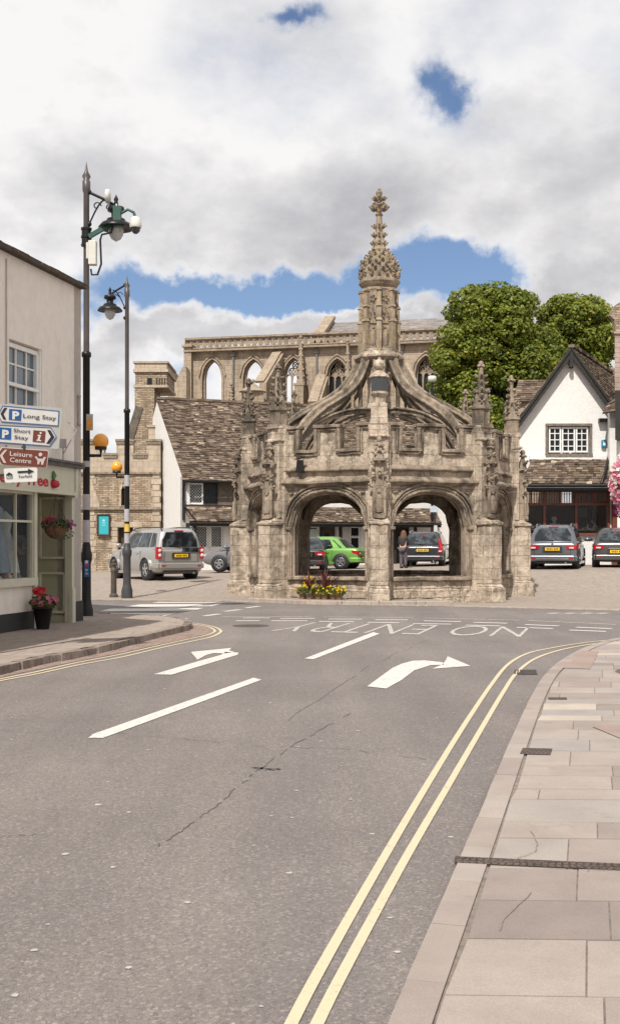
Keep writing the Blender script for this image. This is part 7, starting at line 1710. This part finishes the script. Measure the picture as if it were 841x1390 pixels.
q = place(837, 769, 41.0); ak = car('dark_hatchback', 'dark brown-grey hatchback at the right picture edge outside the cafe', q, radians(-15), dgrey, 4.4, 1.81, 1.50, .98, .90, .33, (.16,3.5,.62,2.7), False, 'low', dgrey, plate_z=.60)
# ================================================================ PEOPLE
def skin_mesh(pts, edges, root=0, sub=2):
    """pts: name -> (co, radius)"""
    names = list(pts); me = bpy.data.meshes.new('b'); me.from_pydata([pts[n][0] for n in names], [(names.index(a), names.index(b)) for a, b in edges], [])
    o = bpy.data.objects.new('b', me); COL.objects.link(o); o.modifiers.new('skin', 'SKIN'); 
    for i, n in enumerate(names): me.skin_vertices[0].data[i].radius = pts[n][1] if isinstance(pts[n][1], tuple) else (pts[n][1], pts[n][1])
    me.skin_vertices[0].data[root].use_root = True
    s = o.modifiers.new('sub', 'SUBSURF'); s.levels = sub; s.render_levels = sub
    dg = bpy.context.evaluated_depsgraph_get(); dg.update(); em = bpy.data.meshes.new_from_object(o.evaluated_get(dg)); m = MB()
    m.add([tuple(v.co) for v in em.vertices], [tuple(p.vertices) for p in em.polygons], .5, True); bpy.data.objects.remove(o); return m
def head_mb(c, yaw=0, r=.105):
    m = MB(); n = 16; vs = []; k = 12
    for i in range(1, k):
        ph = pi*i/k
        for j in range(n):
            t = 2*pi*j/n; x = sin(ph)*sin(t)*.78; y = sin(ph)*cos(t)*.92; z = -cos(ph)*1.18
            if z < -.2: x *= 1-.32*(-z-.2); y = y*(1-.2*(-z-.2))+(.06 if y > 0 else -.06*y)
            if abs(t if t < pi else t-2*pi) < .25 and -.45 < z < .05: y += .16*(1-abs(z+.2)/.3) if abs(z+.2) < .3 else 0
            vs.append((x*r, y*r, z*r))
    b = len(vs); vs += [(0,0,-1.15*r),(0,0,1.18*r)]
    m.add(vs, [(i*n+j, i*n+(j+1)%n, (i+1)*n+(j+1)%n, (i+1)*n+j)[::-1] for i in range(k-2) for j in range(n)]+[(b, (j+1)%n, j)[::-1] for j in range(n)]+[(b+1, (k-2)*n+j, (k-2)*n+(j+1)%n)[::-1] for j in range(n)], .5, True)
    for sx in (-1,1): m.blob((sx*r*.80, -.05*r, -.05*r), r*.2, 6, .5, (.4,.8,1.2))
    M_ = Matrix.Translation(Vector(c))@Matrix.Rotation(yaw, 4, 'Z'); m.v = [tuple(M_@Vector(p)) for p in m.v]; return m, M_
def face_parts(t, M_, parent, r=.105, hairc=None):
    e = MB()
    for sx in (-1,1): e.blob(M_@Vector((sx*r*.34, r*.80, r*.02)), r*.11, 6)
    e.build('eye', plate_ink, parent); e = MB(); e.beam(M_@Vector((-r*.26, r*.86, -r*.55)), M_@Vector((r*.26, r*.86, -r*.55)), r*.12, r*.10); e.build('mouth', plain('lip', (.35,.10,.09), .6), parent)
def fingers(pts, edges, wrist, side, dirv, sc=1):
    d = Vector(dirv).normalized(); w_ = Vector(pts[wrist][0]); s_ = d.cross(Vector((0,1,0))).normalized() if abs(d.y) < .9 else Vector((1,0,0)); palm = w_+d*.08*sc; pts[wrist+'p'] = (tuple(palm), (.034,.02)); edges.append((wrist, wrist+'p'))
    out = []
    for i, (o_, l) in enumerate(((-.027,.062),(-.009,.075),(.010,.07),(.027,.055))):
        a = palm+s_*o_; b = a+d*l*.6; c = b+(d*.6+Vector((0,.5,-.1)))*l*.5; out.append((a, b, c))
    th = w_+d*.03+s_*-.035; out.append((th-s_*-.015, th+s_*-.02+d*.03, th+s_*-.028+d*.055)); return out
def person(label, loc, rotz, h, pose, top, bottom, hair_mat, hair_fn, face=True, top_sleeves=True):
    t = thing('person', label, 'person', tuple(loc), rotz); k = h/1.65; P, E = pose(k); hands = []
    for side in ('L', 'R'):
        hands += fingers(P, E, 'wr'+side, side, (Vector(P['wr'+side][0])-Vector(P['el'+side][0])))
    b = skin_mesh(P, E); hc = Vector(P['head'][0]); hm, M_ = head_mb(hc, 0, .105*k); b.merge(hm)
    for f in hands: fm = MB(); fm.tube(f, [.009,.0085,.006], 6); b.merge(fm)
    bo = b.build('body', skin, t)
    if face: face_parts(t, M_, bo)
    def cloth(nm, keys, edges, grow, mat):
        pts = {a: (P[a][0], tuple(q+grow for q in (P[a][1] if isinstance(P[a][1], tuple) else (P[a][1],)*2))) for a in keys}; ed = [e for e in edges if e[0] in pts and e[1] in pts]; return skin_mesh(pts, ed).build(nm, mat, t)
    up = ['pel','spine','chest','shL','shR','elL','elR','wrL','wrR']; cloth('jacket', up, E, .028, top)
    lo_ = ['pel','hipL','hipR','knL','knR','anL','anR']; cloth('trousers', lo_, E, .024, bottom)
    g = MB()
    for s_ in ('L','R'): a = Vector(P['an'+s_][0]); g.box((a.x, a.y+.07, a.z-.045), (.09,.25,.09)); 
    g.build('shoes', rubber, t, bevel=.02)
    hm_ = MB(); hair_fn(hm_, hc, k); hm_.build('hair', hair_mat, t); return t
def stand(k, bend=0):
    P = {'pel': ((0,0,.93*k),(.15,.11)), 'spine': ((0,.01,1.12*k),(.125,.095)), 'chest': ((0,.03,1.32*k),(.15,.10)), 'neck': ((0,.05,1.44*k),.05), 'head': ((0,.09,1.555*k),.07),
         'shL': ((-.165*k,.03,1.36*k),.052), 'shR': ((.165*k,.03,1.36*k),.052), 'elL': ((-.20*k,.04,1.10*k),.04), 'elR': ((.21*k,.06,1.10*k),.04), 'wrL': ((-.16*k,.24,1.0*k),.027), 'wrR': ((.10*k,.27,1.06*k),.027),
         'hipL': ((-.09*k,0,.86*k),.088), 'hipR': ((.09*k,0,.86*k),.088), 'knL': ((-.09*k,.02,.48*k),.058), 'knR': ((.10*k,.06,.48*k),.058), 'anL': ((-.09*k,-.02,.09*k),.038), 'anR': ((.11*k,.02,.09*k),.038)}
    E = [('pel','spine'),('spine','chest'),('chest','neck'),('neck','head'),('chest','shL'),('chest','shR'),('shL','elL'),('shR','elR'),('elL','wrL'),('elR','wrR'),('pel','hipL'),('pel','hipR'),('hipL','knL'),('hipR','knR'),('knL','anL'),('knR','anR')]
    return P, E
def sit(k):
    P, E = stand(k); sh = Vector((0,0,-.43*k))
    for n in ('pel','spine','chest','neck','head','shL','shR','elL','elR','wrL','wrR','hipL','hipR'): P[n] = (tuple(Vector(P[n][0])+sh), P[n][1])
    for s_, x in (('L',-.12), ('R',.12)): P['kn'+s_] = ((x*k,.42*k,.50*k),.06); P['an'+s_] = ((x*k,.40*k,.09*k),.04)
    P['wrL'] = ((-.14*k,.34,.80*k),.027); P['wrR'] = ((.14*k,.34,.80*k),.027); P['elL'] = ((-.24*k,.12,.72*k),.04); P['elR'] = ((.24*k,.12,.72*k),.04)
    return P, E
def long_hair(m, c, k):
    m.blob(c+Vector((0,-.015,.015)), .125*k, 12, .5, (.92,1.0,1.08))
    for i in range(26):
        a = pi+R.uniform(-1.5, 1.5); x, y = .095*sin(a), .10*cos(a); m.tube([c+Vector((x,y,.05)), c+Vector((x*1.25,y*1.15-.01,-.10)), c+Vector((x*1.35+R.uniform(-.02,.02),y*1.1-.02,-.24)), c+Vector((x*1.1+R.uniform(-.03,.03),y*1.0-.02,-.36+R.uniform(-.05,.04)))], [.025,.03,.028,.008], 6)
def short_hair(m, c, k):
    m.blob(c+Vector((0,-.022,.022)), .118*k, 12, .5, (.88,.96,1.05), True, .05)
    for i in range(40):
        a = R.uniform(0, 2*pi); e = R.uniform(.1, 1.3); d = Vector((sin(a)*cos(e), cos(a)*cos(e)-.25, sin(e))).normalized(); m.blob(c+Vector((0,-.02,.02))+d*.108*k, .028, 5, jit=.3)
hair_b = plain('brown_hair', (.13,.065,.035), .6, var=.3, scale=20); hair_g = plain('grey_hair', (.50,.48,.45), .7, var=.15, scale=20)
q = place(546.5, 774, 46.8); person('woman with long brown hair in a dark jacket standing by the estate car', q, radians(-25), 1.56, stand, plain('black_jacket', (.025,.022,.026), .8), plain('striped_trousers', (.10,.085,.10), .85, var=.3, scale=25), hair_b, long_hair)
zf_ = fz(726)-.95+.42
def chair_and_table(x, y, lab1, lab2):
    t = thing('cafe_chair', lab1, 'chair', (x, y, zf_)); m = MB(); m.box((0,0,.44), (.42,.42,.04)); m.build('seat', old_wood, t)
    m = MB(); m.box((0,-.2,.72), (.40,.03,.3)); m.build('backrest', old_wood, t)
    for sx in (-1,1):
        for sy in (-1,1): m = MB(); m.beam((sx*.18,sy*.18,0), (sx*.18,sy*.18,.43 if sy > 0 else .86), .035, .035, (1,0,0)); m.build('leg', old_wood, t)
def cafe_table(x, y, lab):
    t = thing('cafe_table', lab, 'table', (x, y, zf_)); m = MB(); m.box((0,0,.75), (.95,.6,.035)); m.build('tabletop', plain('pale_tabletop', (.5,.46,.4), .5), t); m = MB(); m.tube([(0,0,0),(0,0,.74)], .04, 8); m.box((0,0,.02), (.4,.4,.03)); m.build('pedestal', dplastic, t)
pc = Vector((Xp(752,47.2), 47.2, zf_)); person('grey-haired person in a bright blue shirt sitting with their back to the cafe window', pc, 0, 1.72, sit, plain('blue_shirt', (.07,.36,.80), .8), plain('dark_trousers', (.03,.03,.04), .9), hair_g, short_hair)
chair_and_table(pc.x, pc.y-.02, 'wooden cafe chair under the person in the blue shirt', ''); cafe_table(pc.x, pc.y+.62, 'pale cafe table in front of the person in the blue shirt')
pd = Vector((Xp(808,47.4), 47.4, zf_)); person('person in a pale grey top sitting sideways at the right cafe window', pd, radians(75), 1.66, sit, plain('pale_grey_top', (.38,.37,.36), .85), plain('dark_trousers', (.03,.03,.04)), plain('dark_hair', (.06,.04,.03), .7), short_hair)
chair_and_table(pd.x, pd.y, 'wooden cafe chair under the person in the pale top', ''); cafe_table(pd.x+.15 if False else pd.x-.75, pd.y+.15, 'pale cafe table beside the person in the pale grey top')
cafe_table(Xp(722,46.9), 46.9, 'pale cafe table at the left end of the cafe window')
i = 0
for px, Y_, kind, lab in ((722,46.8,'teapot','white teapot on the left cafe table'), (716,46.75,'cup','white cup on the left cafe table'), (765,47.7,'vase','small vase with an orange flower on the table of the person in blue'), (797,47.4,'bottle','pale bottle on the table near the person in the pale top'), (790,47.3,'cup','white cup on the table near the person in the pale top')):
    x = Xp(px, Y_); m = MB()
    if kind == 'teapot': m.blob((x,Y_,zf_+.86), .085, 10, sc=(1,1,.9)); m.tube([(x+.07,Y_,zf_+.86),(x+.14,Y_,zf_+.92)], .015, 6); m.blob((x,Y_,zf_+.95), .02, 6)
    elif kind == 'cup': m.lathe([(.03,0),(.045,.07),(.04,.07),(.02,.01)], (x,Y_,zf_+.769), 12)
    elif kind == 'vase': m.lathe([(.03,0),(.04,.08),(.015,.14)], (x,Y_,zf_+.769), 10); m.blob((x,Y_,zf_+.98), .045, 7, jit=.3)
    else: m.lathe([(.035,0),(.035,.16),(.014,.2),(.014,.26)], (x,Y_,zf_+.769), 12)
    tag(m.build(kind, plain('vase_orange', (.5,.2,.05), .6) if kind == 'vase' else bone), lab, kind)
# ---------------------------------------------------------------- small street details
t = thing('blue_road_sign', 'small blue and white road sign above the passage, seen through the right arch', 'sign', (Xp(590,54), 54, .5)); m = MB(); m.tube([(0,0,0),(0,0,3.0)], .04, 8); m.build('pole', dplastic, t)
m = MB(); zc_ = Zp(691,54)-.5; m.box((-.05,-.05,zc_), (.42,.02,.30), radians(8)); pl = m.build('plate', plain('blue_white_plate', (.5,.56,.62), .4), t); m = MB(); m.box((-.14,-.065,zc_+.07), (.14,.01,.10), radians(8)); m.build('blue_mark', sign_blue, pl)
m = MB(); m.box((.02,-.05,Zp(718,54)-.5), (.16,.02,.34)); m.build('small_plate', sign_white, t)
# low side wall and hedge-dark passage wall closing the view right of the row
t = C0+CU*RL; pw = MB(); pw.plate([(t.x+.2, t.y+3, -.2), (t.x+5.5, t.y+2, -.2), (t.x+5.5, t.y+2, 3.4), (t.x+.2, t.y+3, 3.2)], (0,-1,0), .4); tag(pw.build('passage_wall', rubble), 'rough stone wall closing the passage between the cottage row and the cafe', 'wall')
